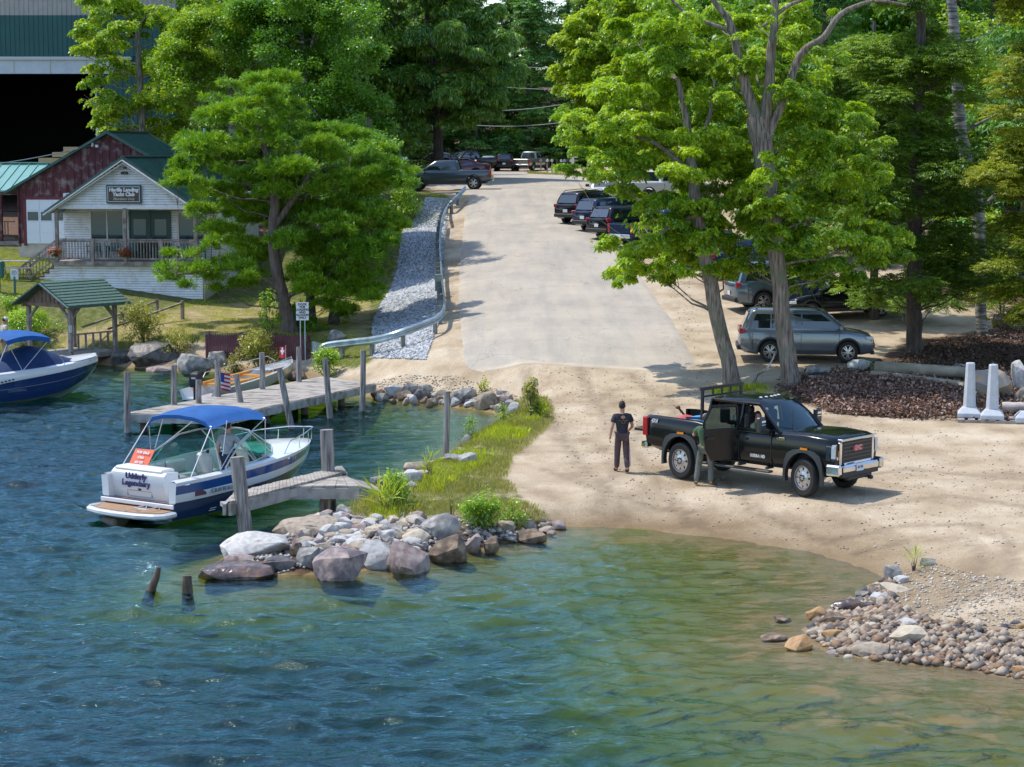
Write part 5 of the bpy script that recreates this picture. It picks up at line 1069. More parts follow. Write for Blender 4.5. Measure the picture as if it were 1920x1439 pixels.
def car(kind, name, label, cat, paintm, L=4.75, W=1.88, H=1.70, wb=2.75, r=.36, belt=1.08, zlow=.26, rimstyle='spoke10', rim=None, lower=None, rails=False, group=None, rear_red='corner', plate=True, rfront=1.0, chrome_bumper=False, bump_rear=True):
    root = empty(name, (0,0,0), 0, label, cat, group); w = W/2; fo = (L-wb)*.46; xf = wb/2+fo; xr = xf-L; P_ = kind == 'pickup'
    hood = belt-.06
    if P_:
        st = [(xr,w*.93,.55,belt-.02),(xr+.06,w*.97,.50,belt),(xr+.4,w,.45,belt),(xf-1.9,w,zlow+.12,belt),(xf-1.25,w,zlow+.12,belt),(xf-.55,w*.985,zlow+.12,hood),(xf-.16,w*.93,zlow+.16,hood-.08),(xf,w*.82,zlow+.25,hood-.22)]
    else:
        st = [(xr,w*.80,.52,belt-.10),(xr+.05,w*.90,.40,belt-.04),(xr+.22,w*.97,.32,belt),(xr+.6,w,zlow,belt+.01),(xf-1.4,w,zlow,belt-.01),(xf-1.0,w*.995,zlow,hood+.04),(xf-.45,w*.97,zlow+.02,hood-.04),(xf-.14,w*.90,zlow+.07,hood-.14),(xf,w*.74,zlow+.18,hood-.30)]
    body = body_loft(st).build('body', paintm, None, smooth=38)
    cuts = []
    for xw in (wb/2, -wb/2):
        c = MB(); c.cyl((xw, 0, r), r+.07, W+.4, 28, 'Y'); m = MB(); cuts.append(c)
    if P_: c = MB(); bx0 = xr+.08; bx1 = xf-wb*.0-(L*.655); c.box(((bx0+bx1)/2, 0, belt), (bx1-bx0, W-.22, .9)); cuts.append(c)
    boolean(body, cuts); body.parent = root; body.data.set_sharp_from_angle(angle=R(38))
    und = MB(); und.box(((xf+xr)/2, 0, zlow+.22), (L-.7, W-.55, .25)); und.box((wb/2,0,.55),(1.1,W-.6,.55)); 
    if not P_: und.box((-wb/2,0,.55),(1.0,W-.6,.5))
    und.build('underbody', BLKPL, root)
    # glasshouse
    if P_: gx0, gx1, tx0, tx1 = bx1+.05, xf-1.15, bx1+.20, xf-1.95
    elif kind == 'sedan': gx0, gx1, tx0, tx1 = xr+.55, xf-1.05, xr+1.35, xf-2.0
    else: gx0, gx1, tx0, tx1 = xr+.12, xf-.98, xr+.40, xf-1.80
    hb, ht = w*.93, w*.765; zb = belt-.03; zr = H-.05
    gm = MB(); gm.loft([house_ring(gx0, gx1, hb, zb), house_ring(gx0+(tx0-gx0)*.5, gx1+(tx1-gx1)*.5, (hb+ht)/2+.02, (zb+zr)/2), house_ring(tx0, tx1, ht, zr-.05), house_ring(tx0+.05, tx1-.06, ht-.06, zr), house_ring(tx0+.25, tx1-.3, ht-.28, H-.01)]); gm.build('cabin', paintm, root, smooth=35)
    def sy(t): return (hb+(((hb+ht)/2+.02)-hb)*t*2 if t < .5 else ((hb+ht)/2+.02)+(ht-((hb+ht)/2+.02))*(t-.5)*2)+.012
    g0, g1 = .10, .86; zz = lambda t: zb+(zr-.05-zb)*t
    xa = lambda t: gx0+(tx0-gx0)*t; xc = lambda t: gx1+(tx1-gx1)*t
    bp = [xa(0)+.22, (xa(0)+xc(0))/2-.30 if not P_ else (xa(0)+xc(0))/2-.12, xc(0)-.22]; n3 = kind == 'suv'
    cuts_x = [gx0+.28, gx0+(gx1-gx0)*.27, gx0+(gx1-gx0)*.56, gx1-.30] if n3 else [gx0+(.16 if P_ else .5), gx0+(gx1-gx0)*(.46 if P_ else .5), gx1-.28]
    top0 = tx0+.22; top1 = tx1-.16
    for s in (-1, 1):
        for k in range(len(cuts_x)-1):
            b0 = cuts_x[k]+(.03 if k else 0); b1 = cuts_x[k+1]-.03*(k < len(cuts_x)-2); t0 = max(top0, b0) if k == 0 else b0; t1 = min(top1, b1) if k == len(cuts_x)-2 else b1
            if k == 0: t0 = max(b0, top0)
            q = MB(); pts = [(b0, s*sy(g0), zz(g0)), (b1, s*sy(g0), zz(g0)), ((b1+t1)/2, s*sy(.5), zz(.5)), (t1, s*sy(g1), zz(g1)), (t0, s*sy(g1), zz(g1)), ((b0+t0)/2, s*sy(.5), zz(.5))]
            q.add([(p[0], p[1], p[2]) for p in pts]+[(p[0], p[1]-s*.03, p[2]) for p in pts], [(0,1,2,5),(5,2,3,4),(0,6,7,1),(1,7,8,2),(2,8,9,3),(3,9,10,4),(4,10,11,5),(5,11,6,0)]); q.build('side_window', GLS, root)
    for (x0, x1, dx, nm) in ((gx1, tx1, .05, 'windshield'), (gx0, tx0, -.05, 'rear_window')):
        q = MB(); a = .08; b_ = .90; c0 = x0+(x1-x0)*a+dx; c1 = x0+(x1-x0)*b_+dx; y0 = hb-.22; y1 = ht-.14
        if nm == 'rear_window' and kind == 'suv': a = .16; c0 = x0+(x1-x0)*a+dx
        q.prism([(c0,-y0,zz(a)),(c0,y0,zz(a)),(c1,y1,zz(b_)),(c1,-y1,zz(b_))], (-dx*1.2,0,-.0)); q.build(nm, GLS, root)
    # lamps, bumpers, trim
    for s in (-1, 1):
        q = MB(); q.box((xf-.22, s*(w*.78), hood-.22), (.28, .26, .12), s*-.38); q.build('headlight', HEADL, root, bevel=.02)
        q = MB()
        if P_: q.box((xr+.04, s*(w-.07), belt-.24), (.12, .15, .40))
        elif kind == 'sedan': q.box((xr+.10, s*(w*.80), belt-.14), (.22, .34, .16), s*.25)
        else: q.box((xr+.13, s*(w*.80), belt-.08), (.22, .26, .17), s*.25)
        q.build('taillight', REDL, root, bevel=.015)
        q = MB(); q.box((gx1-.25, s*(w+.10), belt+.08), (.12, .22, .15)); q.bar((gx1-.25, s*(w-.08), belt), (gx1-.25, s*(w+.05), belt+.05), .05, .04); q.build('mirror', paintm if not P_ else BLKPL, root, bevel=.02)
        for xw in (wb/2, -wb/2):
            q = MB(); rg_ = arch_ring(r+.065, r+.125); rings = [[(xw+a, s*(w+.012), r+b), (xw+c, s*(w+.004), r+d), (xw+c, s*(w-.08), r+d), (xw+a, s*(w-.10), r+b)] for a, b, c, d in rg_]; q.loft(rings); q.build('arch_trim', lower or BLKPL, root)
            wheel(root, xw, s*(w-.125), r, .235, s, rimstyle, rim=rim)
        q = MB(); q.box((0, s*(w-.01), zlow+(.20 if P_ else .09)), (wb-2*r-.12, .05, .13)); q.build('sill', lower or BLKPL, root)
        q = MB()
        for x in cuts_x[1:]: q.box((x-.16, s*(w+.005), belt-.16), (.17, .025, .03))
        q.build('door_handle', paintm, root); q = MB()
        for x in cuts_x[1:]+[cuts_x[0]+.1]: q.box((x-.01, s*(w-.004), (zlow+belt)/2+.03), (.012, .02, belt-zlow-.3))
        q.build('door_seam', INTR, root)
        if rails: q = MB(); q.tube([(tx0+.2, s*(ht-.10), H-.03), (tx0+.35, s*(ht-.09), H+.05), (tx1-.4, s*(ht-.09), H+.05), (tx1-.2, s*(ht-.10), H-.04)], .018, 6); q.build('roof_rail', DARKMETAL, root)
    q = MB(); q.box((xf-.01, 0, zlow+.32), (.10, W*.62, .22)); q.build('grille', BLKPL, root, bevel=.02)
    q = MB(); q.box((xf-.06, 0, zlow+.10), (.16, W*.74, .14)); q.build('front_bumper', CHROME if chrome_bumper else BLKPL, root, bevel=.03)
    q = MB(); q.box((xr+.02, 0, .50 if not P_ else .60), (.20, W*.86, .18)); q.build('rear_bumper', CHROME if (P_ and chrome_bumper) else BLKPL, root, bevel=.03)
    if plate:
        q = MB(); q.box((xr-.085 if P_ else xr-.03, 0, .60 if P_ else .74), (.012, .31, .16)); q.build('rear_plate', PLATEM, root); q = MB(); q.box((xf+.045, 0, zlow+.25), (.012, .31, .16)); q.build('front_plate', PLATEM, root)
    if P_: q = MB(); q.box((xr-.005, 0, belt-.25), (.05, W*.80, .44)); q.build('tailgate', paintm, root, bevel=.02)
    elif kind == 'suv': q = MB(); q.box((xr+.01, 0, belt-.12), (.06, W*.50, .05)); q.build('tailgate_trim', DARKMETAL, root)
    return root, wb, w-.125
def place_w(c, rear, front, side):
    """put the car by the contact points of its two camera-side wheels"""
    root, wb, t = c; a = hit(*rear); b = hit(*front); h = math.atan2(b.y-a.y, b.x-a.x); s = min(1.12, max(.88, Vector((b.x-a.x, b.y-a.y)).length/wb))
    mid = (a+b)/2; n = Vector((-math.sin(h), math.cos(h), 0)); o = mid - n*side*t*s; zc = (hz(o.x,o.y)); pit = math.atan2(a.z-b.z, wb*s)
    root.location = (o.x, o.y, (a.z+b.z)/2+.02); root.rotation_euler = (0, pit, h); root.scale = (s, s, s*1.07)
def place_h(c, rear, heading, side, front=False):
    root, wb, t = c; a = hit(*rear); h = R(heading); d = Vector((math.cos(h), math.sin(h), 0)); n = Vector((-d.y, d.x, 0)); o = a + d*wb/2*(-1 if front else 1) - n*side*t
    f = o+d*wb/2; bk = o-d*wb/2; zf, zk = hz(f.x, f.y), hz(bk.x, bk.y); root.location = (o.x, o.y, (zf+zk)/2+.02); root.rotation_euler = (0, math.atan2(zk-zf, wb), h); root.scale = (1, 1, 1.05)
PG = paint('grey', (.17,.20,.23), .5); PK = paint('black', (.008,.009,.012), .1); PN = paint('navy', (.012,.025,.06), .3); PW = paint('white', (.66,.66,.66), 0); PS = paint('silver_green', (.25,.25,.22), .5); PM = paint('maroon', (.11,.01,.018), .3); PSL = paint('slate', (.10,.14,.18), .45); PDG = paint('charcoal', (.045,.062,.078), .4); PSV = paint('silver', (.36,.36,.37), .6)
DKRIM = M_('dark_rim', (.05,.05,.055), rough=.4, metal=.7)
place_w(car('suv', 'parked_suv', 'silver grey SUV parked behind the two oak trunks', 'SUV', PG, 4.95, 1.93, 1.84, 2.85, .375, 1.14, rails=True), (1443,680), (1589,682), -1)
place_h(car('suv', 'parked_suv', 'slate blue boxy SUV with upright red tail lamps behind the silver one', 'SUV', PSL, 4.98, 1.97, 1.9, 2.9, .38, 1.16, rails=True), (1431,588), 12, -1)
place_h(car('sedan', 'parked_car', 'black sedan with its nose poking out between the slate and silver SUVs', 'car', PK, 4.8, 1.85, 1.45, 2.8, .33, .95), (1522,604), 186, 1, True)
place_h(car('suv', 'parked_suv', 'black compact SUV at the far left end of the roadside row', 'SUV', PK, 4.52, 1.84, 1.68, 2.69, .36, 1.08, rails=True, group='cars parked along the right side of the road'), (1104,423), 48, -1)
place_h(car('suv', 'parked_suv', 'dark blue wagon SUV second in the roadside row', 'SUV', PN, 4.6, 1.8, 1.68, 2.67, .35, 1.06, rails=True, group='cars parked along the right side of the road'), (1138,438), 42, -1)
place_h(car('suv', 'parked_suv', 'black crossover third in the roadside row, half under oak leaves', 'SUV', PK, 4.7, 1.9, 1.66, 2.75, .36, 1.08, group='cars parked along the right side of the road'), (1168,455), 38, -1)
place_h(car('pickup', 'pickup_truck', 'dark pickup with bright chrome rear bumper, fourth in the roadside row', 'pickup truck', PN, 5.8, 2.0, 1.85, 3.6, .40, 1.20, chrome_bumper=True, group='cars parked along the right side of the road'), (1218,472), 34, -1)
place_h(car('pickup', 'pickup_truck', 'white pickup facing the lake beyond the black compact SUV', 'pickup truck', PW, 5.6, 1.98, 1.9, 3.5, .40, 1.20), (1106,392), 255, -1, True)
place_h(car('pickup', 'pickup_truck', 'white pickup seen from behind with red lamp under the oak leaves', 'pickup truck', PW, 5.6, 1.98, 1.9, 3.5, .40, 1.20), (1215,385), 30, -1)
place_h(car('suv', 'parked_suv', 'dark SUV tail just left of the leaning oak trunk', 'SUV', PDG, 4.6, 1.85, 1.66, 2.7, .36, 1.08), (1312,503), 20, -1)
place_h(car('suv', 'parked_suv', 'navy SUV half hidden between the two oak trunks', 'SUV', PN, 4.6, 1.85, 1.66, 2.7, .36, 1.08), (1372,526), 15, -1)
place_h(car('pickup', 'pickup_truck', 'dark grey crew cab pickup parked side on at the top of the guardrail', 'pickup truck', PDG, 5.6, 1.95, 1.80, 3.55, .40, 1.17, rimstyle='spoke6', rim=RIMM, chrome_bumper=True), (888,357), 176, 1)
FG = 'vehicles parked at the top of the road'
place_h(car('pickup', 'pickup_truck', 'maroon pickup parked behind the dark grey pickup', 'pickup truck', PM, 5.7, 2.0, 1.85, 3.6, .40, 1.2, group=FG), (866,334), 182, 1)
place_h(car('sedan', 'parked_car', 'low dark red car showing above the grey pickup bed', 'car', PM, 4.6, 1.8, 1.42, 2.7, .33, .95, group=FG), (893,338), 184, 1)
place_h(car('suv', 'parked_suv', 'dark blue SUV roof showing above the maroon pickup', 'SUV', PN, 4.6, 1.85, 1.7, 2.7, .36, 1.08, group=FG), (846,326), 200, 1)
place_h(car('suv', 'parked_suv', 'green black boxy SUV half behind the bushes left of the grey pickup', 'SUV', PDG, 4.4, 1.85, 1.8, 2.6, .38, 1.15, group=FG), (764,342), 250, 1)
place_h(car('pickup', 'pickup_truck', 'big black pickup angled nose left in the far row', 'pickup truck', PK, 5.9, 2.03, 1.98, 3.65, .42, 1.28, group=FG), (915,322), 215, 1)
place_h(car('suv', 'parked_suv', 'black SUV with small white plate beside the big black pickup', 'SUV', PK, 4.6, 1.85, 1.7, 2.7, .36, 1.08, group=FG), (897,322), 78, -1)
place_h(car('sedan', 'parked_car', 'silver sedan tail with red lamps in the far row', 'car', PSV, 4.7, 1.83, 1.46, 2.75, .33, .98, group=FG), (929,321), 85, -1)
place_h(car('suv', 'parked_suv', 'black hatchback SUV with wide red lamps beside the silver sedan', 'SUV', PK, 4.6, 1.86, 1.7, 2.7, .36, 1.08, group=FG), (961,321.5), 86, -1)
place_h(car('pickup', 'pickup_truck', 'two-tone silver pickup with chrome bumper beside the mailboxes', 'pickup truck', PS, 5.6, 2.0, 1.9, 3.5, .40, 1.2, chrome_bumper=True, group=FG), (999,321.5), 66, -1)
# mailboxes
mbl = ['leftmost grey mailbox on a leaning post','small white fronted mailbox second from the left','mailbox with a pale arched door third in the row','dark mailbox in the middle of the row','white topped mailbox right of the middle','blue white mailbox low on a thin post','black mailbox beside the capped post','wide pale mailbox before the capped post']
for i, x in enumerate([1014,1026,1035,1044,1052,1058,1064,1070]):
    v = hit(x, 324+ i*.3); r_ = empty('mailbox', v, R(random.uniform(-12,12)), mbl[i], 'mailbox', 'roadside mailboxes'); p = MB(); p.box((0,0,.52),(.11,.11,1.04)); p.build('post', GREYWOOD, r_); b = MB(); c = [(.5,.14,.38),(.75,.75,.75),(.6,.6,.6),(.05,.05,.06),(.7,.68,.68),(.35,.4,.6),(.04,.04,.05),(.6,.58,.55)][i]
    b.loft([[( -.11,y,1.1),(.11,y,1.1),(.11,y,1.26),(.07,y,1.34),(0,y,1.37),(-.07,y,1.34),(-.11,y,1.26)] for y in (-.25,.25)]); b.build('box', M_('mailbox_%d' % i, (.35,.35,.36) if i == 0 else c, rough=.5), r_)
v = hit(1074, 327); r_ = empty('capped_post', v, 0, 'pale carved post with ball cap at the right end of the mailboxes', 'post'); p = MB(); p.box((0,0,.75),(.24,.24,1.6)); p.box((0,0,1.57),(.9,.2,.12)); p.ball((0,0,1.78),.14,12); p.build('carved_post', TRIM, r_)
# ------------------------------------------------ the black heavy duty pickup with open doors
def hd_truck():
    root = empty('pickup_truck', (0,0,0), 0, 'black heavy duty pickup with chrome bumper and open rear doors on the sand', 'pickup truck')
    PK2 = paint('gloss_black', (.006,.008,.010), .1); GL = bpy.data.materials.new('tinted_glass'); GL.use_nodes = True; n, l = nodes_of(GL); n.remove(n['Principled BSDF'])
    t = n.new('ShaderNodeBsdfTransparent'); t.inputs[0].default_value = (.30,.42,.40,1); g = n.new('ShaderNodeBsdfGlossy'); g.inputs[1].default_value = .03; g.inputs[0].default_value = (.75,.95,1,1); mx = n.new('ShaderNodeMixShader'); fr_ = n.new('ShaderNodeFresnel'); fr_.inputs[0].default_value = 1.9; l.new(fr_.outputs[0], mx.inputs[0]); l.new(t.outputs[0], mx.inputs[1]); l.new(g.outputs[0], mx.inputs[2]); l.new(mx.outputs[0], n['Material Output'].inputs[0]); MATS['tinted_glass'] = GL
    w = 1.03; r = .425; XF, XR = 2.2, -1.84; B = 1.36
    st = [(-3.10,w*.95,.72,B+.02),(-3.06,w*.985,.66,B+.03),(-2.8,w,.60,B+.04),(-1.35,w,.58,B+.03),(-1.12,w*.99,.56,B),(1.2,w*.99,.56,B),(1.5,w,.58,B+.01),(2.2,w*1.0,.60,B+.03),(2.85,w*.99,.60,B+.0),(3.04,w*.97,.60,B-.04),(3.12,w*.93,.62,B-.12)]
    body = body_loft(st).build('body', PK2, None, smooth=38); cuts = []
    for x in (XF, XR): c = MB(); c.cyl((x,0,r+.02), r+.13, 3, 32, 'Y'); cuts.append(c)
    c = MB(); c.box((-2.10,0,1.40),(1.86,1.72,.80)); cuts.append(c)
    c = MB(); c.box((.02,0,1.40),(2.1,1.80,1.5)); cuts.append(c)
    c = MB(); c.box((-.46,0,1.35),(.98,3,1.36)); cuts.append(c)
    c = MB(); c.box((-3.1,0,1.3),(.3,1.60,.62)); cuts.append(c)
    boolean(body, cuts); body.parent = root; body.data.set_sharp_from_angle(angle=R(38))
    def part(nm, mb, m, **k): return mb.build(nm, m, root, **k)
    q = MB(); q.box((0,0,.62),(5.4,1.2,.22)); q.box((2.2,0,.75),(1.0,1.3,.6)); q.box((-.5,0,.60),(1.6,1.7,.10)); part('chassis', q, BLKPL)
    q = MB(); q.cyl((XF,0,r),.07,1.5,8,'Y'); q.cyl((XR,0,r),.07,1.5,8,'Y'); q.ball((XR,0,r),.17); part('axle', q, DARKMETAL)
    # cab roof and pillars
    zr = 1.97; wb_, wt = .93, .76; fr0 = (1.28, B-.02); fr1 = (.62, zr-.05); rr0 = (-1.12, B-.02); rr1 = (-1.0, zr-.06)
    q = MB(); rings = []
    for x, hw, z, dz in ((.66,wt-.06,zr-.085,.02),(.5,wt,zr-.03,.045),(0,wt+.01,zr,.05),(-.6,wt+.01,zr-.01,.05),(-.98,wt-.02,zr-.04,.04),(-1.04,wt-.06,zr-.08,.02)):
        rings.append([(x,-hw,z-.06),(x,-hw-.015,z-.02),(x,-hw+.08,z+dz*.5),(x,-hw*.5,z+dz*.9),(x,0,z+dz),(x,hw*.5,z+dz*.9),(x,hw-.08,z+dz*.5),(x,hw+.015,z-.02),(x,hw,z-.06),(x,0,z-.05)])
    q.loft(rings); part('roof', q, PK2, smooth=40)
    q = MB()
    for k in range(5): q.ball((.42-abs(k-2)*.03,(k-2)*.2,zr+.055),(.06,.04,.02),8)
    part('cab_marker_lamp', q, HEADL)
    for s in (-1,1):
        q = MB(); q.tube([(1.42,s*(wb_),B-.03),(1.0,s*(wb_-.05),B+.28),(.62,s*wt,zr-.06)], [.055,.05,.05], 6)
        q.bar((1.2,s*(wb_+.03),B-.01),(-1.1,s*(wb_+.03),B-.01),.09,.06)
        q.bar((.10,s*wb_,B-.02),(.10,s*(wt),zr-.06),.09,.05,up=(1,0,0)); q.bar((-1.02,s*wb_,B-.02),(-.94,s*wt,zr-.06),.15,.05,up=(1,0,0)); q.tube([(.62,s*wt,zr-.06),(-.98,s*wt,zr-.06)], .045, 6)
        part('pillar', q, PK2, smooth=40)
    q = MB(); q.bar((-1.12,0,B-.0),(-1.04,0,zr-.06),1.7,.04,up=(1,0,0)) if False else q.prism([(-1.1,-.9,B-.04),(-1.1,.9,B-.04),(-1.03,.76,zr-.08),(-1.03,-.76,zr-.08)],(.03,0,0)); part('rear_window', q, GL)
    q = MB(); q.loft([[(1.40,-.90,B-.02),(1.47,-.45,B-.01),(1.50,0,B),(1.47,.45,B-.01),(1.40,.90,B-.02)],[(1.02,-.84,B+.31),(1.10,-.42,B+.31),(1.12,0,B+.31),(1.10,.42,B+.31),(1.02,.84,B+.31)],[(.66,-.73,zr-.07),(.72,-.38,zr-.045),(.74,0,zr-.04),(.72,.38,zr-.045),(.66,.73,zr-.07)]], cap=False, closed=False); part('windshield', q, GL, smooth=60)
    q = MB(); q.box((.68,-.845,0),(0,0,0)) if False else None
    for s, x0, x1 in ((1,.16,1.05),):
        q = MB(); q.prism([(x1+.14,s*(wb_+.005),B+.03),(x0,s*(wb_+.005),B+.03),(x0,s*(wt+.01),zr-.11),(.68,s*(wt+.01),zr-.11)],(0,-s*.01,0)); part('side_window', q, GL)
    # front doors seams, near window frame dark lining
    for s in (-1,1):
        q = MB()
        for x in (.12,1.17): q.box((x,s*(w*.99-.006),.98),(.014,.024,.72))
        q.box((.64,s*(w*.99-.002),B-.06),(1.05,.024,.016)); part('door_seam', q, INTR)
        q = MB(); q.box((.29,s*(w+.015),B-.22),(.22,.05,.045)); part('door_handle', q, BLKPL, bevel=.01)
        q = MB(); q.box((0,s*(w-.02),.46),(2.35,.20,.05)); 
        for x in (-.9,.1,1.0): q.box((x,s*(w-.2),.53),(.08,.3,.06))
        part('running_board', q, M_('step_black', (.05,.055,.06), rough=.5), bevel=.01)
        for x in (XF,XR):
            q = MB(); R0, R1 = r+.125, r+.215; rings = []
            for i in range(15):
                a = R(-14+208*i/14); k = 1/max(abs(math.cos(a))**6+abs(math.sin(a))**6, 1e-3)**(1/10); rings.append([(x+R0*math.cos(a),s*(w+.035),r+.02+R0*math.sin(a)),(x+R1*k*math.cos(a)*.98,s*(w+.022),r+.02+R1*k*math.sin(a)*.97),(x+R1*k*math.cos(a)*.98,s*(w-.06),r+.02+R1*k*math.sin(a)*.97),(x+R0*math.cos(a),s*(w-.12),r+.02+R0*math.sin(a))])
            q.loft(rings); part('arch_flare', q, M_('satin_black', (.03,.034,.038), rough=.38), smooth=40)
            q = MB(); q.box((x+.03,s*(w+.04),r+.02+R1*.985),(.22,.02,.045)); part('marker_lamp', q, ORANGE)
            wheel(root, x, s*(w-.13), r, .28, s, 'steel8', steer=(R(-6) if x > 0 else 0))
        # tow mirror
        q = MB(); q.box((1.02,s*(w+.26),B+.17),(.14,.26,.34)); part('mirror', q, M_('satin_black', (.03,.034,.038)), bevel=.03)
        q = MB(); q.bar((1.06,s*(w-.04),B-.0),(1.02,s*(w+.2),B+.02),.12,.10); part('mirror_arm', q, BLKPL, bevel=.02)
        q = MB(); q.box((1.095,s*(w+.24),B+.24),(.012,.17,.045)); q.box((1.095,s*(w+.24),B+.17),(.012,.17,.02)); part('mirror_trim', q, CHROME)
        q = MB(); q.box((-3.06,s*(w-.03),1.14),(.16,.14,.44)); part('taillight', q, REDL, bevel=.02)
        # headlight: dark housing, bright C band, amber strip
        q = MB(); q.box((2.97,s*.865,1.03),(.26,.28,.36),s*-.18); part('headlight', q, M_('headlight_black', (.015,.016,.02), rough=.1, coat=1), bevel=.03)
        q = MB(); q.box((3.085,s*.86,1.19),(.06,.32,.085),s*-.1); q.box((3.085,s*.965,1.06),(.10,.08,.26),s*-.3); q.bar((3.09,s*.94,.98),(3.10,s*.80,.90),.05,.06); part('daytime_lamp', q, HEADL)
        q = MB(); q.box((3.11,s*.79,1.0),(.03,.05,.17)); part('turn_signal', q, ORANGE)
        q = MB(); q.box((3.12,s*.74,1.02),(.10,.10,.50)); part('grille_column', q, CHROME, bevel=.02)
        q = MB(); q.box((3.12,s*.99,.68),(.42,.16,.24),s*-.12); part('bumper_corner', q, CHROME, bevel=.04)
        q = MB(); q.box((-3.14,s*.80,.68),(.22,.42,.16)); part('bumper_corner', q, CHROME, bevel=.04)
    q = MB(); q.box((3.12,0,1.03),(.08,1.40,.52)); part('grille', q, BLKPL)
    q = MB()
    for k in range(6): q.box((3.165,0,.82+k*.082),(.03,1.34,.030))
    part('grille_slat', q, M_('slat_black', (.03,.03,.033), rough=.3))
    q = MB(); q.box((3.13,0,1.31),(.16,1.50,.06)); q.box((3.17,0,.79),(.06,1.25,.045)); part('grille_surround', q, CHROME, bevel=.015)
    q = MB(); q.box((3.22,0,.68),(.22,1.62,.17)); part('front_bumper', q, CHROME, bevel=.04)
    q = MB(); q.box((3.20,0,.56),(.20,1.66,.12)); q.box((3.22,0,.47),(.12,1.1,.10)); q.box((3.34,.38,.42),(.14,.1,.08)); part('lower_valance', q, BLKPL, bevel=.02)
    q = MB(); q.box((-3.18,0,.66),(.2,1.3,.14)); q.box((-3.2,0,.5),(.3,.12,.1)); part('rear_bumper', q, BLKPL)
    RED = M_('badge_red', (.45,.02,.03), rough=.3)
    b = MB(); b.box((3.175,0,1.10),(.02,.50,.13)); bb = part('badge', b, M_('badge_dark', (.10,.02,.025), rough=.3)); text_obj('lettering', 'GMC', .155, M_('badge_pink', (.60,.20,.22), rough=.3), bb, (3.19,0,1.10), (R(90),0,R(90)), .006, 0, .012)
    b = MB(); b.box((3.345,-.12,.70),(.02,.32,.17)); bb = part('licence_plate', b, M_('plate_blue_white', (.55,.62,.72), rough=.4)); text_obj('lettering', '467 952', .075, M_('plate_ink', (.03,.05,.12), rough=.5), bb, (3.358,-.12,.70), (R(90),0,R(90)), .001, 0, .003)
    LT = M_('letter_silver', (.62,.63,.65), rough=.3, metal=.3)
    text_obj('lettering', 'SIERRA HD', .092, LT, root, (.75,-(w+.004),.78), (R(90),0,0), .004, .1, .006, 1.1)
    text_obj('lettering', '4X4', .13, LT, root, (-2.75,-(w+.004),1.28), (R(90),0,0), .004, .3, .006)
    b = MB(); b.box((1.47,-(w+.004),B-.13),(.26,.014,.07)); part('engine_badge', b, CHROME, bevel=.005)
    # bed liner, tailgate lowered, rack
    b = MB(); b.box((-2.10,0,.99),(1.84,1.70,.03)); part('bed_liner', b, BLKPL)
    b = MB(); b.box((-3.38,0,1.00),(.56,1.58,.07)); part('tailgate', b, M_('satin_black', (.03,.034,.038)), bevel=.01)
    b = MB()
    for s in (-1,1): b.box((-1.24,s*.86,1.78),(.07,.07,.75)); b.bar((-1.24,s*.86,1.45),(-1.75,s*.88,1.42),.06,.05)
    b.box((-1.24,0,2.13),(.08,1.86,.07)); b.box((-1.24,0,1.95),(.04,1.7,.04))
    for y in (-.4,.0,.4): b.box((-1.24,y,2.04),(.04,.04,.16))
    part('bed_rack', b, M_('rack_black', (.012,.012,.014), rough=.5))
    b = MB(); b.box((1.42,-.42,B+.02),(.012,.012,.9)); part('antenna', b, BLKPL)
    # seats, dash, wheel
    for s in (-1,1):
        for x in (.35,-.65): b = MB(); b.box((x,s*.45,.98),(.5,.55,.2)); b.box((x-.26,s*.45,1.35),(.14,.5,.62)); b.box((x-.26,s*.45,1.73),(.1,.26,.18)); part('seat', b, M_('seat_grey', (.05,.05,.052), rough=.8), bevel=.05)
    b = MB(); b.box((1.12,0,1.25),(.5,1.7,.2)); part('dashboard', b, INTR, bevel=.04); b = MB(); b.box((1.25,-.35,1.37),(.28,.6,.015)); part('dash_papers', b, M_('paper', (.6,.62,.62), rough=.8))
    # the opened rear doors, hinged at the middle pillar
    for s in (-1,1):
        d = empty('rd', (0,0,0)); dm = MB(); o_ = MB(); q = []
        th = R(64)*(-s)*-1; a = math.pi + (R(64) if s < 0 else -R(64)); ux, uy = math.cos(a), math.sin(a)   # along the door away from the hinge
        hx, hy = .10, s*(w-.02); nx_, ny_ = -uy*s, ux*s
        def D(u, z, t=0): return (hx+ux*u+nx_*t, hy+uy*u+ny_*t, z)
        bpy.data.objects.remove(d)
        dm.prism([D(0,.64),D(.80,.64),D(.95,.86),D(1.0,1.1),D(1.0,B+.0),D(0,B+.0)], tuple(Vector(D(0,0,.11))-Vector(D(0,0,0))))
        e_ = tuple(Vector(D(0,0,.05))-Vector(D(0,0,0)))
        for A_, B_ in (((0,B),(.05,zr-.1)),((.05,zr-.1),(.80,zr-.1)),((.80,zr-.1),(1.0,B+.18)),((1.0,B+.18),(1.0,B))):
            dm.bar(D(*A_,.03), D(*B_,.03), .07, .05, up=(nx_,ny_,0))
        dr = part('rear_door', dm, PK2, bevel=.015)
        g_ = MB(); g_.prism([D(.03,B,.03),D(.98,B,.03),D(.98,B+.17,.03),(D(.79,zr-.12,.03)),D(.07,zr-.12,.03)], tuple(Vector(D(0,0,.008))-Vector(D(0,0,0)))); g_.build('window', GL, dr)
        h_ = MB(); h_.bar(D(.72,B-.2,-.03), D(.94,B-.2,-.03), .04, .045); h_.build('handle', BLKPL, dr)
    place_w((root, 4.04, w-.13), (1271,897), (1500,931), -1); root.scale = (root.scale[0]*1.0, root.scale[1]*1.03, root.scale[2]*1.11); return root
TRUCK = hd_truck()
bpy.context.view_layer.update()
TM = TRUCK.matrix_basis.copy()
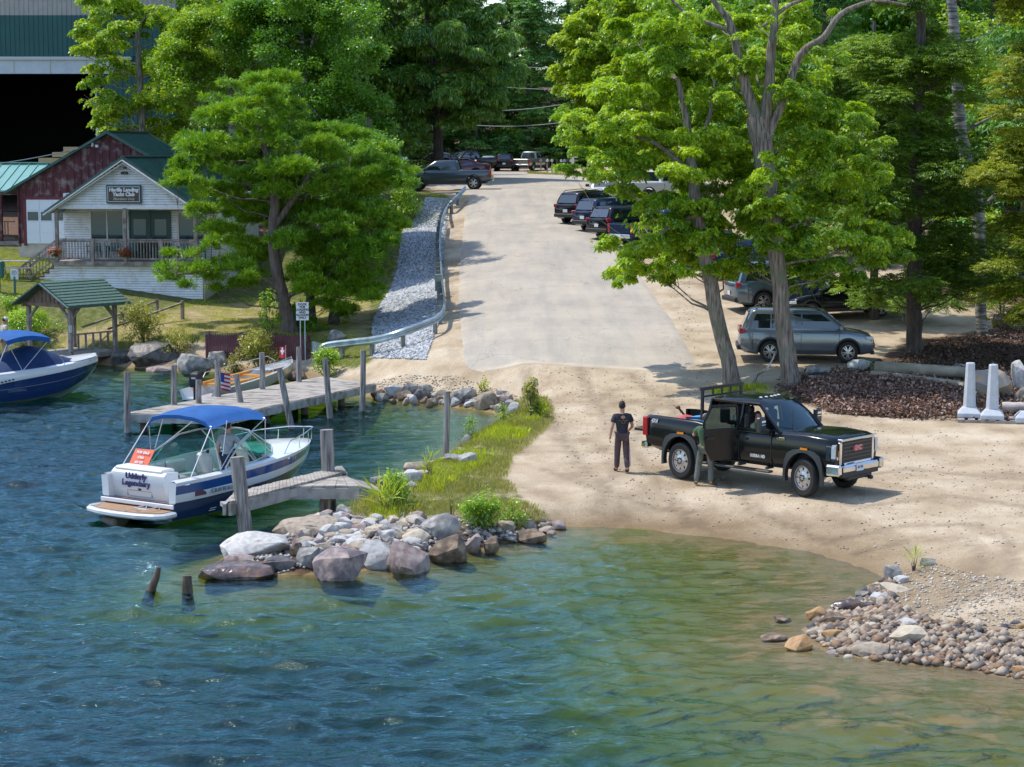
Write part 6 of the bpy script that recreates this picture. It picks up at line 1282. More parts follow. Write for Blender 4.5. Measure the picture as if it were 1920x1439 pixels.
def blob(name, c, r, m, label, cat, seed=0, n=14):
    b = MB(); b.ball((0,0,0), r, n); 
    b.v = [v*(1+.22*mnoise.noise(v*4+Vector((seed,0,0)))) for v in b.v]; o = b.build(name, m, None, smooth=60); o.location = c; return tag(o, label, cat)
blob('red_bag', TM @ Vector((-2.15,-.35,1.24)), (.34,.25,.20), M_('red_fabric', (.45,.06,.07), (.6,.12,.12), 4, .7), 'red canvas bag lying in the black pickup bed', 'bag')
blob('blue_bag', TM @ Vector((-1.62,-.45,1.26)), (.33,.28,.22), M_('blue_fabric', (.02,.22,.55), (.05,.32,.7), 4, .6), 'bright blue bag at the cab end of the black pickup bed', 'bag', 3)
s_ = MB(); s_.tube([TM @ Vector(p) for p in ((-2.4,.2,1.1),(-2.35,-.1,1.3),(-2.45,-.35,1.55))], .03, 8); s_.ball(TM @ Vector((-2.46,-.37,1.57)), (.07,.07,.05)); tag(s_.build('tool_handle', M_('brown_handle', (.14,.06,.04), rough=.7)), 'brown tool handle sticking up out of the pickup bed', 'tool')
# ------------------------------------------------ boats
GEL = M_('white_gelcoat', (.68,.70,.72), rough=.18, coat=.6); NAVY = M_('navy_gelcoat', (.012,.035,.14), rough=.15, coat=1); BLUE = M_('blue_gelcoat', (.015,.075,.27), rough=.15, coat=1)
CANV = M_('blue_canvas', (.0,.068,.25), (.0,.09,.32), 3, .8, bump=.3); CANVD = M_('dark_blue_canvas', (.002,.022,.085), (.004,.036,.13), 2, .8, bump=.6, bscale=3)
VINYL = M_('cream_vinyl', (.52,.52,.49), (.62,.62,.59), 3, .55); TEAK = M_('teak_deck', (.27,.155,.085), (.36,.22,.13), 5, .7, stretch=(1,5,1)); BLACKR = M_('black_rubber', (.015,.015,.017), rough=.6); ALU = M_('anodised_tube', (.62,.60,.61), rough=.3, metal=.5)
gm_ = bpy.data.materials.new('green_tint_glass'); gm_.use_nodes = True; n_, l_ = nodes_of(gm_); n_.remove(n_['Principled BSDF'])
t_ = n_.new('ShaderNodeBsdfTransparent'); t_.inputs[0].default_value = (.25,.62,.52,1); g_ = n_.new('ShaderNodeBsdfGlossy'); g_.inputs[1].default_value = .04; mx_ = n_.new('ShaderNodeMixShader'); mx_.inputs[0].default_value = .16; l_.new(t_.outputs[0], mx_.inputs[1]); l_.new(g_.outputs[0], mx_.inputs[2]); l_.new(mx_.outputs[0], n_['Material Output'].inputs[0])
SX = [0,.5,1,2,3,3.6,4.2,4.8,5.3,5.7,5.92,6.0]
def itp(x, ys, xs_=SX): return float(np.interp(x, xs_, ys))
GW = [1.16,1.19,1.21,1.24,1.23,1.17,1.05,.85,.60,.32,.13,.02]; GZ_ = [.98,.99,1.0,1.04,1.09,1.12,1.15,1.18,1.20,1.21,1.21,1.20]
CW = [1.02,1.03,1.04,1.04,1.0,.93,.79,.57,.34,.14,.05,.01]; CZ = [.10,.10,.10,.12,.17,.23,.33,.47,.62,.80,.93,1.02]; KZ = [-.35,-.35,-.35,-.35,-.32,-.26,-.14,.06,.32,.64,.86,1.0]
RZ = [.50,.50,.51,.55,.61,.65,.71,.78,.85,.93,.99,1.06]
def hull_section(x, s):
    gw, gz, cw, cz, kz, rz = (itp(x, a) for a in (GW, GZ_, CW, CZ, KZ, RZ))
    def y(z): f = max(0, (z-cz)/(gz-cz)); return cw+(gw-cw)*f**.6
    s1 = rz+(gz-rz)*.42; s2 = rz+(gz-rz)*.84
    return [(x,0,kz),(x,s*cw*.55,kz+(cz-kz)*.62),(x,s*cw,cz),(x,s*(y((cz+rz)/2)),(cz+rz)/2),(x,s*y(rz),rz),(x,s*(y(rz)+.025),rz+.02),(x,s*(y(s1)+.01),s1),(x,s*(y(s2)+.005),s2),(x,s*gw,gz)]
def hull(root, mats, xs_=None, full=False):
    xs_ = xs_ or [0,.25,.5,1,1.5,2,2.5,3,3.4,3.8,4.2,4.6,5,5.3,5.6,5.8,5.92,6.0]; mb = MB()
    for s in (-1, 1):
        R_ = [hull_section(x, s) for x in xs_]; n = 9
        for j in range(n-1):
            m = [0,0,1,1,3,2,4,2][j] if True else 0
            mb.add([p for r in R_ for p in (r[j], r[j+1])], [(2*i, 2*i+1, 2*i+3, 2*i+2) for i in range(len(xs_)-1)], m)
    a = hull_section(0, 1); b = hull_section(0, -1); mb.add(a[:5]+b[1:5][::-1], [tuple(range(9))], 1)
    if full: mb.add(a[4:]+b[4:][::-1], [tuple(range(10))], 2)
    else:
        for s, q in ((1, a), (-1, b)): mb.add(q[4:]+[(0, s*(itp(0,GW)-.20), itp(0,GZ_)+.03), (0, s*(itp(0,GW)-.23), .36)], [tuple(range(7))], 2)
    o = mb.build('hull', mats, root, smooth=30)
    bm_ = None; return o
def cabin_boat():
    st = Vector((-8.95, 47.95, 0)); root = empty('motor_boat', st, math.atan2(.83,.56), 'white and blue cabin cruiser with blue sun canopy alongside the small dock', 'boat')
    hull(root, [GEL, NAVY, GEL, BLACKR, BLUE])
    d = MB(); xs_ = [3.35,3.7,4.0,4.3,4.7,5.1,5.4,5.7,5.9,6.0]
    d.loft([[(x,itp(x,GW)*k,itp(x,GZ_)+.16*(1-abs(k)**1.6)*min(1,(6.02-x)/1.2)) for k in (-1,-.93,-.75,-.4,0,.4,.75,.93,1)] for x in xs_], cap=False, closed=False)
    for s in (-1,1):
        xx = [0,.6,1.2,1.8,2.4,3.0,3.35]; iw = .20
        d.loft([[(x,s*itp(x,GW),itp(x,GZ_)),(x,s*(itp(x,GW)-.06),itp(x,GZ_)+.035),(x,s*(itp(x,GW)-iw),itp(x,GZ_)+.03),(x,s*(itp(x,GW)-iw-.03),.36)] for x in xx], cap=False, closed=False)
    d.add([(3.35,-1.05,.36),(3.35,1.05,.36),(3.35,.9,1.2),(3.35,-.9,1.2)],[(0,1,2,3)]); d.box((1.9,0,.34),(3.6,1.96,.04))
    d.build('deck', GEL, root, smooth=40)
    q = MB(); q.loft([[(x,y,z) for x, z in ((.24,.44),(.12,.86),(.14,1.06),(.24,1.14),(.60,1.12),(.62,.46))] for y in (-.66,-.58,.92,.98)]); tr = q.build('transom', GEL, root, smooth=35)
    INK = M_('name_ink', (.03,.025,.13), rough=.5); tr_rot = Matrix.Rotation(R(11), 4, 'Y')
    for t, z, sz in (('Udderly',1.0,.20),('Legendairy',.84,.20)):
        x_ = .135-(.0 if z > .8 else .0); text_obj('lettering', t, sz, INK, tr, (.121, .20, z), (R(90), 0, R(-90)), .012, .12, .004)
    q = MB(); q.box((.185,.15,.66),(.03,.78,.012)); q.box((.22,.15,.52),(.03,.70,.012)); q.box((.205,.53,.59),(.04,.012,.13)); q.box((.205,-.23,.59),(.04,.012,.13)); q.build('locker_outline', M_('grey_line', (.30,.32,.36)), tr)
    q = MB()
    q.ball((.16,.12,.70),(.02,.06,.03),8); q.build('stern_fitting', M_('dark_fitting', (.05,.03,.06), rough=.4), tr)
    q = MB(); q.box((.42,.2,1.14),(.44,1.5,.10)); q.build('sunpad', VINYL, root, bevel=.04)
    q = MB(); q.box((.08,0,.44),(.30,2.14,.06)); q.build('stern_step', TEAK, root); q = MB(); q.box((-.06,0,.43),(.04,2.26,.10)); q.build('step_edge', GEL, root, bevel=.015)
    # swim platform with rounded corners
    def plat(o, z0, z1): return [(x,y,z) for z in (z0,) for x, y in ((0,-1.20+o),(-.38,-1.22+o),(-.60+o,-1.05+o*.5),(-.74+o,-.60),(-.78+o,0),(-.74+o,.60),(-.60+o,1.05-o*.5),(-.38,1.22-o),(0,1.20-o))]
    q = MB(); q.prism(plat(0,.20,0), (0,0,.13)); q.build('swim_platform', GEL, root, bevel=.035); q = MB(); q.prism(plat(.12,.335,0), (0,0,.012)); pt = q.build('platform_teak', TEAK, root)
    q = MB(); q.tube([(-.12,-.75,.36),(-.12,-.75,.42),(-.5,-.75,.42),(-.55,-.55,.42),(-.5,-.35,.42),(-.12,-.35,.42),(-.12,-.35,.36)],.014,6); q.box((-.35,-.2,.35),(.62,.012,.01)); q.build('boarding_ladder', CHROME, root); q = MB(); q.cyl((-.42,.95,.355),.10,.02,16); q.build('platform_cap', GEL, root)
    # port wrap seat, cushions, helm seat
    q = MB()
    for x in (.85,1.55,2.25): q.box((x,.78,.58),(.66,.46,.32)); q.box((x,.98,.88),(.66,.12,.36))
    q.box((.85,.15,.58),(.5,1.3,.32)); q.box((.68,.15,.88),(.12,1.3,.34)); q.build('couch', VINYL, root, bevel=.05)
    for y, lb in ((-.62,None),(.45,None)):
        q = MB(); q.box((2.55 if y < 0 else 2.9,y,.66),(.5,.5,.22)); q.box((2.33 if y < 0 else 2.68,y,.95),(.14,.5,.52)); q.build('seat', VINYL, root, bevel=.06)
    q = MB(); q.lathe([(.17,0),(.17,.012),(.001,.014)], (2.245,-.62,.92), 'X', 18); q.v = [Vector((2.25-(v.x-2.245)*-.5, v.y, v.z)) for v in q.v]; q.build('seat_emblem', M_('emblem_red', (.30,.04,.05), rough=.5), root)
    q = MB(); q.box((3.18,-.55,1.0),(.35,.8,.45)); q.box((3.05,-.55,1.22),(.3,.8,.04)); q.build('helm_console', M_('console_grey', (.35,.36,.37), rough=.5), root, bevel=.04)
    q = MB(); q.tube([(2.93+.06*math.sin(a),-.6+.18*math.cos(a),1.12+.17*math.sin(a)) for a in [2*math.pi*k/16 for k in range(17)]],.016,6); q.bar((2.93,-.78,1.12),(2.93,-.42,1.12),.02,.02); q.build('steering_wheel', BLACKR, root)
    # raked tinted windshield with frame
    WB = []  # base line from port aft round the bow to starboard aft
    base = [(.75,1.02,1.03),(1.8,1.06,1.07),(2.8,1.03,1.12),(3.6,.86,1.22),(4.05,.45,1.30),(4.2,0,1.33),(4.05,-.45,1.30),(3.6,-.86,1.22),(2.8,-1.03,1.12),(2.0,-1.05,1.08),(1.75,-1.05,1.07)]
    top = [(.75,1.02,1.06),(1.7,1.03,1.38),(2.4,.98,1.66),(2.95,.80,1.74),(3.3,.42,1.76),(3.4,0,1.77),(3.3,-.42,1.76),(2.95,-.80,1.74),(2.35,-.98,1.60),(1.95,-1.04,1.30),(1.75,-1.05,1.09)]
    q = MB(); q.loft([base, top], cap=False, closed=False); q.build('windshield', gm_, root, smooth=50)
    q = MB(); q.tube(top, .022, 6); q.tube(base, .018, 6)
    for k in (3,4,6,7,8): q.tube([base[k], top[k]], .016, 6)
    q.build('windshield_frame', ALU, root, smooth=50)
    # canopy
    q = MB(); K = 9; rings = []
    for i in range(10):
        x = 1.35+1.95*i/9; arch = .13*math.sin(math.pi*(i+.6)/10.2)
        rings.append([(x,y*.98,2.13+arch+.16*(1-abs(y)**2.4)-(.11 if abs(y) > .99 else 0)) for y in (-1.0,-1,-.85,-.5,0,.5,.85,1,1.0)])
        rings[-1][0] = (x,-.99,2.02+arch); rings[-1][-1] = (x,.99,2.02+arch)
    q.loft(rings, cap=False, closed=False); e = [[(p[0], p[1], p[2]-.09) for p in rings[0]], rings[0]]; q.loft(e, cap=False, closed=False); e = [rings[-1], [(p[0], p[1], p[2]-.09) for p in rings[-1]]]; q.loft(e, cap=False, closed=False); cn = q.build('canopy', CANV, root, smooth=50)
    q = MB()
    for s in (-1,1):
        hb = (1.55,s*1.08,1.08)
        q.tube([hb,(2.0,s*1.03,1.5),(3.25,s*.97,2.1)],.013,6); q.tube([hb,(1.37,s*.97,2.08)],.013,6); q.tube([(.55,s*1.1,1.05),(1.37,s*.97,2.08)],.013,6); q.tube([(3.2,s*1.0,1.2),(3.25,s*.97,2.1)],.012,6) if s < 0 else None; q.tube([(1.9,s*.98,2.2),(1.65,s*1.06,1.4)],.012,6)
    for x in (1.4,2.3,3.24): q.tube([(x,y*.97,2.10+.12*(1-abs(y)**2)) for y in (-1,-.5,0,.5,1)],.013,6)
    q.build('canopy_frame', ALU, root)
    q = MB()
    for s in (-1,1): 
        q.tube([(3.9,s*1.0,1.17),(4.2,s*.92,1.42),(5.0,s*.70,1.50),(5.7,s*.34,1.53),(6.02,s*.12,1.50)],.014,6)
        for x, y in ((4.7,.84),(5.4,.52),(5.95,.14)): q.tube([(x,s*y*.95,1.2),(x+.02,s*y*.92,1.47)],.011,6)
    q.tube([(6.02,-.12,1.50),(6.1,0,1.5),(6.02,.12,1.5)],.014,6); q.build('bow_rail', CHROME, root)
    q = MB()
    for x in (.35,1.9,3.9): 
        for s in (-1,1): q.ball((x,s*(itp(x,GW)-.02),itp(x,GZ_)-.09),(.10,.035,.035),8)
    q.build('cleat', CHROME, root)
    LET = M_('hull_letter', (.22,.25,.32), rough=.4)
    text_obj('lettering', 'CROWNLINE', .125, LET, root, (1.62,-(itp(1.6,CW)+.165),.66), (R(83),0,R(1)), .012, .0, .003, 1.6)
    q = MB(); q.box((.78,-1.165,.66),(.36,.03,.12)); q.build('hull_emblem', M_('emblem_maroon', (.14,.05,.07), rough=.4), root)
    q = MB()
    for k in range(5): q.box((1.0+k*.06+(k%2)*.1,-1.085,.36-k*.045),(.20,.012,.016))
    q.build('hull_graphic', GEL, root)
    q = MB(); q.box((-.4,.35,-.02),(.5,.5,.3)); q.build('stern_drive', M_('drive_grey', (.15,.13,.10), rough=.6), root, bevel=.05)
    return root
CRUISER = cabin_boat(); CRUISER.scale = (1.06,1.06,1.04); bpy.context.view_layer.update(); BM = CRUISER.matrix_basis.copy()
def boatpart(nm, mb, m, label, cat, **k):
    mb.v = [BM @ v for v in mb.v]; return tag(mb.build(nm, m, None, **k), label, cat)
q = MB(); a, b, c, d = (.62,.98,1.10),(1.12,.62,1.02),(1.28,.66,1.55),(.72,1.0,1.62); q.prism([(.62,.92,1.14),(.66,.36,1.14),(.94,.38,1.50),(.90,.94,1.50)],(.012,0,-.01)); 
sgn = boatpart('for_sale_sign', q, M_('orange_red_sign', (.62,.09,.03), rough=.5), 'orange red handwritten board propped on the cruiser stern', 'sign')
for k, (t, sz) in enumerate((('FOR SALE',.09),('CALL',.085),('603 555',.08))):
    o = text_obj('lettering', t, sz, GEL, None, (0,0,0), (0,0,0), .002, 0, .003); u = k/3; pos = Vector((.70+.075*(2-k)+.015,.65,1.20+.105*(2-k))); o.matrix_world = Matrix.Identity(4)
    M4 = BM @ Matrix.Translation(pos - Vector((.03,0,-.02))) @ Matrix.Rotation(R(-90),4,'Z') @ Matrix.Rotation(R(53),4,'X'); o.parent = sgn; o.matrix_basis = M4
blob('dark_jacket', BM @ Vector((1.35,.45,.80)), (.34,.26,.10), M_('navy_cloth', (.012,.015,.05), rough=.9), 'crumpled navy jacket lying on the cruiser seat', 'jacket', 6)
def cover_boat():
    h = R(46); root = empty('motor_boat', (-19.75,69.9,0), h, 'navy and white motorboat under a dark blue cover at the left edge', 'boat'); hull(root, [GEL, NAVY, NAVY, GEL, NAVY], full=True)
    q = MB()
    for s in (-1,1):
        xx = [0,.35,.7,1.2,1.8,2.6,3.4,4.2,5.0,5.6,5.9,6.02]; hh = [.36,.34,.28,.24,.21,.19,.17,.15,.13,.12,.11,.10]
        q.loft([[(x,s*(itp(x,GW)+.03),itp(x,GZ_)-hh[i]),(x,s*(itp(x,GW)+.04),itp(x,GZ_)-hh[i]*.4),(x,s*(itp(x,GW)+.0),itp(x,GZ_)+.05),(x,s*max(0,itp(x,GW)-.16),itp(x,GZ_)+.09)] for i, x in enumerate(xx)], cap=False, closed=False)
    q.box((-.02,0,.72),(.3,2.2,.25)); q.loft([[(x,itp(x,GW)*k,itp(x,GZ_)+.08+.10*(1-abs(k))) for k in (-.95,-.5,0,.5,.95)] for x in (4.3,4.8,5.3,5.7,5.95)], cap=False, closed=False); q.build('deck', GEL, root, smooth=40)
    q = MB(); xs_ = [.2,.6,1.1,1.6,2.2,2.8,3.3,3.7,4.2,4.7]; hz_ = [.12,.22,.30,.42,.62,.72,.62,.45,.22,.08]
    q.loft([[(x,(itp(x,GW)-.1)*k,itp(x,GZ_)+.04+hz_[i]*(1-abs(k)**2.2)+.04*mnoise.noise(Vector((x*2.2,k*3,1)))) for k in (-1,-.8,-.5,-.2,.2,.5,.8,1)] for i, x in enumerate(xs_)], cap=False, closed=False); q.build('boat_cover', CANVD, root, smooth=50)
    q = MB(); rings = []
    for i in range(8):
        x = 1.3+1.9*i/7; a = .15*math.sin(math.pi*(i+.5)/8); rings.append([(x,y,2.1+a+.14*(1-abs(y)**2)-(.14 if abs(y) > 1.02 else 0)) for y in (-1.04,-1,-.5,0,.5,1,1.04)])
    q.loft(rings, cap=False, closed=False); q.build('canopy', CANV, root, smooth=50)
    q = MB()
    for s in (-1,1): q.tube([(1.9,s*1.12,1.1),(1.35,s,2.06)],.014,6); q.tube([(1.9,s*1.12,1.1),(3.15,s,2.06)],.014,6); q.tube([(.7,s*1.12,1.08),(1.35,s,2.06)],.014,6); q.tube([(3.9,s*1.0,1.15),(3.15,s,2.06)],.012,6)
    q.build('canopy_frame', ALU, root)
    q = MB()
    for k in range(4): q.box((.9+k*.16,-(itp(1,GW)+.075),.80+k*.02),(.08,.012,.05))
    q.build('vent_slot', BLACKR, root); root.scale = (.93,.93,1.05); root.location.x += .30+.07*6*math.cos(h); root.location.y += .07*6*math.sin(h); text_obj('lettering', 'CHAPARRAL', .12, M_('hull_letter2', (.10,.14,.26), rough=.4), root, (1.6,-(itp(1.6,CW)+.125),.46), (R(80),0,R(1)), .012, .2, .003, 1.3)
cover_boat()
def skiff():
    a = G(368,757,0); b = P(546,712,79.0); h = math.atan2(b.y-a.y, b.x-a.x); L = Vector((b.x-a.x,b.y-a.y)).length; root = empty('skiff', (a.x,a.y+.4,0), h, 'small white open skiff with orange varnished interior behind the long dock', 'boat')
    xs_ = [0,.12*L,.35*L,.6*L,.8*L,.92*L,L]; w = [.72,.74,.76,.72,.55,.32,.04]; z = [.42,.42,.44,.5,.58,.63,.68]; q = MB()
    q.loft([[(x,0,-.1+.5*(x/L)**4),(x,w[i]*.8,.02+.45*(x/L)**4),(x,w[i],z[i]),(x,w[i]-.07,z[i]+.02),(x,max(0,w[i]-.12),z[i]-.05),(x,max(0,w[i]*.7-.05),.12+.4*(x/L)**4),(x,0,.10+.42*(x/L)**4),(x,-max(0,w[i]*.7-.05),.12+.4*(x/L)**4),(x,-max(0,w[i]-.12),z[i]-.05),(x,-w[i]+.07,z[i]+.02),(x,-w[i],z[i]),(x,-w[i]*.8,.02+.45*(x/L)**4)] for i, x in enumerate(xs_)]); q.build('hull', GEL, root, smooth=40)
    q = MB(); q.box((.80*L,0,.58),(.30*L,.7,.03),taper=.6); q.build('foredeck', GEL, root)
    OR = M_('orange_varnish', (.55,.22,.03), (.68,.32,.06), 4, .4); q = MB()
    for x in (.22,.40,.58): q.box((x*L,0,.42),(.35,1.3,.05))
    q.box((.40*L,.58,.47),(.62*L,.12,.10)); q.box((.40*L,-.58,.47),(.62*L,.12,.10)); q.build('bench', OR, root)
    q = MB(); q.tube([(.2*L,.70,.5),(.25*L,.7,.82),(.85*L,.5,.92),(.9*L,.36,.7)],.014,6); q.tube([(.6*L,-.66,.55),(.62*L,-.62,.84),(.88*L,-.42,.9),(.9*L,-.3,.7)],.014,6); q.build('hand_rail', ALU, root)
    q = MB(); q.loft([[(-.30,-.15,.55),(-.30,.15,.55),(.05,.15,.60),(.05,-.15,.60)],[(-.36,-.17,.80),(-.36,.17,.80),(.10,.17,.85),(.10,-.17,.85)],[(-.30,-.14,1.02),(-.30,.14,1.02),(.04,.14,1.05),(.04,-.14,1.05)],[(-.2,-.08,1.08),(-.2,.08,1.08),(-.02,.08,1.1),(-.02,-.08,1.1)]]); q.box((-.14,0,.2),(.16,.14,.8)); m = q.build('outboard_motor', BLACKR, root, smooth=40)
    q = MB(); q.box((-.335,0,.86),(.02,.16,.10)); q.build('motor_badge', GEL, m)
    bpy.context.view_layer.update(); M4 = root.matrix_basis.copy()
    def flag(x, y, z, w, h, kind, label):
        f = empty('flag', M4 @ Vector((x,y,z)), 0, label, 'flag'); p = MB(); p.bar((0,0,-.5),(0,0,h+.05),.018,.018); p.build('staff', ALU, f); n = 7 if kind else 1; mb = MB()
        def qd(u0,u1,v0,v1,m,o=0): 
            def pt(u,v): return (-.01+ (u*w*.45 if kind else -u*w), -.02-.05*math.sin(u*5)-o, h-(1-v)*h-u*(.12 if kind else .03))
            k = 5; vs = [pt(u0+(u1-u0)*i/k, v) for i in range(k+1) for v in (v0,v1)]; mb.add(vs, [(2*i,2*i+1,2*i+3,2*i+2) for i in range(k)], m)
        if kind:
            for s in range(9): qd(0,1,s/9,(s+1)/9,s%2)
            qd(0,.5,.45,1,2,.008)
        else: qd(0,1,0,1,0); qd(.35,.6,.3,.95,1,.008); qd(.15,.8,.5,.72,1,.008)
        mb.build('cloth', [M_('flag_red', (.50,.03,.05), rough=.8), M_('flag_white', (.70,.68,.70), rough=.8), M_('flag_blue', (.03,.05,.25), rough=.8)], f)
    flag(.45,-.62,.45,.9,.62,1,'limp striped stars and stripes flag at the skiff stern'); flag(.90*L,-.1,.85,.24,.42,0,'small red flag with white cross on the skiff bow')
skiff()
# ------------------------------------------------ people
SKINM = M_('skin', (.42,.22,.155), (.50,.28,.20), 8, .55); HAIRM = M_('dark_hair', (.025,.014,.012), rough=.7)
def skinned(name, pts, edges, m, parent, lv=2):
    me = bpy.data.meshes.new(name); me.from_pydata([p[:3] for p in pts], edges, []); o = link(name+'_s', me)
    md = o.modifiers.new('s', 'SKIN'); md.use_smooth_shade = True
    for i, p in enumerate(pts): v = me.skin_vertices[0].data[i]; v.radius = (p[3], p[4] if len(p) > 4 else p[3]); v.use_root = (i == 0)
    if lv: s = o.modifiers.new('d', 'SUBSURF'); s.levels = lv; s.render_levels = lv
    bpy.context.view_layer.update(); dg = bpy.context.evaluated_depsgraph_get(); r = bpy.data.meshes.new_from_object(o.evaluated_get(dg)); bpy.data.objects.remove(o)
    r.materials.clear(); r.materials.append(m); r.name = name; r.polygons.foreach_set('use_smooth', [True]*len(r.polygons)); return r
def person(loc, rz, label, J, outfit, scale=1.0, legs=True, head_turn=0):
    """J joints, facing +y; outfit: shirt, trousers, shoes, cap materials"""
    root = empty('person', loc, rz, label, 'person'); root.scale = (scale,)*3
    D = dict(pelvis=(0,0,.96), spine=(0,0,1.14), chest=(0,0,1.36), neck=(0,.0,1.51), head0=(0,.015,1.60), head1=(0,.02,1.70),
        hipL=(-.095,0,.93), kneeL=(-.11,.02,.51), ankL=(-.11,-.02,.09), toeL=(-.12,.16,.035), hipR=(.095,0,.93), kneeR=(.11,.02,.51), ankR=(.11,-.02,.09), toeR=(.12,.16,.035),
        shL=(-.185,0,1.43), elL=(-.25,-.03,1.15), wrL=(-.27,.04,.90), haL=(-.27,.06,.83), shR=(.185,0,1.43), elR=(.25,-.03,1.15), wrR=(.27,.04,.90), haR=(.27,.06,.83)); D.update(J)
    Rd = dict(pelvis=(.145,.11), spine=(.135,.10), chest=(.165,.115), neck=(.058,.058), head0=(.07,.08), head1=(.075,.09), hip=.088, knee=.06, ank=.042, toe=.038, sh=.062, el=.043, wr=.029, ha=.034)
    def rad(k, f=0): r = Rd.get(k, Rd.get(k[:-1])); r = r if isinstance(r, tuple) else (r, r); return (r[0]+f, r[1]+f)
    def sk(keys, eds, f=0.0, fr=None): return [(*D[k], *((rad(k, f)) if not fr or k not in fr else fr[k])) for k in keys], [(keys.index(a), keys.index(b)) for a, b in eds]
    LG = ['hipL','kneeL','ankL','toeL','hipR','kneeR','ankR','toeR'] if legs else []
    keys = ['pelvis','spine','chest','neck','head0','head1','shL','elL','wrL','haL','shR','elR','wrR','haR']+LG
    ed = [('pelvis','spine'),('spine','chest'),('chest','neck'),('neck','head0'),('head0','head1'),('chest','shL'),('shL','elL'),('elL','wrL'),('wrL','haL'),('chest','shR'),('shR','elR'),('elR','wrR'),('wrR','haR')]+([('pelvis','hipL'),('hipL','kneeL'),('kneeL','ankL'),('ankL','toeL'),('pelvis','hipR'),('hipR','kneeR'),('kneeR','ankR'),('ankR','toeR')] if legs else [])
    p, e = sk(keys, ed); me = skinned('body', p, e, SKINM, root)
    # head form, face, ears, five fingers each, added to the same mesh
    mb = MB(); h = Vector(D['head1']); T = Matrix.Translation(h) @ Matrix.Rotation(head_turn, 4, 'Z'); mb.T = T
    mb.ball((0,0,-.01),(.078,.098,.118),16); mb.ball((0,.055,-.075),(.045,.045,.045),10); mb.ball((0,.105,-.025),(.013,.02,.022),8)
    for s in (-1,1): mb.ball((s*.08,0,-.02),(.012,.022,.034),8); mb.ball((s*.03,.088,.005),(.013,.01,.008),8)
    mb.ball((0,.097,-.065),(.024,.008,.008),8); mb.T = Matrix.Identity(4)
    for s, k in ((-1,'L'),(1,'R')):
        a = Vector(D['wr'+k]); b = Vector(D['ha'+k]); d = (b-a).normalized(); sd = d.cross(Vector((1,0,0))); sd = (sd if sd.length > .2 else d.cross(Vector((0,0,1)))).normalized(); cu = d.cross(sd).normalized()*(1 if d.cross(sd).x*s < 0 else -1)
        for i, ln in enumerate((.062,.074,.078,.070)): o_ = b + sd*(i-1.5)*.019 + d*.02; mb.tube([o_, o_+d*ln*.5+cu*.008, o_+d*ln*.85+cu*.028, o_+d*ln+cu*.045], [.009,.009,.008,.006], 6)
        mb.tube([a+d*.03+sd*-.03, a+d*.06+sd*-.055, a+d*.10+sd*-.06+cu*.015], [.011,.010,.008], 6)
    hm = mb.mesh('h', SKINM); import bmesh
    bm = bmesh.new(); bm.from_mesh(me); bm.from_mesh(hm); bmesh.ops.recalc_face_normals(bm, faces=bm.faces); bm.to_mesh(me); bm.free(); me.polygons.foreach_set('use_smooth', [True]*len(me.polygons)); link('body', me, root)
    if outfit.get('shirt'):
        ee = {}
        for k in 'LR':
            s_ = Vector(D['sh'+k]); l_ = Vector(D['el'+k]); D['sl'+k] = tuple(s_.lerp(l_, outfit.get('sleeve', .75)))
        D['hem'] = tuple(Vector(D['pelvis']) + Vector((0,0,-.04))); Rd['sl'] = .068; Rd['hem'] = (.165,.125)
        kk = ['chest','spine','pelvis','hem','shL','slL','shR','slR','neckb']; D['neckb'] = tuple(Vector(D['chest']).lerp(Vector(D['neck']), .9)); Rd['neckb'] = (.075,.07)
        p, e = sk(kk, [('chest','spine'),('spine','pelvis'),('pelvis','hem'),('chest','shL'),('shL','slL'),('chest','shR'),('shR','slR'),('chest','neckb')], .018); link('shirt', skinned('shirt', p, e, outfit['shirt'], root), root)
    if legs:
        for k in 'LR': D['cu'+k] = tuple(Vector(D['ank'+k])+Vector((0,0,.0)))
        Rd['cu'] = .062; p, e = sk(['pelvis','hipL','kneeL','cuL','hipR','kneeR','cuR'], [('pelvis','hipL'),('hipL','kneeL'),('kneeL','cuL'),('pelvis','hipR'),('hipR','kneeR'),('kneeR','cuR')], .016, {'kneeL':(.085,.085),'kneeR':(.085,.085),'cuL':(.072,.072),'cuR':(.072,.072)}); link('trousers', skinned('trousers', p, e, outfit['trousers'], root), root)
        for k in 'LR': p, e = sk(['ank'+k,'toe'+k], [('ank'+k,'toe'+k)], .016, {'ank'+k:(.062,.062),'toe'+k:(.05,.045)}); link('shoe', skinned('shoe', p, e, outfit['shoes'], root), root)
    q = MB(); q.T = T
    if outfit.get('cap'):
        q.lathe([(.088,.02),(.09,.05),(.075,.10),(.04,.125),(.001,.13)], n=16); q.prism([(-.06,.07,.03),(.06,.07,.03),(.045,.17,.015),(-.045,.17,.015)],(0,0,.008)); q.build('cap', outfit['cap'], root, smooth=40)
    q = MB(); q.T = T; q.ball((0,-.012,.012),(.084,.10,.118),16); q.v = [v for v in q.v]
    hm = q.mesh('hair', outfit.get('hair', HAIRM)); bm = bmesh.new(); bm.from_mesh(hm); Ti = T.inverted(); kill = [v for v in bm.verts if ((Ti @ v.co).y > .02 and (Ti @ v.co).z < .05) or (Ti @ v.co).z < -.10]; bmesh.ops.delete(bm, geom=kill, context='VERTS'); bm.to_mesh(hm); bm.free(); hm.polygons.foreach_set('use_smooth', [True]*len(hm.polygons)); link('hair', hm, root)
    return root
def cloth(n, c, c2=None): return M_(n, c, c2, 9, .9, bump=.4, bscale=7)
v = hit(1166, 886)
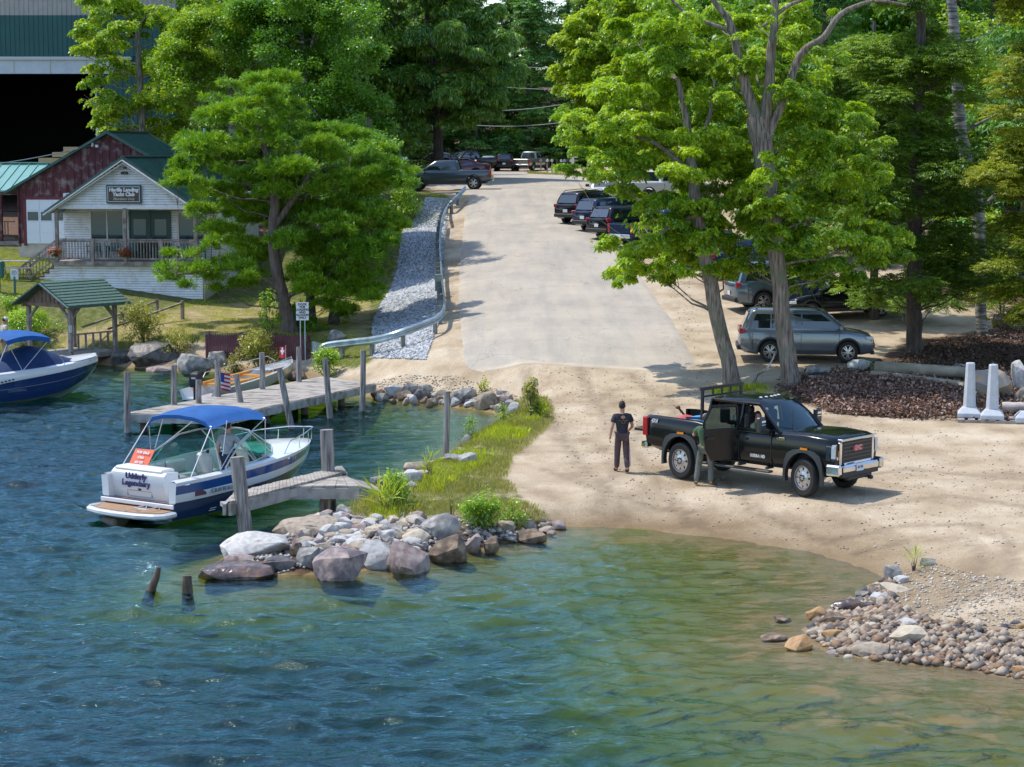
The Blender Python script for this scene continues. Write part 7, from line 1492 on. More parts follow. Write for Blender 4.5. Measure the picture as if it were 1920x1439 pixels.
wk = person(v, R(8), 'man walking away in dark t-shirt and brown track trousers behind the black pickup', {'hipL':(-.09,0,.93),'kneeL':(-.10,.10,.52),'ankL':(-.11,.12,.09),'toeL':(-.13,.28,.035),'hipR':(.09,0,.93),'kneeR':(.10,-.02,.52),'ankR':(.09,-.26,.13),'toeR':(.10,-.14,.04),
   'shL':(-.19,0,1.43),'elL':(-.275,-.07,1.16),'wrL':(-.31,-.03,.92),'haL':(-.315,-.01,.85),'shR':(.19,0,1.43),'elR':(.27,.02,1.17),'wrR':(.22,.20,1.05),'haR':(.19,.26,1.02)}, {'shirt': cloth('charcoal_tshirt', (.022,.022,.03), (.04,.04,.055)), 'sleeve': .62, 'trousers': cloth('brown_track_trousers', (.075,.045,.050), (.11,.07,.075)), 'shoes': cloth('brown_shoe', (.07,.04,.03))}, 1.03, head_turn=R(-14))
q = MB(); q.tube([(.165,-.02,.90),(.19,-.04,.52),(.165,-.28,.18)], .011, 5); q.build('trouser_stripe', M_('white_stripe', (.6,.5,.5), rough=.8), wk)
q = MB()
for k, (x, z, w_, a_) in enumerate([(-.07,1.33,.09,.5),(.0,1.34,.05,0),(.07,1.33,.09,-.5),(0,1.27,.10,0),(-.03,1.29,.07,1.1),(.03,1.29,.07,-1.1)]): q.box((x,-.148,z),(w_,.012,.018),rot=Matrix.Rotation(a_,3,'Y'))
q.build('shirt_print', M_('dull_gold_print', (.14,.11,.03), rough=.8), wk)
v = hit(1322, 911)
mn = person(v, R(-22), 'man in green shirt and grey trousers standing behind the open pickup door', {'hipL':(-.10,0,.93),'kneeL':(-.18,.04,.52),'ankL':(-.23,-.02,.09),'toeL':(-.28,.14,.035),'hipR':(.10,0,.93),'kneeR':(.13,.05,.52),'ankR':(.14,.0,.09),'toeR':(.28,.12,.035),
   'shL':(-.19,.02,1.43),'elL':(-.36,.10,1.24),'wrL':(-.20,.30,1.28),'haL':(-.14,.36,1.30),'shR':(.19,.02,1.43),'elR':(.28,.12,1.20),'wrR':(.20,.34,1.22),'haR':(.18,.41,1.23)}, {'shirt': cloth('olive_green_shirt', (.045,.10,.05), (.07,.14,.07)), 'sleeve': .7, 'trousers': cloth('grey_work_trousers', (.10,.115,.10), (.15,.165,.15)), 'shoes': cloth('brown_boot', (.075,.05,.035)), 'cap': cloth('tan_cap', (.30,.26,.20))}, 1.0)
q = MB(); q.lathe([(.172,.955),(.176,.985),(.172,1.01)], n=18); q.v = [Vector((v.x, v.y*.78, v.z)) for v in q.v]; q.build('belt', M_('yellow_belt', (.55,.40,.03), rough=.6), mn)
person(BM @ Vector((2.28,-.66,.37)), math.atan2(.83,.56)-math.pi/2+R(10), 'man in pale grey t-shirt standing at the cruiser helm under the canopy', {'shL':(-.2,0,1.43),'elL':(-.27,-.02,1.15),'wrL':(-.27,.06,.90),'haL':(-.27,.08,.82),'elR':(.30,.14,1.20),'wrR':(.22,.42,1.08),'haR':(.19,.50,1.06)},
   {'shirt': cloth('pale_grey_tshirt', (.26,.29,.32), (.34,.37,.40)), 'sleeve': .85, 'trousers': cloth('navy_shorts', (.02,.03,.06)), 'shoes': cloth('brown_boot', (.075,.05,.035))}, 1.0)
dv = person(TM @ Vector((.32,-.47,.30)), math.atan2((TM.to_3x3() @ Vector((1,0,0))).y, (TM.to_3x3() @ Vector((1,0,0))).x)-math.pi/2, 'person in green camouflage shirt sitting inside the black pickup cab', {'pelvis':(0,0,.82),'spine':(0,-.03,1.0),'chest':(0,-.03,1.22),'neck':(0,0,1.36),'head0':(0,.02,1.43),'head1':(0,.03,1.52),'shL':(-.18,0,1.28),'shR':(.18,0,1.28),'elL':(-.28,.12,1.05),'wrL':(-.15,.35,1.05),'haL':(-.12,.42,1.07),'elR':(.27,.12,1.04),'wrR':(.18,.35,1.05),'haR':(.16,.42,1.07),
   'hipL':(-.1,.05,.80),'kneeL':(-.14,.45,.82),'ankL':(-.14,.55,.42),'toeL':(-.14,.70,.38),'hipR':(.1,.05,.80),'kneeR':(.14,.45,.82),'ankR':(.14,.55,.42),'toeR':(.14,.70,.38)}, {'shirt': cloth('camouflage_shirt', (.10,.14,.05), (.35,.33,.20)), 'sleeve': .8, 'trousers': cloth('grey_work_trousers', (.065,.072,.068)), 'shoes': cloth('brown_boot', (.075,.05,.035))}, .95)
v = G(9, 680, .55)
person(v, R(-60), 'person in white cap and cream top on the dock at the left edge', {'head1':(0,.06,1.68),'shR':(.18,.04,1.42)}, {'shirt': cloth('cream_top', (.50,.46,.38)), 'sleeve': .6, 'trousers': cloth('tan_shorts', (.30,.20,.13)), 'shoes': cloth('brown_boot', (.075,.05,.035)), 'cap': cloth('white_cap', (.65,.65,.66))}, 1.0)
root = empty('side_dock', (0,0,0), 0, 'short plank landing left of the timber pavilion under the capped person', 'dock'); mb = MB(); boards(mb, v+Vector((-4,-.5,-.02)), v+Vector((1.0,-.5,-.02)), v+Vector((1.0,.7,-.02)), v+Vector((-4,.7,-.02)), w=.15); mb.build('deck_boards', GREYWOOD, root)
for dx in (-3.8,-1.5,.8): pile(root, (v.x+dx, v.y+.1, -1.2), (v.x+dx, v.y+.1, .48), .09, 'support', n=8)
# ------------------------------------------------ rocks
import bmesh
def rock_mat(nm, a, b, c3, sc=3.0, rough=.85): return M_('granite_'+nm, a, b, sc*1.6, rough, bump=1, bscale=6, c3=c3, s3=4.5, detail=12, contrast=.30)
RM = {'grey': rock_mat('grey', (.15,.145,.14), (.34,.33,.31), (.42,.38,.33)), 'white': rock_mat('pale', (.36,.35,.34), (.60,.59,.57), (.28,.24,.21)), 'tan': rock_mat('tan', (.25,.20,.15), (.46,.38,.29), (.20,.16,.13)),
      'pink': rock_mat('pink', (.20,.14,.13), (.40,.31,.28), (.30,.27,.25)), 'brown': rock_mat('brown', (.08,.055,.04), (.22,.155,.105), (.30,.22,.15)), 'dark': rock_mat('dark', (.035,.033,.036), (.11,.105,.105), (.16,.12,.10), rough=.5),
      'purple': rock_mat('purple', (.10,.075,.08), (.24,.185,.185), (.34,.25,.21), rough=.6), 'orange': rock_mat('orange', (.28,.14,.05), (.50,.31,.13), (.20,.11,.05), rough=.6), 'cream': rock_mat('cream', (.38,.32,.24), (.58,.51,.40), (.33,.27,.20)),
      'rust': rock_mat('rust', (.22,.20,.18), (.36,.33,.29), (.42,.24,.07), 1.3), 'wet': rock_mat('wet', (.045,.035,.035), (.14,.105,.10), (.20,.12,.085), rough=.25)}
def hull_rock(rx, ry, rz, seed, npts=17, sub=2, nz=.08, sm=.10):
    r = random.Random(seed); bm = bmesh.new()
    for i in range(npts):
        a = r.uniform(0, 6.283); z = r.uniform(-1, 1); q = (1-abs(z)**2.6)**(1/2.6); k = r.uniform(.86, 1); bm.verts.new((rx*q*math.cos(a)*k, ry*q*math.sin(a)*k, rz*z*k))
    h = bmesh.ops.convex_hull(bm, input=bm.verts); bmesh.ops.delete(bm, geom=[g for g in h['geom_interior'] if isinstance(g, bmesh.types.BMVert)], context='VERTS')
    bmesh.ops.triangulate(bm, faces=bm.faces)
    for s in range(sub): bmesh.ops.subdivide_edges(bm, edges=bm.edges, cuts=1, use_grid_fill=True, smooth=sm if s == 0 else .08)
    m = max(rx, ry, rz)
    for v in bm.verts: v.co *= 1+nz*(mnoise.noise(v.co/m*2.2+Vector((seed, 0, 0)))+.5*mnoise.noise(v.co/m*6+Vector((0, seed, 0))))
    return bm
def rock_at(cx, cy, w, h, kind, label, seed, z=None, group=None, flat=None, rot=0.0, name='boulder', cat='rock', depth=.8, round_=.14):
    """visible box centre cx,cy and size w,h in photo pixels"""
    g = hit(cx, cy+h*.45)
    if g.z < 0: g = G(cx, cy+h*.45, 0)
    s = FPX/g.y; rx = w/2/s; rz = max(.5*h/s, .04); ry = rx*depth
    bm = hull_rock(rx, ry, rz*1.15, seed, sm=round_); me = bpy.data.meshes.new(name); bm.to_mesh(me); bm.free(); me.polygons.foreach_set('use_smooth', [True]*len(me.polygons)); me.set_sharp_from_angle(angle=R(24)); me.materials.append(RM[kind])
    o = link(name, me); c = P(cx, cy, g.y + ry*.6); c.z -= rz*.28; o.location = c; o.rotation_euler = (0, 0, rot); return tag(o, label, cat, group)
Z6 = lambda x, y, w, h: (340+x/2.595, 900+y/2.595, w/2.595, h/2.595)
big = [(605,222,385,80,'tan','long flat tan slab at the back left of the rock spit'),(360,312,360,105,'white','big whitish angular boulder at the left end of the rock spit'),(290,388,175,65,'pink','low pinkish rock under the big whitish boulder'),
 (270,430,430,85,'wet','wide dark wet flat rock awash at the very tip of the spit'),(470,405,190,72,'dark','black wet rock between the awash slab and the purple boulder'),(790,402,300,150,'purple','big purple grey boulder at the waterline in the spit front'),
 (620,362,125,105,'grey','upright grey rock left of the purple boulder'),(945,352,165,140,'white','pale pointed boulder between purple and tan ones'),(1110,362,235,165,'pink','tall tan pink boulder sloping into the water mid spit'),
 (1297,322,215,130,'brown','dark brown rounded boulder at the waterline below the pale dome'),(1265,222,195,112,'grey','smooth pale grey dome boulder with white veins on the spit'),(1140,277,130,72,'cream','smooth cream boulder left of the grey dome'),
 (1415,298,105,100,'pink','reddish block right of the dark brown boulder'),(1505,308,85,80,'brown','small brown waterline rock below the green bush'),(1700,268,155,62,'brown','long brown rock at the waterline right of the bush'),
 (1818,215,105,42,'pink','last low pinkish rock where the spit meets the beach'),(1578,222,90,50,'tan','tan stone under the right edge of the green bush'),(1600,284,75,36,'grey','flat grey stone low by the waterline right of the bush'),
 (1690,205,62,60,'grey','mossy round stone between bush and beach'),(1745,200,60,32,'brown','small brown stone beside the mossy one'),(1760,240,110,36,'tan','flat tan stone near the beach end of the spit'),
 (618,240,110,56,'tan','rusty tan rock on the left half of the pile'),(712,242,95,62,'white','bluish white broken rock on the rock pile'),(790,228,95,54,'white','white rock in the top middle of the pile'),(872,238,95,52,'pink','flat pinkish rock in the middle of the pile'),
 (700,330,110,60,'tan','tan rock wedged above the upright grey rock'),(555,335,80,66,'brown','rusty brown rock between whitish boulder and upright grey rock'),(690,160,95,42,'pink','pinkish rock in the shade below the small dock'),(802,145,95,62,'grey','grey rock in the shade right of the dock post'),
 (860,300,150,50,'white','long white rock above the pale pointed boulder'),(1030,240,130,70,'grey','grey flaky rock left of the grey dome'),(1000,290,80,60,'grey','grey wedge rock behind the tan pink boulder')]
for i, (x, y, w_, h_, k, lb) in enumerate(big): rock_at(*Z6(x, y, w_*1.12, h_*1.3), k, lb, i+1, z=.0 if (y > 395 or (y > 300 and x > 1350)) else None, round_=.3 if x in (1265,1140,1297) else .1)
rr = random.Random(8); KS = ['white','white','pink','grey','tan','cream','white']
for i in range(130):
    x = rr.uniform(540, 1180); y = rr.uniform(175, 345); 
    if abs(y-(255)) > 95 or (x < 620 and y < 215): continue
    rock_at(*Z6(x, y, rr.uniform(55, 120), rr.uniform(36, 70)), rr.choice(KS), 'broken pale stone among the smaller stones heaped on the rock spit', 200+i, z=None, group='small stones heaped on the spit', name='stone', round_=.15)
for i in range(26):
    x = rr.uniform(1330, 1830); y = 262+(x-1330)*-.06+rr.uniform(-38, 30); rock_at(*Z6(x, y, rr.uniform(28, 60), rr.uniform(18, 34)), rr.choice(['brown','pink','grey','tan']), 'small dull stone packed along the beach end of the spit', 300+i, z=None, group='stones packed at the beach end of the spit', name='stone')
Z7 = lambda x, y, w, h: (640+x/4.364, 680+y/4.364, w/4.364, h/4.364)
wall = [(430,240,155,82,'white','pale rounded rock, second from the dock in the cove wall'),(572,215,135,72,'grey','grey block on top of the cove wall near the dock'),(700,215,125,60,'grey','dark cracked rock on top of the cove wall'),(668,272,125,82,'dark','dark triangular rock in the middle of the cove wall'),
 (795,260,125,52,'cream','flat cream rock behind the mooring post in the cove wall'),(1010,262,180,92,'grey','big square grey block in the cove wall'),(1185,308,185,112,'tan','largest mossy rounded rock at the right of the cove wall'),(1320,240,95,32,'white','white flat stone on top at the right of the cove wall'),
 (1350,292,135,62,'pink','broad pinkish rock above the right cove corner'),(1376,334,85,52,'grey','bluish rock at the right cove corner'),(1405,376,100,82,'white','pale rock below the tall green weeds'),(1290,372,95,62,'cream','cream rock at the water in the right cove corner'),
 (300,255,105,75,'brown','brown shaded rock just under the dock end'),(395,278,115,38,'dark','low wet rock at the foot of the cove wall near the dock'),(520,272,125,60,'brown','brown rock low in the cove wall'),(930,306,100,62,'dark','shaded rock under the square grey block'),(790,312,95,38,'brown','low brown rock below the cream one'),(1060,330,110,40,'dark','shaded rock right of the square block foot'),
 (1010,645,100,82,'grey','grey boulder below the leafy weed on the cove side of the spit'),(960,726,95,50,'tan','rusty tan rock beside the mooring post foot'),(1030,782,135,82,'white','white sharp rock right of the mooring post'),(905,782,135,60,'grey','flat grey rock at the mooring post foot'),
 (620,866,235,84,'tan','long smooth tan boulder on the cove side of the spit'),(570,932,165,100,'white','white angular rock below the long smooth boulder'),(672,912,105,52,'cream','cream rock right of the white angular one'),(305,965,135,62,'grey','grey rock behind the leafy bush by the small dock'),(560,1010,120,60,'grey','low grey rock under the leafy bush'),(450,960,100,50,'white','pale rock at the water left of the long boulder')]
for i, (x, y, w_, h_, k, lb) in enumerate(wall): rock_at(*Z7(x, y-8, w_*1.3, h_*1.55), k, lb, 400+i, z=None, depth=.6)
for i in range(34):
    x = rr.uniform(270, 1400); y = 250+(x-270)*.06+rr.uniform(-35, 55); rock_at(*Z7(x, y, rr.uniform(70, 125), rr.uniform(45, 85)), rr.choice(['grey','dark','tan','brown','white']), 'middling stone filling gaps of the cove wall', 450+i, z=None, group='filler stones of the cove wall', name='stone', depth=.6)
for i in range(26):
    x = rr.uniform(300, 1060); t = (x-300)/760; y = 985-t*290+rr.uniform(-25, 30); rock_at(*Z7(x, y, rr.uniform(40, 85), rr.uniform(24, 45)), rr.choice(['grey','tan','cream','white']), 'small pale stone along the cove side of the spit', 500+i, z=None, group='small stones along the cove side of the spit', name='stone')
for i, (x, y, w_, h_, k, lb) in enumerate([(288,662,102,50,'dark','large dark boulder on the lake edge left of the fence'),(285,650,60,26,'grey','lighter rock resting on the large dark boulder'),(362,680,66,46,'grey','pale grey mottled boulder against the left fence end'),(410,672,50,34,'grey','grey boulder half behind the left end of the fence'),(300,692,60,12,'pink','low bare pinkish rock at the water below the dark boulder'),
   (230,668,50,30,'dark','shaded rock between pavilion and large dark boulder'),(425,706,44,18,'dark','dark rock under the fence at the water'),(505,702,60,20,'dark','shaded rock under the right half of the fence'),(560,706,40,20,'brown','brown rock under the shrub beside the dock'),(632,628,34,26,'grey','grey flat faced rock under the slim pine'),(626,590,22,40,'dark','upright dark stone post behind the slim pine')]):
    rock_at(x, y, w_*1.1, h_*1.1, k, lb, 600+i, z=None, depth=.6)
Z8 = lambda x, y, w, h: (1380+x/3.556, 980+y/3.556, w/3.556, h/3.556)
for i, (x, y, w_, h_, k, lb) in enumerate([(540,602,145,84,'orange','round golden tan rock furthest left in the right hand rock bar'),(645,636,165,84,'brown','shiny rust brown rock beside the golden tan one'),(740,548,235,92,'wet','broad flat wet brown rock behind the rust brown one'),(420,792,195,112,'orange','lone golden block out in the water off the right bar'),
   (900,842,310,84,'tan','long tan slab at the waterline of the right bar'),(1160,742,300,112,'cream','broad cream slab with a small brown stone on it'),(1178,722,50,24,'brown','small brown stone sitting on the broad cream slab'),(1140,660,145,52,'white','whitest flat rock above the broad cream slab'),(1040,330,145,112,'grey','upright grey boulder left of the grass tuft'),(1275,256,115,62,'grey','grey rock right of the grass tuft'),
   (862,470,135,80,'dark','dark cracked rock under the pale slope'),(915,440,95,42,'dark','slate rock above the dark cracked one'),(1060,432,265,62,'cream','long pale ledge rock below the upright grey boulder'),(960,490,150,60,'white','pale sloping rock left end of the ledge'),(1150,852,190,50,'brown','brown slab at the waterline right of the tan slab'),(870,545,110,50,'dark','blue grey rock near the wet flat rock'),(1790,690,70,36,'dark','lone dark stone on the pebbles'),(640,740,150,70,'orange','submerged looking orange rock below the rust brown one'),
   (1110,376,120,50,'white','broken white rock at the foot of the grass tuft'),(1890,975,120,50,'orange','brown orange rock at the right edge waterline'),(820,640,120,60,'orange','golden pebbly rock in the middle of the bar'),(300,640,150,40,'brown','drowned brown rock left of the golden tan one'),(250,760,190,50,'brown','drowned flat rock behind the lone golden block')]):
    rock_at(*Z8(x, y, w_*1.1, h_*1.25), k, lb, 700+i, z=.02 if y > 560 else .12, depth=.7)
for i in range(110):
    x = rr.uniform(560, 1900); y = 640+rr.random()*260; 
    if y < 640+ (x-900)*.02: continue
    rock_at(*Z8(x, y, rr.uniform(30, 110), rr.uniform(20, 52)), rr.choice(['grey','tan','brown','dark','orange','cream','pink','tan','wet']), 'fist to head sized stone strewn over the right hand rock bar', 800+i, z=.04, group='loose stones on the right bar', name='stone')
Z4 = lambda x, y, w, h: (1440+x/4, 620+y/4, w/4, h/4)
for i, (x, y, w_, h_, k, lb) in enumerate([(380,295,240,92,'grey','broad low mossy rock right of the upright oak trunk'),(690,258,205,112,'white','pale slanted rock under the silver SUV front wheel'),(762,392,112,42,'grey','flat bluish rock in the brown mulch'),(1012,366,95,46,'grey','small grey rock against the felled logs'),(1440,265,115,52,'grey','grey green rock behind the felled logs'),(1040,585,75,30,'pink','small pinkish stone at the front of the mulch'),
   (1650,395,430,270,'rust','huge round boulder stained orange behind the concrete posts'),(1880,330,230,260,'white','huge pale angular boulder cut by the right edge'),(1900,470,120,120,'tan','tan rock between the two huge boulders at the right edge'),(560,445,170,110,'cream','crumpled flat tan rock slab left of the mulch'),(1460,505,150,60,'brown','brown rock half in leaves left of the concrete posts')]):
    rock_at(*Z4(x, y, w_, h_), k, lb, 900+i)
rock_at(1880, 600, 50, 40, 'brown', 'dark boulder in the shade behind the crooked birch', 950)
# ------------------------------------------------ scattered stones as stuff
def scatter(n, poly, seed, wz=None):
    pts = [hit(x, y) for x, y in poly]; q = np.array([(p.x, p.y) for p in pts]); r = np.random.default_rng(seed); X, Y = [], []
    while len(X) < n:
        x = r.uniform(q[:, 0].min(), q[:, 0].max(), n*2); y = r.uniform(q[:, 1].min(), q[:, 1].max(), n*2); k = inpoly(x, y, q); X += list(x[k]); Y += list(y[k])
    return np.array(X[:n]), np.array(Y[:n]), r
def nz_(X, Y): return np.where(Y < 130, 0.014*vnoise(X, Y, 1.1, 1)+.004*vnoise(X, Y, 4, 2), 0)*np.clip(sdist(X, Y)/2, 0, 1)
def pebbles(name, n, poly, smin, smax, cols, label_cat, seed, sink=.3, power=2.2):
    X, Y, r = scatter(n, poly, seed); Z = hgt(X, Y)+nz_(X, Y); s = smin+(smax-smin)*r.random(n)**power
    base = [(0,0,1),(0,0,-1)]+[(math.cos(a), math.sin(a), (.25 if k % 2 else -.25)) for k, a in enumerate([i*math.pi/3 for i in range(6)])]; B = np.array(base); fs = []
    for k in range(6): fs += [(0, 2+k, 2+(k+1) % 6), (1, 2+(k+1) % 6, 2+k)]
    Fb = np.array(fs); J = 1+r.uniform(-.28, .28, (n, 8, 3)); V = B[None]*J*s[:, None, None]*np.stack([np.ones(n), r.uniform(.55, .95, n), r.uniform(.45, .8, n)], -1)[:, None]; a = r.uniform(0, 6.28, n); c, s_ = np.cos(a)[:, None], np.sin(a)[:, None]
    V = np.stack([V[..., 0]*c-V[..., 1]*s_, V[..., 0]*s_+V[..., 1]*c, V[..., 2]], -1) + np.stack([X, Y, Z+s*(.5-sink)], -1)[:, None]
    F = (Fb[None]+(np.arange(n)*8)[:, None, None]).reshape(-1, 3); m = bpy.data.materials.new(name+'_material'); m.use_nodes = True; nn, l = nodes_of(m); at = nn.new('ShaderNodeAttribute'); at.attribute_name = 'lv'
    st = [(i/(len(cols)-1), c) for i, c in enumerate(cols)]; l.new(ramp(nn, l, at.outputs['Fac'], st), nn['Principled BSDF'].inputs['Base Color']); nn['Principled BSDF'].inputs['Roughness'].default_value = .8
    o = link(name, np_mesh(name, V.reshape(-1, 3), F, m, {'lv': ('FACE', np.repeat(r.random(n), 12))})); tag(o, label_cat[0], label_cat[1], kind='stuff'); return o
pebbles('riprap_stones', 40000, RIP, .035, .10, [(.15,.16,.18),(.30,.32,.34),(.43,.45,.47),(.56,.58,.60)], ('bluish grey crushed stone bank between the lawn and the guardrail', 'gravel'), 1, power=1.4)
BAR = [(1545,1155),(1620,1112),(1665,1082),(1690,1084),(1668,1110),(1690,1140),(1740,1162),(1800,1170),(1870,1192),(1930,1196),(1930,1276),(1780,1250),(1640,1238),(1560,1220),(1510,1190)]
pebbles('pebble_beach', 7500, BAR, .008, .15, [(.055,.045,.045),(.24,.14,.075),(.29,.23,.17),(.40,.33,.25),(.17,.13,.10),(.09,.09,.095)], ('pebbles and shingle covering the right hand rock bar', 'pebbles'), 2, power=4.5)
pebbles('sand_grit', 2400, [(1640,1100),(1740,1050),(1850,1080),(1930,1090),(1930,1190),(1800,1175),(1700,1150)], .008, .05, [(.20,.17,.14),(.42,.36,.29),(.58,.52,.43)], ('sparse grit where the shingle thins out into sand', 'gravel'), 7, power=3)
pebbles('spit_gravel', 2200, [(540,1000),(700,960),(900,985),(1050,985),(900,1030),(740,1060),(520,1078),(420,1060)], .03, .10, [(.14,.12,.11),(.36,.32,.29),(.52,.49,.46)], ('gravel between the boulders of the rock spit', 'gravel'), 4)
pebbles('path_pebbles', 5000, [(840,560),(860,690),(1000,760),(1100,960),(1400,1000),(1650,1060),(1930,1050),(1930,830),(1480,760),(1320,700),(1300,520),(1240,520),(1310,680),(860,700),(850,380),(840,400)], .008, .04, [(.16,.13,.11),(.34,.28,.22),(.5,.45,.38)], ('small loose stones scattered over the sandy landing', 'gravel'), 5, power=3)
pebbles('dirt_clods', 1500, [(690,720),(860,705),(1000,740),(960,760),(900,742),(700,742)], .01, .05, [(.16,.13,.11),(.34,.28,.22),(.5,.45,.38)], ('small stones on the dirt above the cove wall', 'gravel'), 6)
# ------------------------------------------------ leaf litter
def litter(name, n, poly, L, ca, cb, lab, seed, lift=.03, heap=True):
    X, Y, r = scatter(n, poly, seed); Z = hgt(X, Y)+nz_(X, Y); 
    if heap: Z = Z+.28*np.exp(-(((X-MUL.x)/3.2)**2+((Y-MUL.y)/2.6)**2)**1.5)
    A = r.normal(0, .6, (n, 3)); A[:, 2] = 1; V, F, lv = sprigs(np.stack([X, Y, Z+r.uniform(.0, lift, n)], -1), A, L*r.uniform(.6, 1.3, n), 'broad', r); m = leaf_mat(name+'_material', ca, cb, .15, (1,.9,.7), gloss=.04)
    tag(link(name, np_mesh(name, V, F, m, {'lv': ('FACE', lv)})), lab[0], lab[1], kind='stuff')
litter('leaf_litter', 5200, [(1480,745),(1560,720),(1700,722),(1830,740),(1820,782),(1700,786),(1560,778)], .11, (.085,.045,.032), (.40,.25,.185), ('brown leaf mulch heaped in front of the felled logs', 'mulch'), 11, .12)
litter('forest_litter', 5200, [(1450,752),(1470,712),(1500,700),(1660,690),(1720,650),(1930,612),(1930,790),(1700,790),(1480,760)], .10, (.045,.028,.02), (.22,.14,.10), ('dark fallen leaves under the oaks and hemlocks', 'leaf litter'), 12)
# ------------------------------------------------ grass
def grass(name, n, poly, L, m, lab, seed, spread=.5, patch=0.0, psc=1.2):
    X, Y, r = scatter(n, poly, seed)
    if patch: g = vnoise(X, Y, psc, seed+50)+.5*vnoise(X, Y, psc*3, seed+51); k = (g > -1+patch*1.6+r.normal(0, .25, n)) & (sdist(X, Y) > .12); X, Y = X[k], Y[k]
    n = len(X); Z = hgt(X, Y)+nz_(X, Y); A = r.normal(0, spread*.5, (n, 3)); A[:, 2] = 1; C = np.stack([X, Y, Z-.01], -1); C = np.repeat(C, 4, 0)+np.concatenate([r.normal(0, .035, (n*4, 2)), np.zeros((n*4, 1))], 1); A = np.repeat(A, 4, 0)+r.normal(0, spread*.45, (n*4, 3)); A[:, 2] = 1
    tall = .65+.5*np.clip(vnoise(C[:, 0], C[:, 1], 2.2, seed), -1, 1); V, F, lv = sprigs(C, A, L*tall*r.uniform(.5, 1.2, n*4), 'blade', r); tag(link(name, np_mesh(name, V, F, m, {'lv': ('FACE', lv)})), lab[0], lab[1], kind='stuff')
LM['blade'] = LM['grass']
def sp_(*a): pass
grass('spit_grass', 17000, SPIT, .26, LM['grass'], ('patchy wild grass growing on the spit', 'grass'), 21, .6, .25)
grass('spit_fresh_grass', 6000, [(690,985),(700,935),(780,905),(870,830),(920,800),(1000,760),(1030,770),(960,850),(860,900),(800,980)], .32, LM['grassb'], ('fresher taller grass on the cove side of the spit', 'grass'), 22, .5, .6)
grass('lawn_grass', 30000, [(0,560),(230,600),(380,560),(560,560),(700,590),(745,500),(765,440),(845,385),(838,366),(770,365),(700,420),(640,560),(690,690),(640,690),(560,655),(390,645),(240,650),(0,640)], .16, LM['grassb'], ('uneven lawn and bank grass between club and shore', 'grass'), 23, .7, .35)
grass('lawn_grass', 9000, [(0,470),(150,500),(100,560),(0,600),(-40,560)], .15, LM['grassb'], ('mown grass left of the club stairs', 'grass'), 24, .7, .3)
grass('dry_grass', 9000, [(0,640),(230,600),(380,575),(560,565),(700,600),(680,690),(560,650),(240,650)], .14, LM['grass'], ('thin dry grass on the sandy bank above the shore', 'grass'), 25, .8, .7)
grass('oak_foot_grass', 2300, [(1330,735),(1400,722),(1450,735),(1560,715),(1560,745),(1480,760),(1340,752)], .42, LM['grassb'], ('long grass round the feet of the two oaks', 'grass'), 26, .5, .3)
grass('verge_grass', 3500, [(990,327),(1090,333),(1160,345),(1100,330),(990,322)], .3, LM['grass'], ('grass verge under the mailboxes', 'grass'), 27)
# ------------------------------------------------ shrubs and weeds
def shrub(cx, cyb, w, h, label, seed, lm='shrub', style='broad', L=.09, dens=120, name='shrub', cat='shrub', stems=7, n=9, tall=False, rpx=None, group=None):
    g = hit(cx, cyb); s = FPX/g.y; rng = np.random.default_rng(seed); root = empty(name, g, 0, label, cat, group); lb = []; tb = MB(); W = w/s/2; H = h/s
    for k in range(n):
        a = rng.uniform(0, 6.28); q = math.sqrt(rng.random())*.75; z = rng.uniform(.25, .92)*H; rr_ = (rpx/s if rpx else min(W, H)*rng.uniform(.30, .48)); x = W*q*math.cos(a)*(1.05-.6*z/H); y = W*q*math.sin(a)*(.8-.4*z/H); lb.append((x, y, z-rr_*.2, rr_, rr_, rr_*(1.5 if tall else .75))); tb.tube([(x*.2, y*.2, -.05), (x*.7, y*.7, z*.6), (x, y, z)], [.014, .01, .004], 4)
    tb.build('stem', BARK['dark'], root); link('foliage', crown_mesh('foliage', lb, style, L, dens, LM[lm], rng, 1.1, -.8, clump=.45), root); return root
shrub(905,992,150,62,'rounded bright green bush on the lake side of the grassy spit',31,'shrub',n=16,dens=170,L=.075)
shrub(965,985,70,44,'smaller green bush leaning right beside the rounded one',32,'shrub',n=7,dens=150,L=.075)
shrub(745,952,84,70,'bright leafy bush where the small dock meets the spit',33,'shrub',n=11,dens=130)
shrub(724,962,66,44,'arching long grass clump under the small dock ramp',34,'grassb','blade',.55,240,'grass_clump','plant',n=6)
shrub(996,782,52,74,'tall feathery green weed clump at the cove corner',35,'shrubd','droop',.12,200,'tall_weeds','plant',n=12,tall=True,rpx=9)
shrub(1012,782,46,40,'low weeds right of the tall feathery clump',36,'grassb','broad',.08,120,'weeds','plant')
shrub(944,796,34,40,'leafy green weed on the rocks left of the tall clump',37,'shrub',name='weeds',cat='plant')
shrub(884,832,36,58,'light green sapling over the grey cove boulder',38,'shrub',dens=90,name='sapling',cat='plant',tall=True,n=7)
shrub(906,735,26,26,'small yellowish weed behind the cove wall',39,'grassb',name='weeds',cat='plant')
shrub(806,895,50,46,'fresh weeds beside the long smooth tan boulder',40,'grassb','blade',.4,220,'weeds','plant')
shrub(846,968,28,50,'thin reddish tipped weed in the spit grass',41,'shrubd',name='weeds',cat='plant',dens=60,tall=True,n=5)
shrub(1713,1070,40,32,'isolated bright grass tuft on the right bar',42,'grassb','blade',.34,420,'grass_tuft','plant',n=5)
shrub(272,650,110,88,'big olive shrub with white blossom above the dark boulder',43,'shrubd',n=16,dens=110,L=.085)
shrub(330,668,90,50,'low olive shrub right of the big shoreline shrub',44,'shrubd',n=9)
shrub(62,640,130,60,'green hedge like shrub behind the timber pavilion',45,'shrub',n=14)
shrub(20,600,60,50,'shrub at the left edge under the parking notice',46,'shrub',n=8)
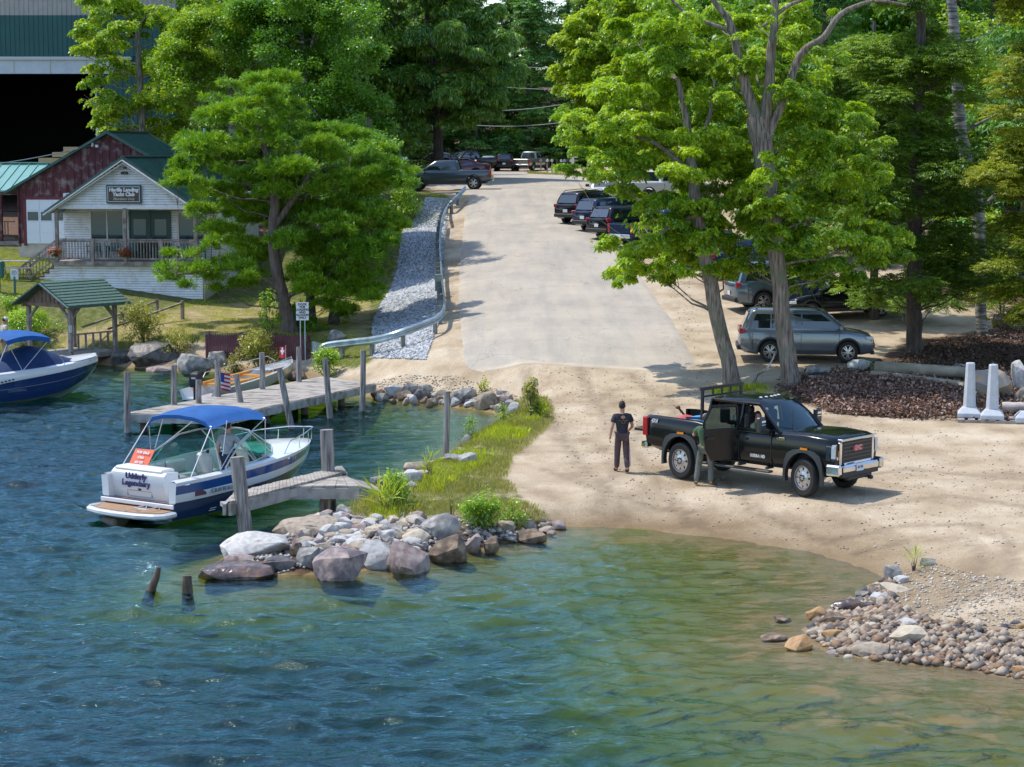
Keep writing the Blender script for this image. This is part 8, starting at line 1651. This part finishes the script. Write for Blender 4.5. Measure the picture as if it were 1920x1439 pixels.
shrub(490,700,110,80,'tangled shrub with rusty leaves in front of the fence',47,'shrubd',n=16,dens=110)
shrub(505,640,50,100,'slender green sapling rising before the fence',48,'shrub','oak',.14,70,'sapling','plant',n=12,tall=True)
shrub(520,600,46,60,'upper leafy shoots of a sapling beside the bent pine trunk',54,'shrub','oak',.12,60,'sapling','plant',n=7,tall=True)
shrub(612,710,84,58,'bright green bush between fence end and long dock',49,'shrub',n=12,dens=140)
shrub(440,700,50,34,'dark green bush low before the left part of the fence',50,'shrubd',n=7)
shrub(760,420,80,70,'green bush at the top of the stone bank',51,'shrub','broad',.16,60,n=10)
shrub(725,470,80,80,'dense bush half way up the stone bank',52,'shrubd','broad',.16,60,n=10)
shrub(752,372,60,40,'yellow green bush below the grey crew cab pickup front',53,'shrub','broad',.16,60,n=8)
shrub(1630,700,20,26,'tiny dark evergreen seedling by the felled logs',55,'fern',name='seedling',cat='plant',n=4)
shrub(1880,590,80,90,'bright maple undergrowth left of the right edge',56,'maple','broad',.12,60,n=12)
# ------------------------------------------------ logs, posts, branch, pallet
LOG = M_('barkless_log', (.24,.20,.14), (.40,.35,.26), 2.5, .85, bump=.6, bscale=8, c3=(.18,.17,.11), s3=1.2)
def log(a, b, r, label, m=LOG, name='felled_log', dz=0.0, group=None, cat='log'):
    p, q = hit(*a), hit(*b); p.z += r+dz; q.z += r+dz; mb = MB(); k = 8; pts = [p.lerp(q, i/k)+Vector((0, mnoise.noise(Vector((i*.7, r*9, 0)))*.05, mnoise.noise(Vector((i*.7, 3, r)))*.04)) for i in range(k+1)]; mb.tube(pts, [r*(1-.12*i/k) for i in range(k+1)], 14); return tag(mb.build(name, m, None, smooth=45), label, cat, group)
log((1640,712),(1815,722),.22,'upper felled log lying behind the brown mulch',dz=.18); log((1634,722),(1812,742),.24,'thicker front felled log along the brown mulch')
log((1880,775),(1960,775),.17,'pale split log behind the concrete post bases',M_('split_log', (.33,.27,.24), (.50,.43,.39), 3, .85, bump=.6))
mb = MB(); mb.tube([hit(1406,738), hit(1420,716)+Vector((0,0,.25)), P(1438,693,64), P(1449,674,64.2), P(1453,662,64.2)], [.05,.05,.045,.03,.02], 7); mb.tube([P(1438,693,64), P(1452,690,64)], [.02,.01], 5); tag(mb.build('dead_branch', BARK['dead'], smooth=60), 'dead branch leaning against the ground between the oaks', 'branch')
mb = MB(); mb.tube([hit(1480,751), hit(1500,748)+Vector((0,0,.08)), hit(1535,752)], [.035,.04,.02], 6); tag(mb.build('fallen_branch', BARK['dead'], smooth=60), 'thin fallen branch on the ground behind the black pickup roof', 'branch')
mb = MB(); a, b = G(714,984,.36), G(802,976,.36); mb.bar(a, b, .22, .14); tag(mb.build('old_timber', GREYWOOD), 'weathered squared timber lying on top of the rock spit', 'timber')
LG = M_('light_grey_concrete', (.42,.45,.49), (.50,.53,.57), 5, .7, bump=.15)
for i, (x, y, lb) in enumerate([(1817,786,'left white tapered concrete post on a flared foot'),(1860,790,'right white tapered concrete post on a flared foot')]):
    v = hit(x, y); root = empty('concrete_post', v, R(-12), lb, 'post', 'tapered concrete posts at the right'); mb = MB(); h = .34
    mb.loft([[(sx*a, sy*a, z) for sx, sy in ((-1,-1),(1,-1),(1,1),(-1,1))] for a, z in ((h,.08),(h,.20),(.20,.36),(.175,.38))]); mb.build('base', LG, root, bevel=.012)
    mb = MB(); mb.loft([[(sx*a-c*sx*0, sy*a, z) for sx, sy in ((-1,-.5),(-.5,-1),(.5,-1),(1,-.5),(1,.5),(.5,1),(-.5,1),(-1,.5))] for a, c, z in ((.185,0,.38),(.13,0,1.66),(.115,0,1.69))]); mb.build('shaft', LG, root)
v = hit(1925, 792); root = empty('concrete_block', v, R(-10), 'white concrete post foot cut by the right edge', 'post', ); mb = MB(); mb.loft([[(sx*a, sy*a, z) for sx, sy in ((-1,-1),(1,-1),(1,1),(-1,1))] for a, z in ((.34,.02),(.34,.16),(.2,.32))]); mb.build('base', LG, root, bevel=.012)
v = hit(1858, 792); root = empty('pallet', v+Vector((.1,.3,.0)), R(-12), 'grey wooden pallet under the white concrete posts', 'pallet'); mb = MB()
for k in range(7): mb.box((-.9+k*.3,0,.07),(.2,1.1,.025))
mb.build('slats', OLDWOOD, root); mb = MB()
for y in (-.5,0,.5): mb.box((0,y,.02),(2.0,.09,.08))
mb.build('runners', OLDWOOD, root)
v = hit(1542, 722); root = empty('board_stack', v, R(-6), 'small stack of pale boards between rocks behind the black pickup', 'boards')
for k in range(5): mb = MB(); mb.box((random.uniform(-.08,.1), k*.02, .05+k*.055), (.9, .16+.1*(k%2), .04), random.uniform(-.12,.12)); mb.build('board', M_('bundled_board', (.42,.35,.27), (.52,.45,.36), 4, .8), root)
mb = MB(); mb.tube([hit(1757,786)+Vector((0,0,.03)), hit(1786,783)+Vector((0,0,.05))], [.035,.03], 7); tag(mb.build('fallen_branch', M_('orange_stick', (.38,.24,.10), rough=.8)), 'short orange brown stick on the sand before the mulch', 'branch')
if False:
    for q in ((886,357),(786,352),(866,334),(940,321),(915,322),(822,310)): print('HIT', q, hit(*q))
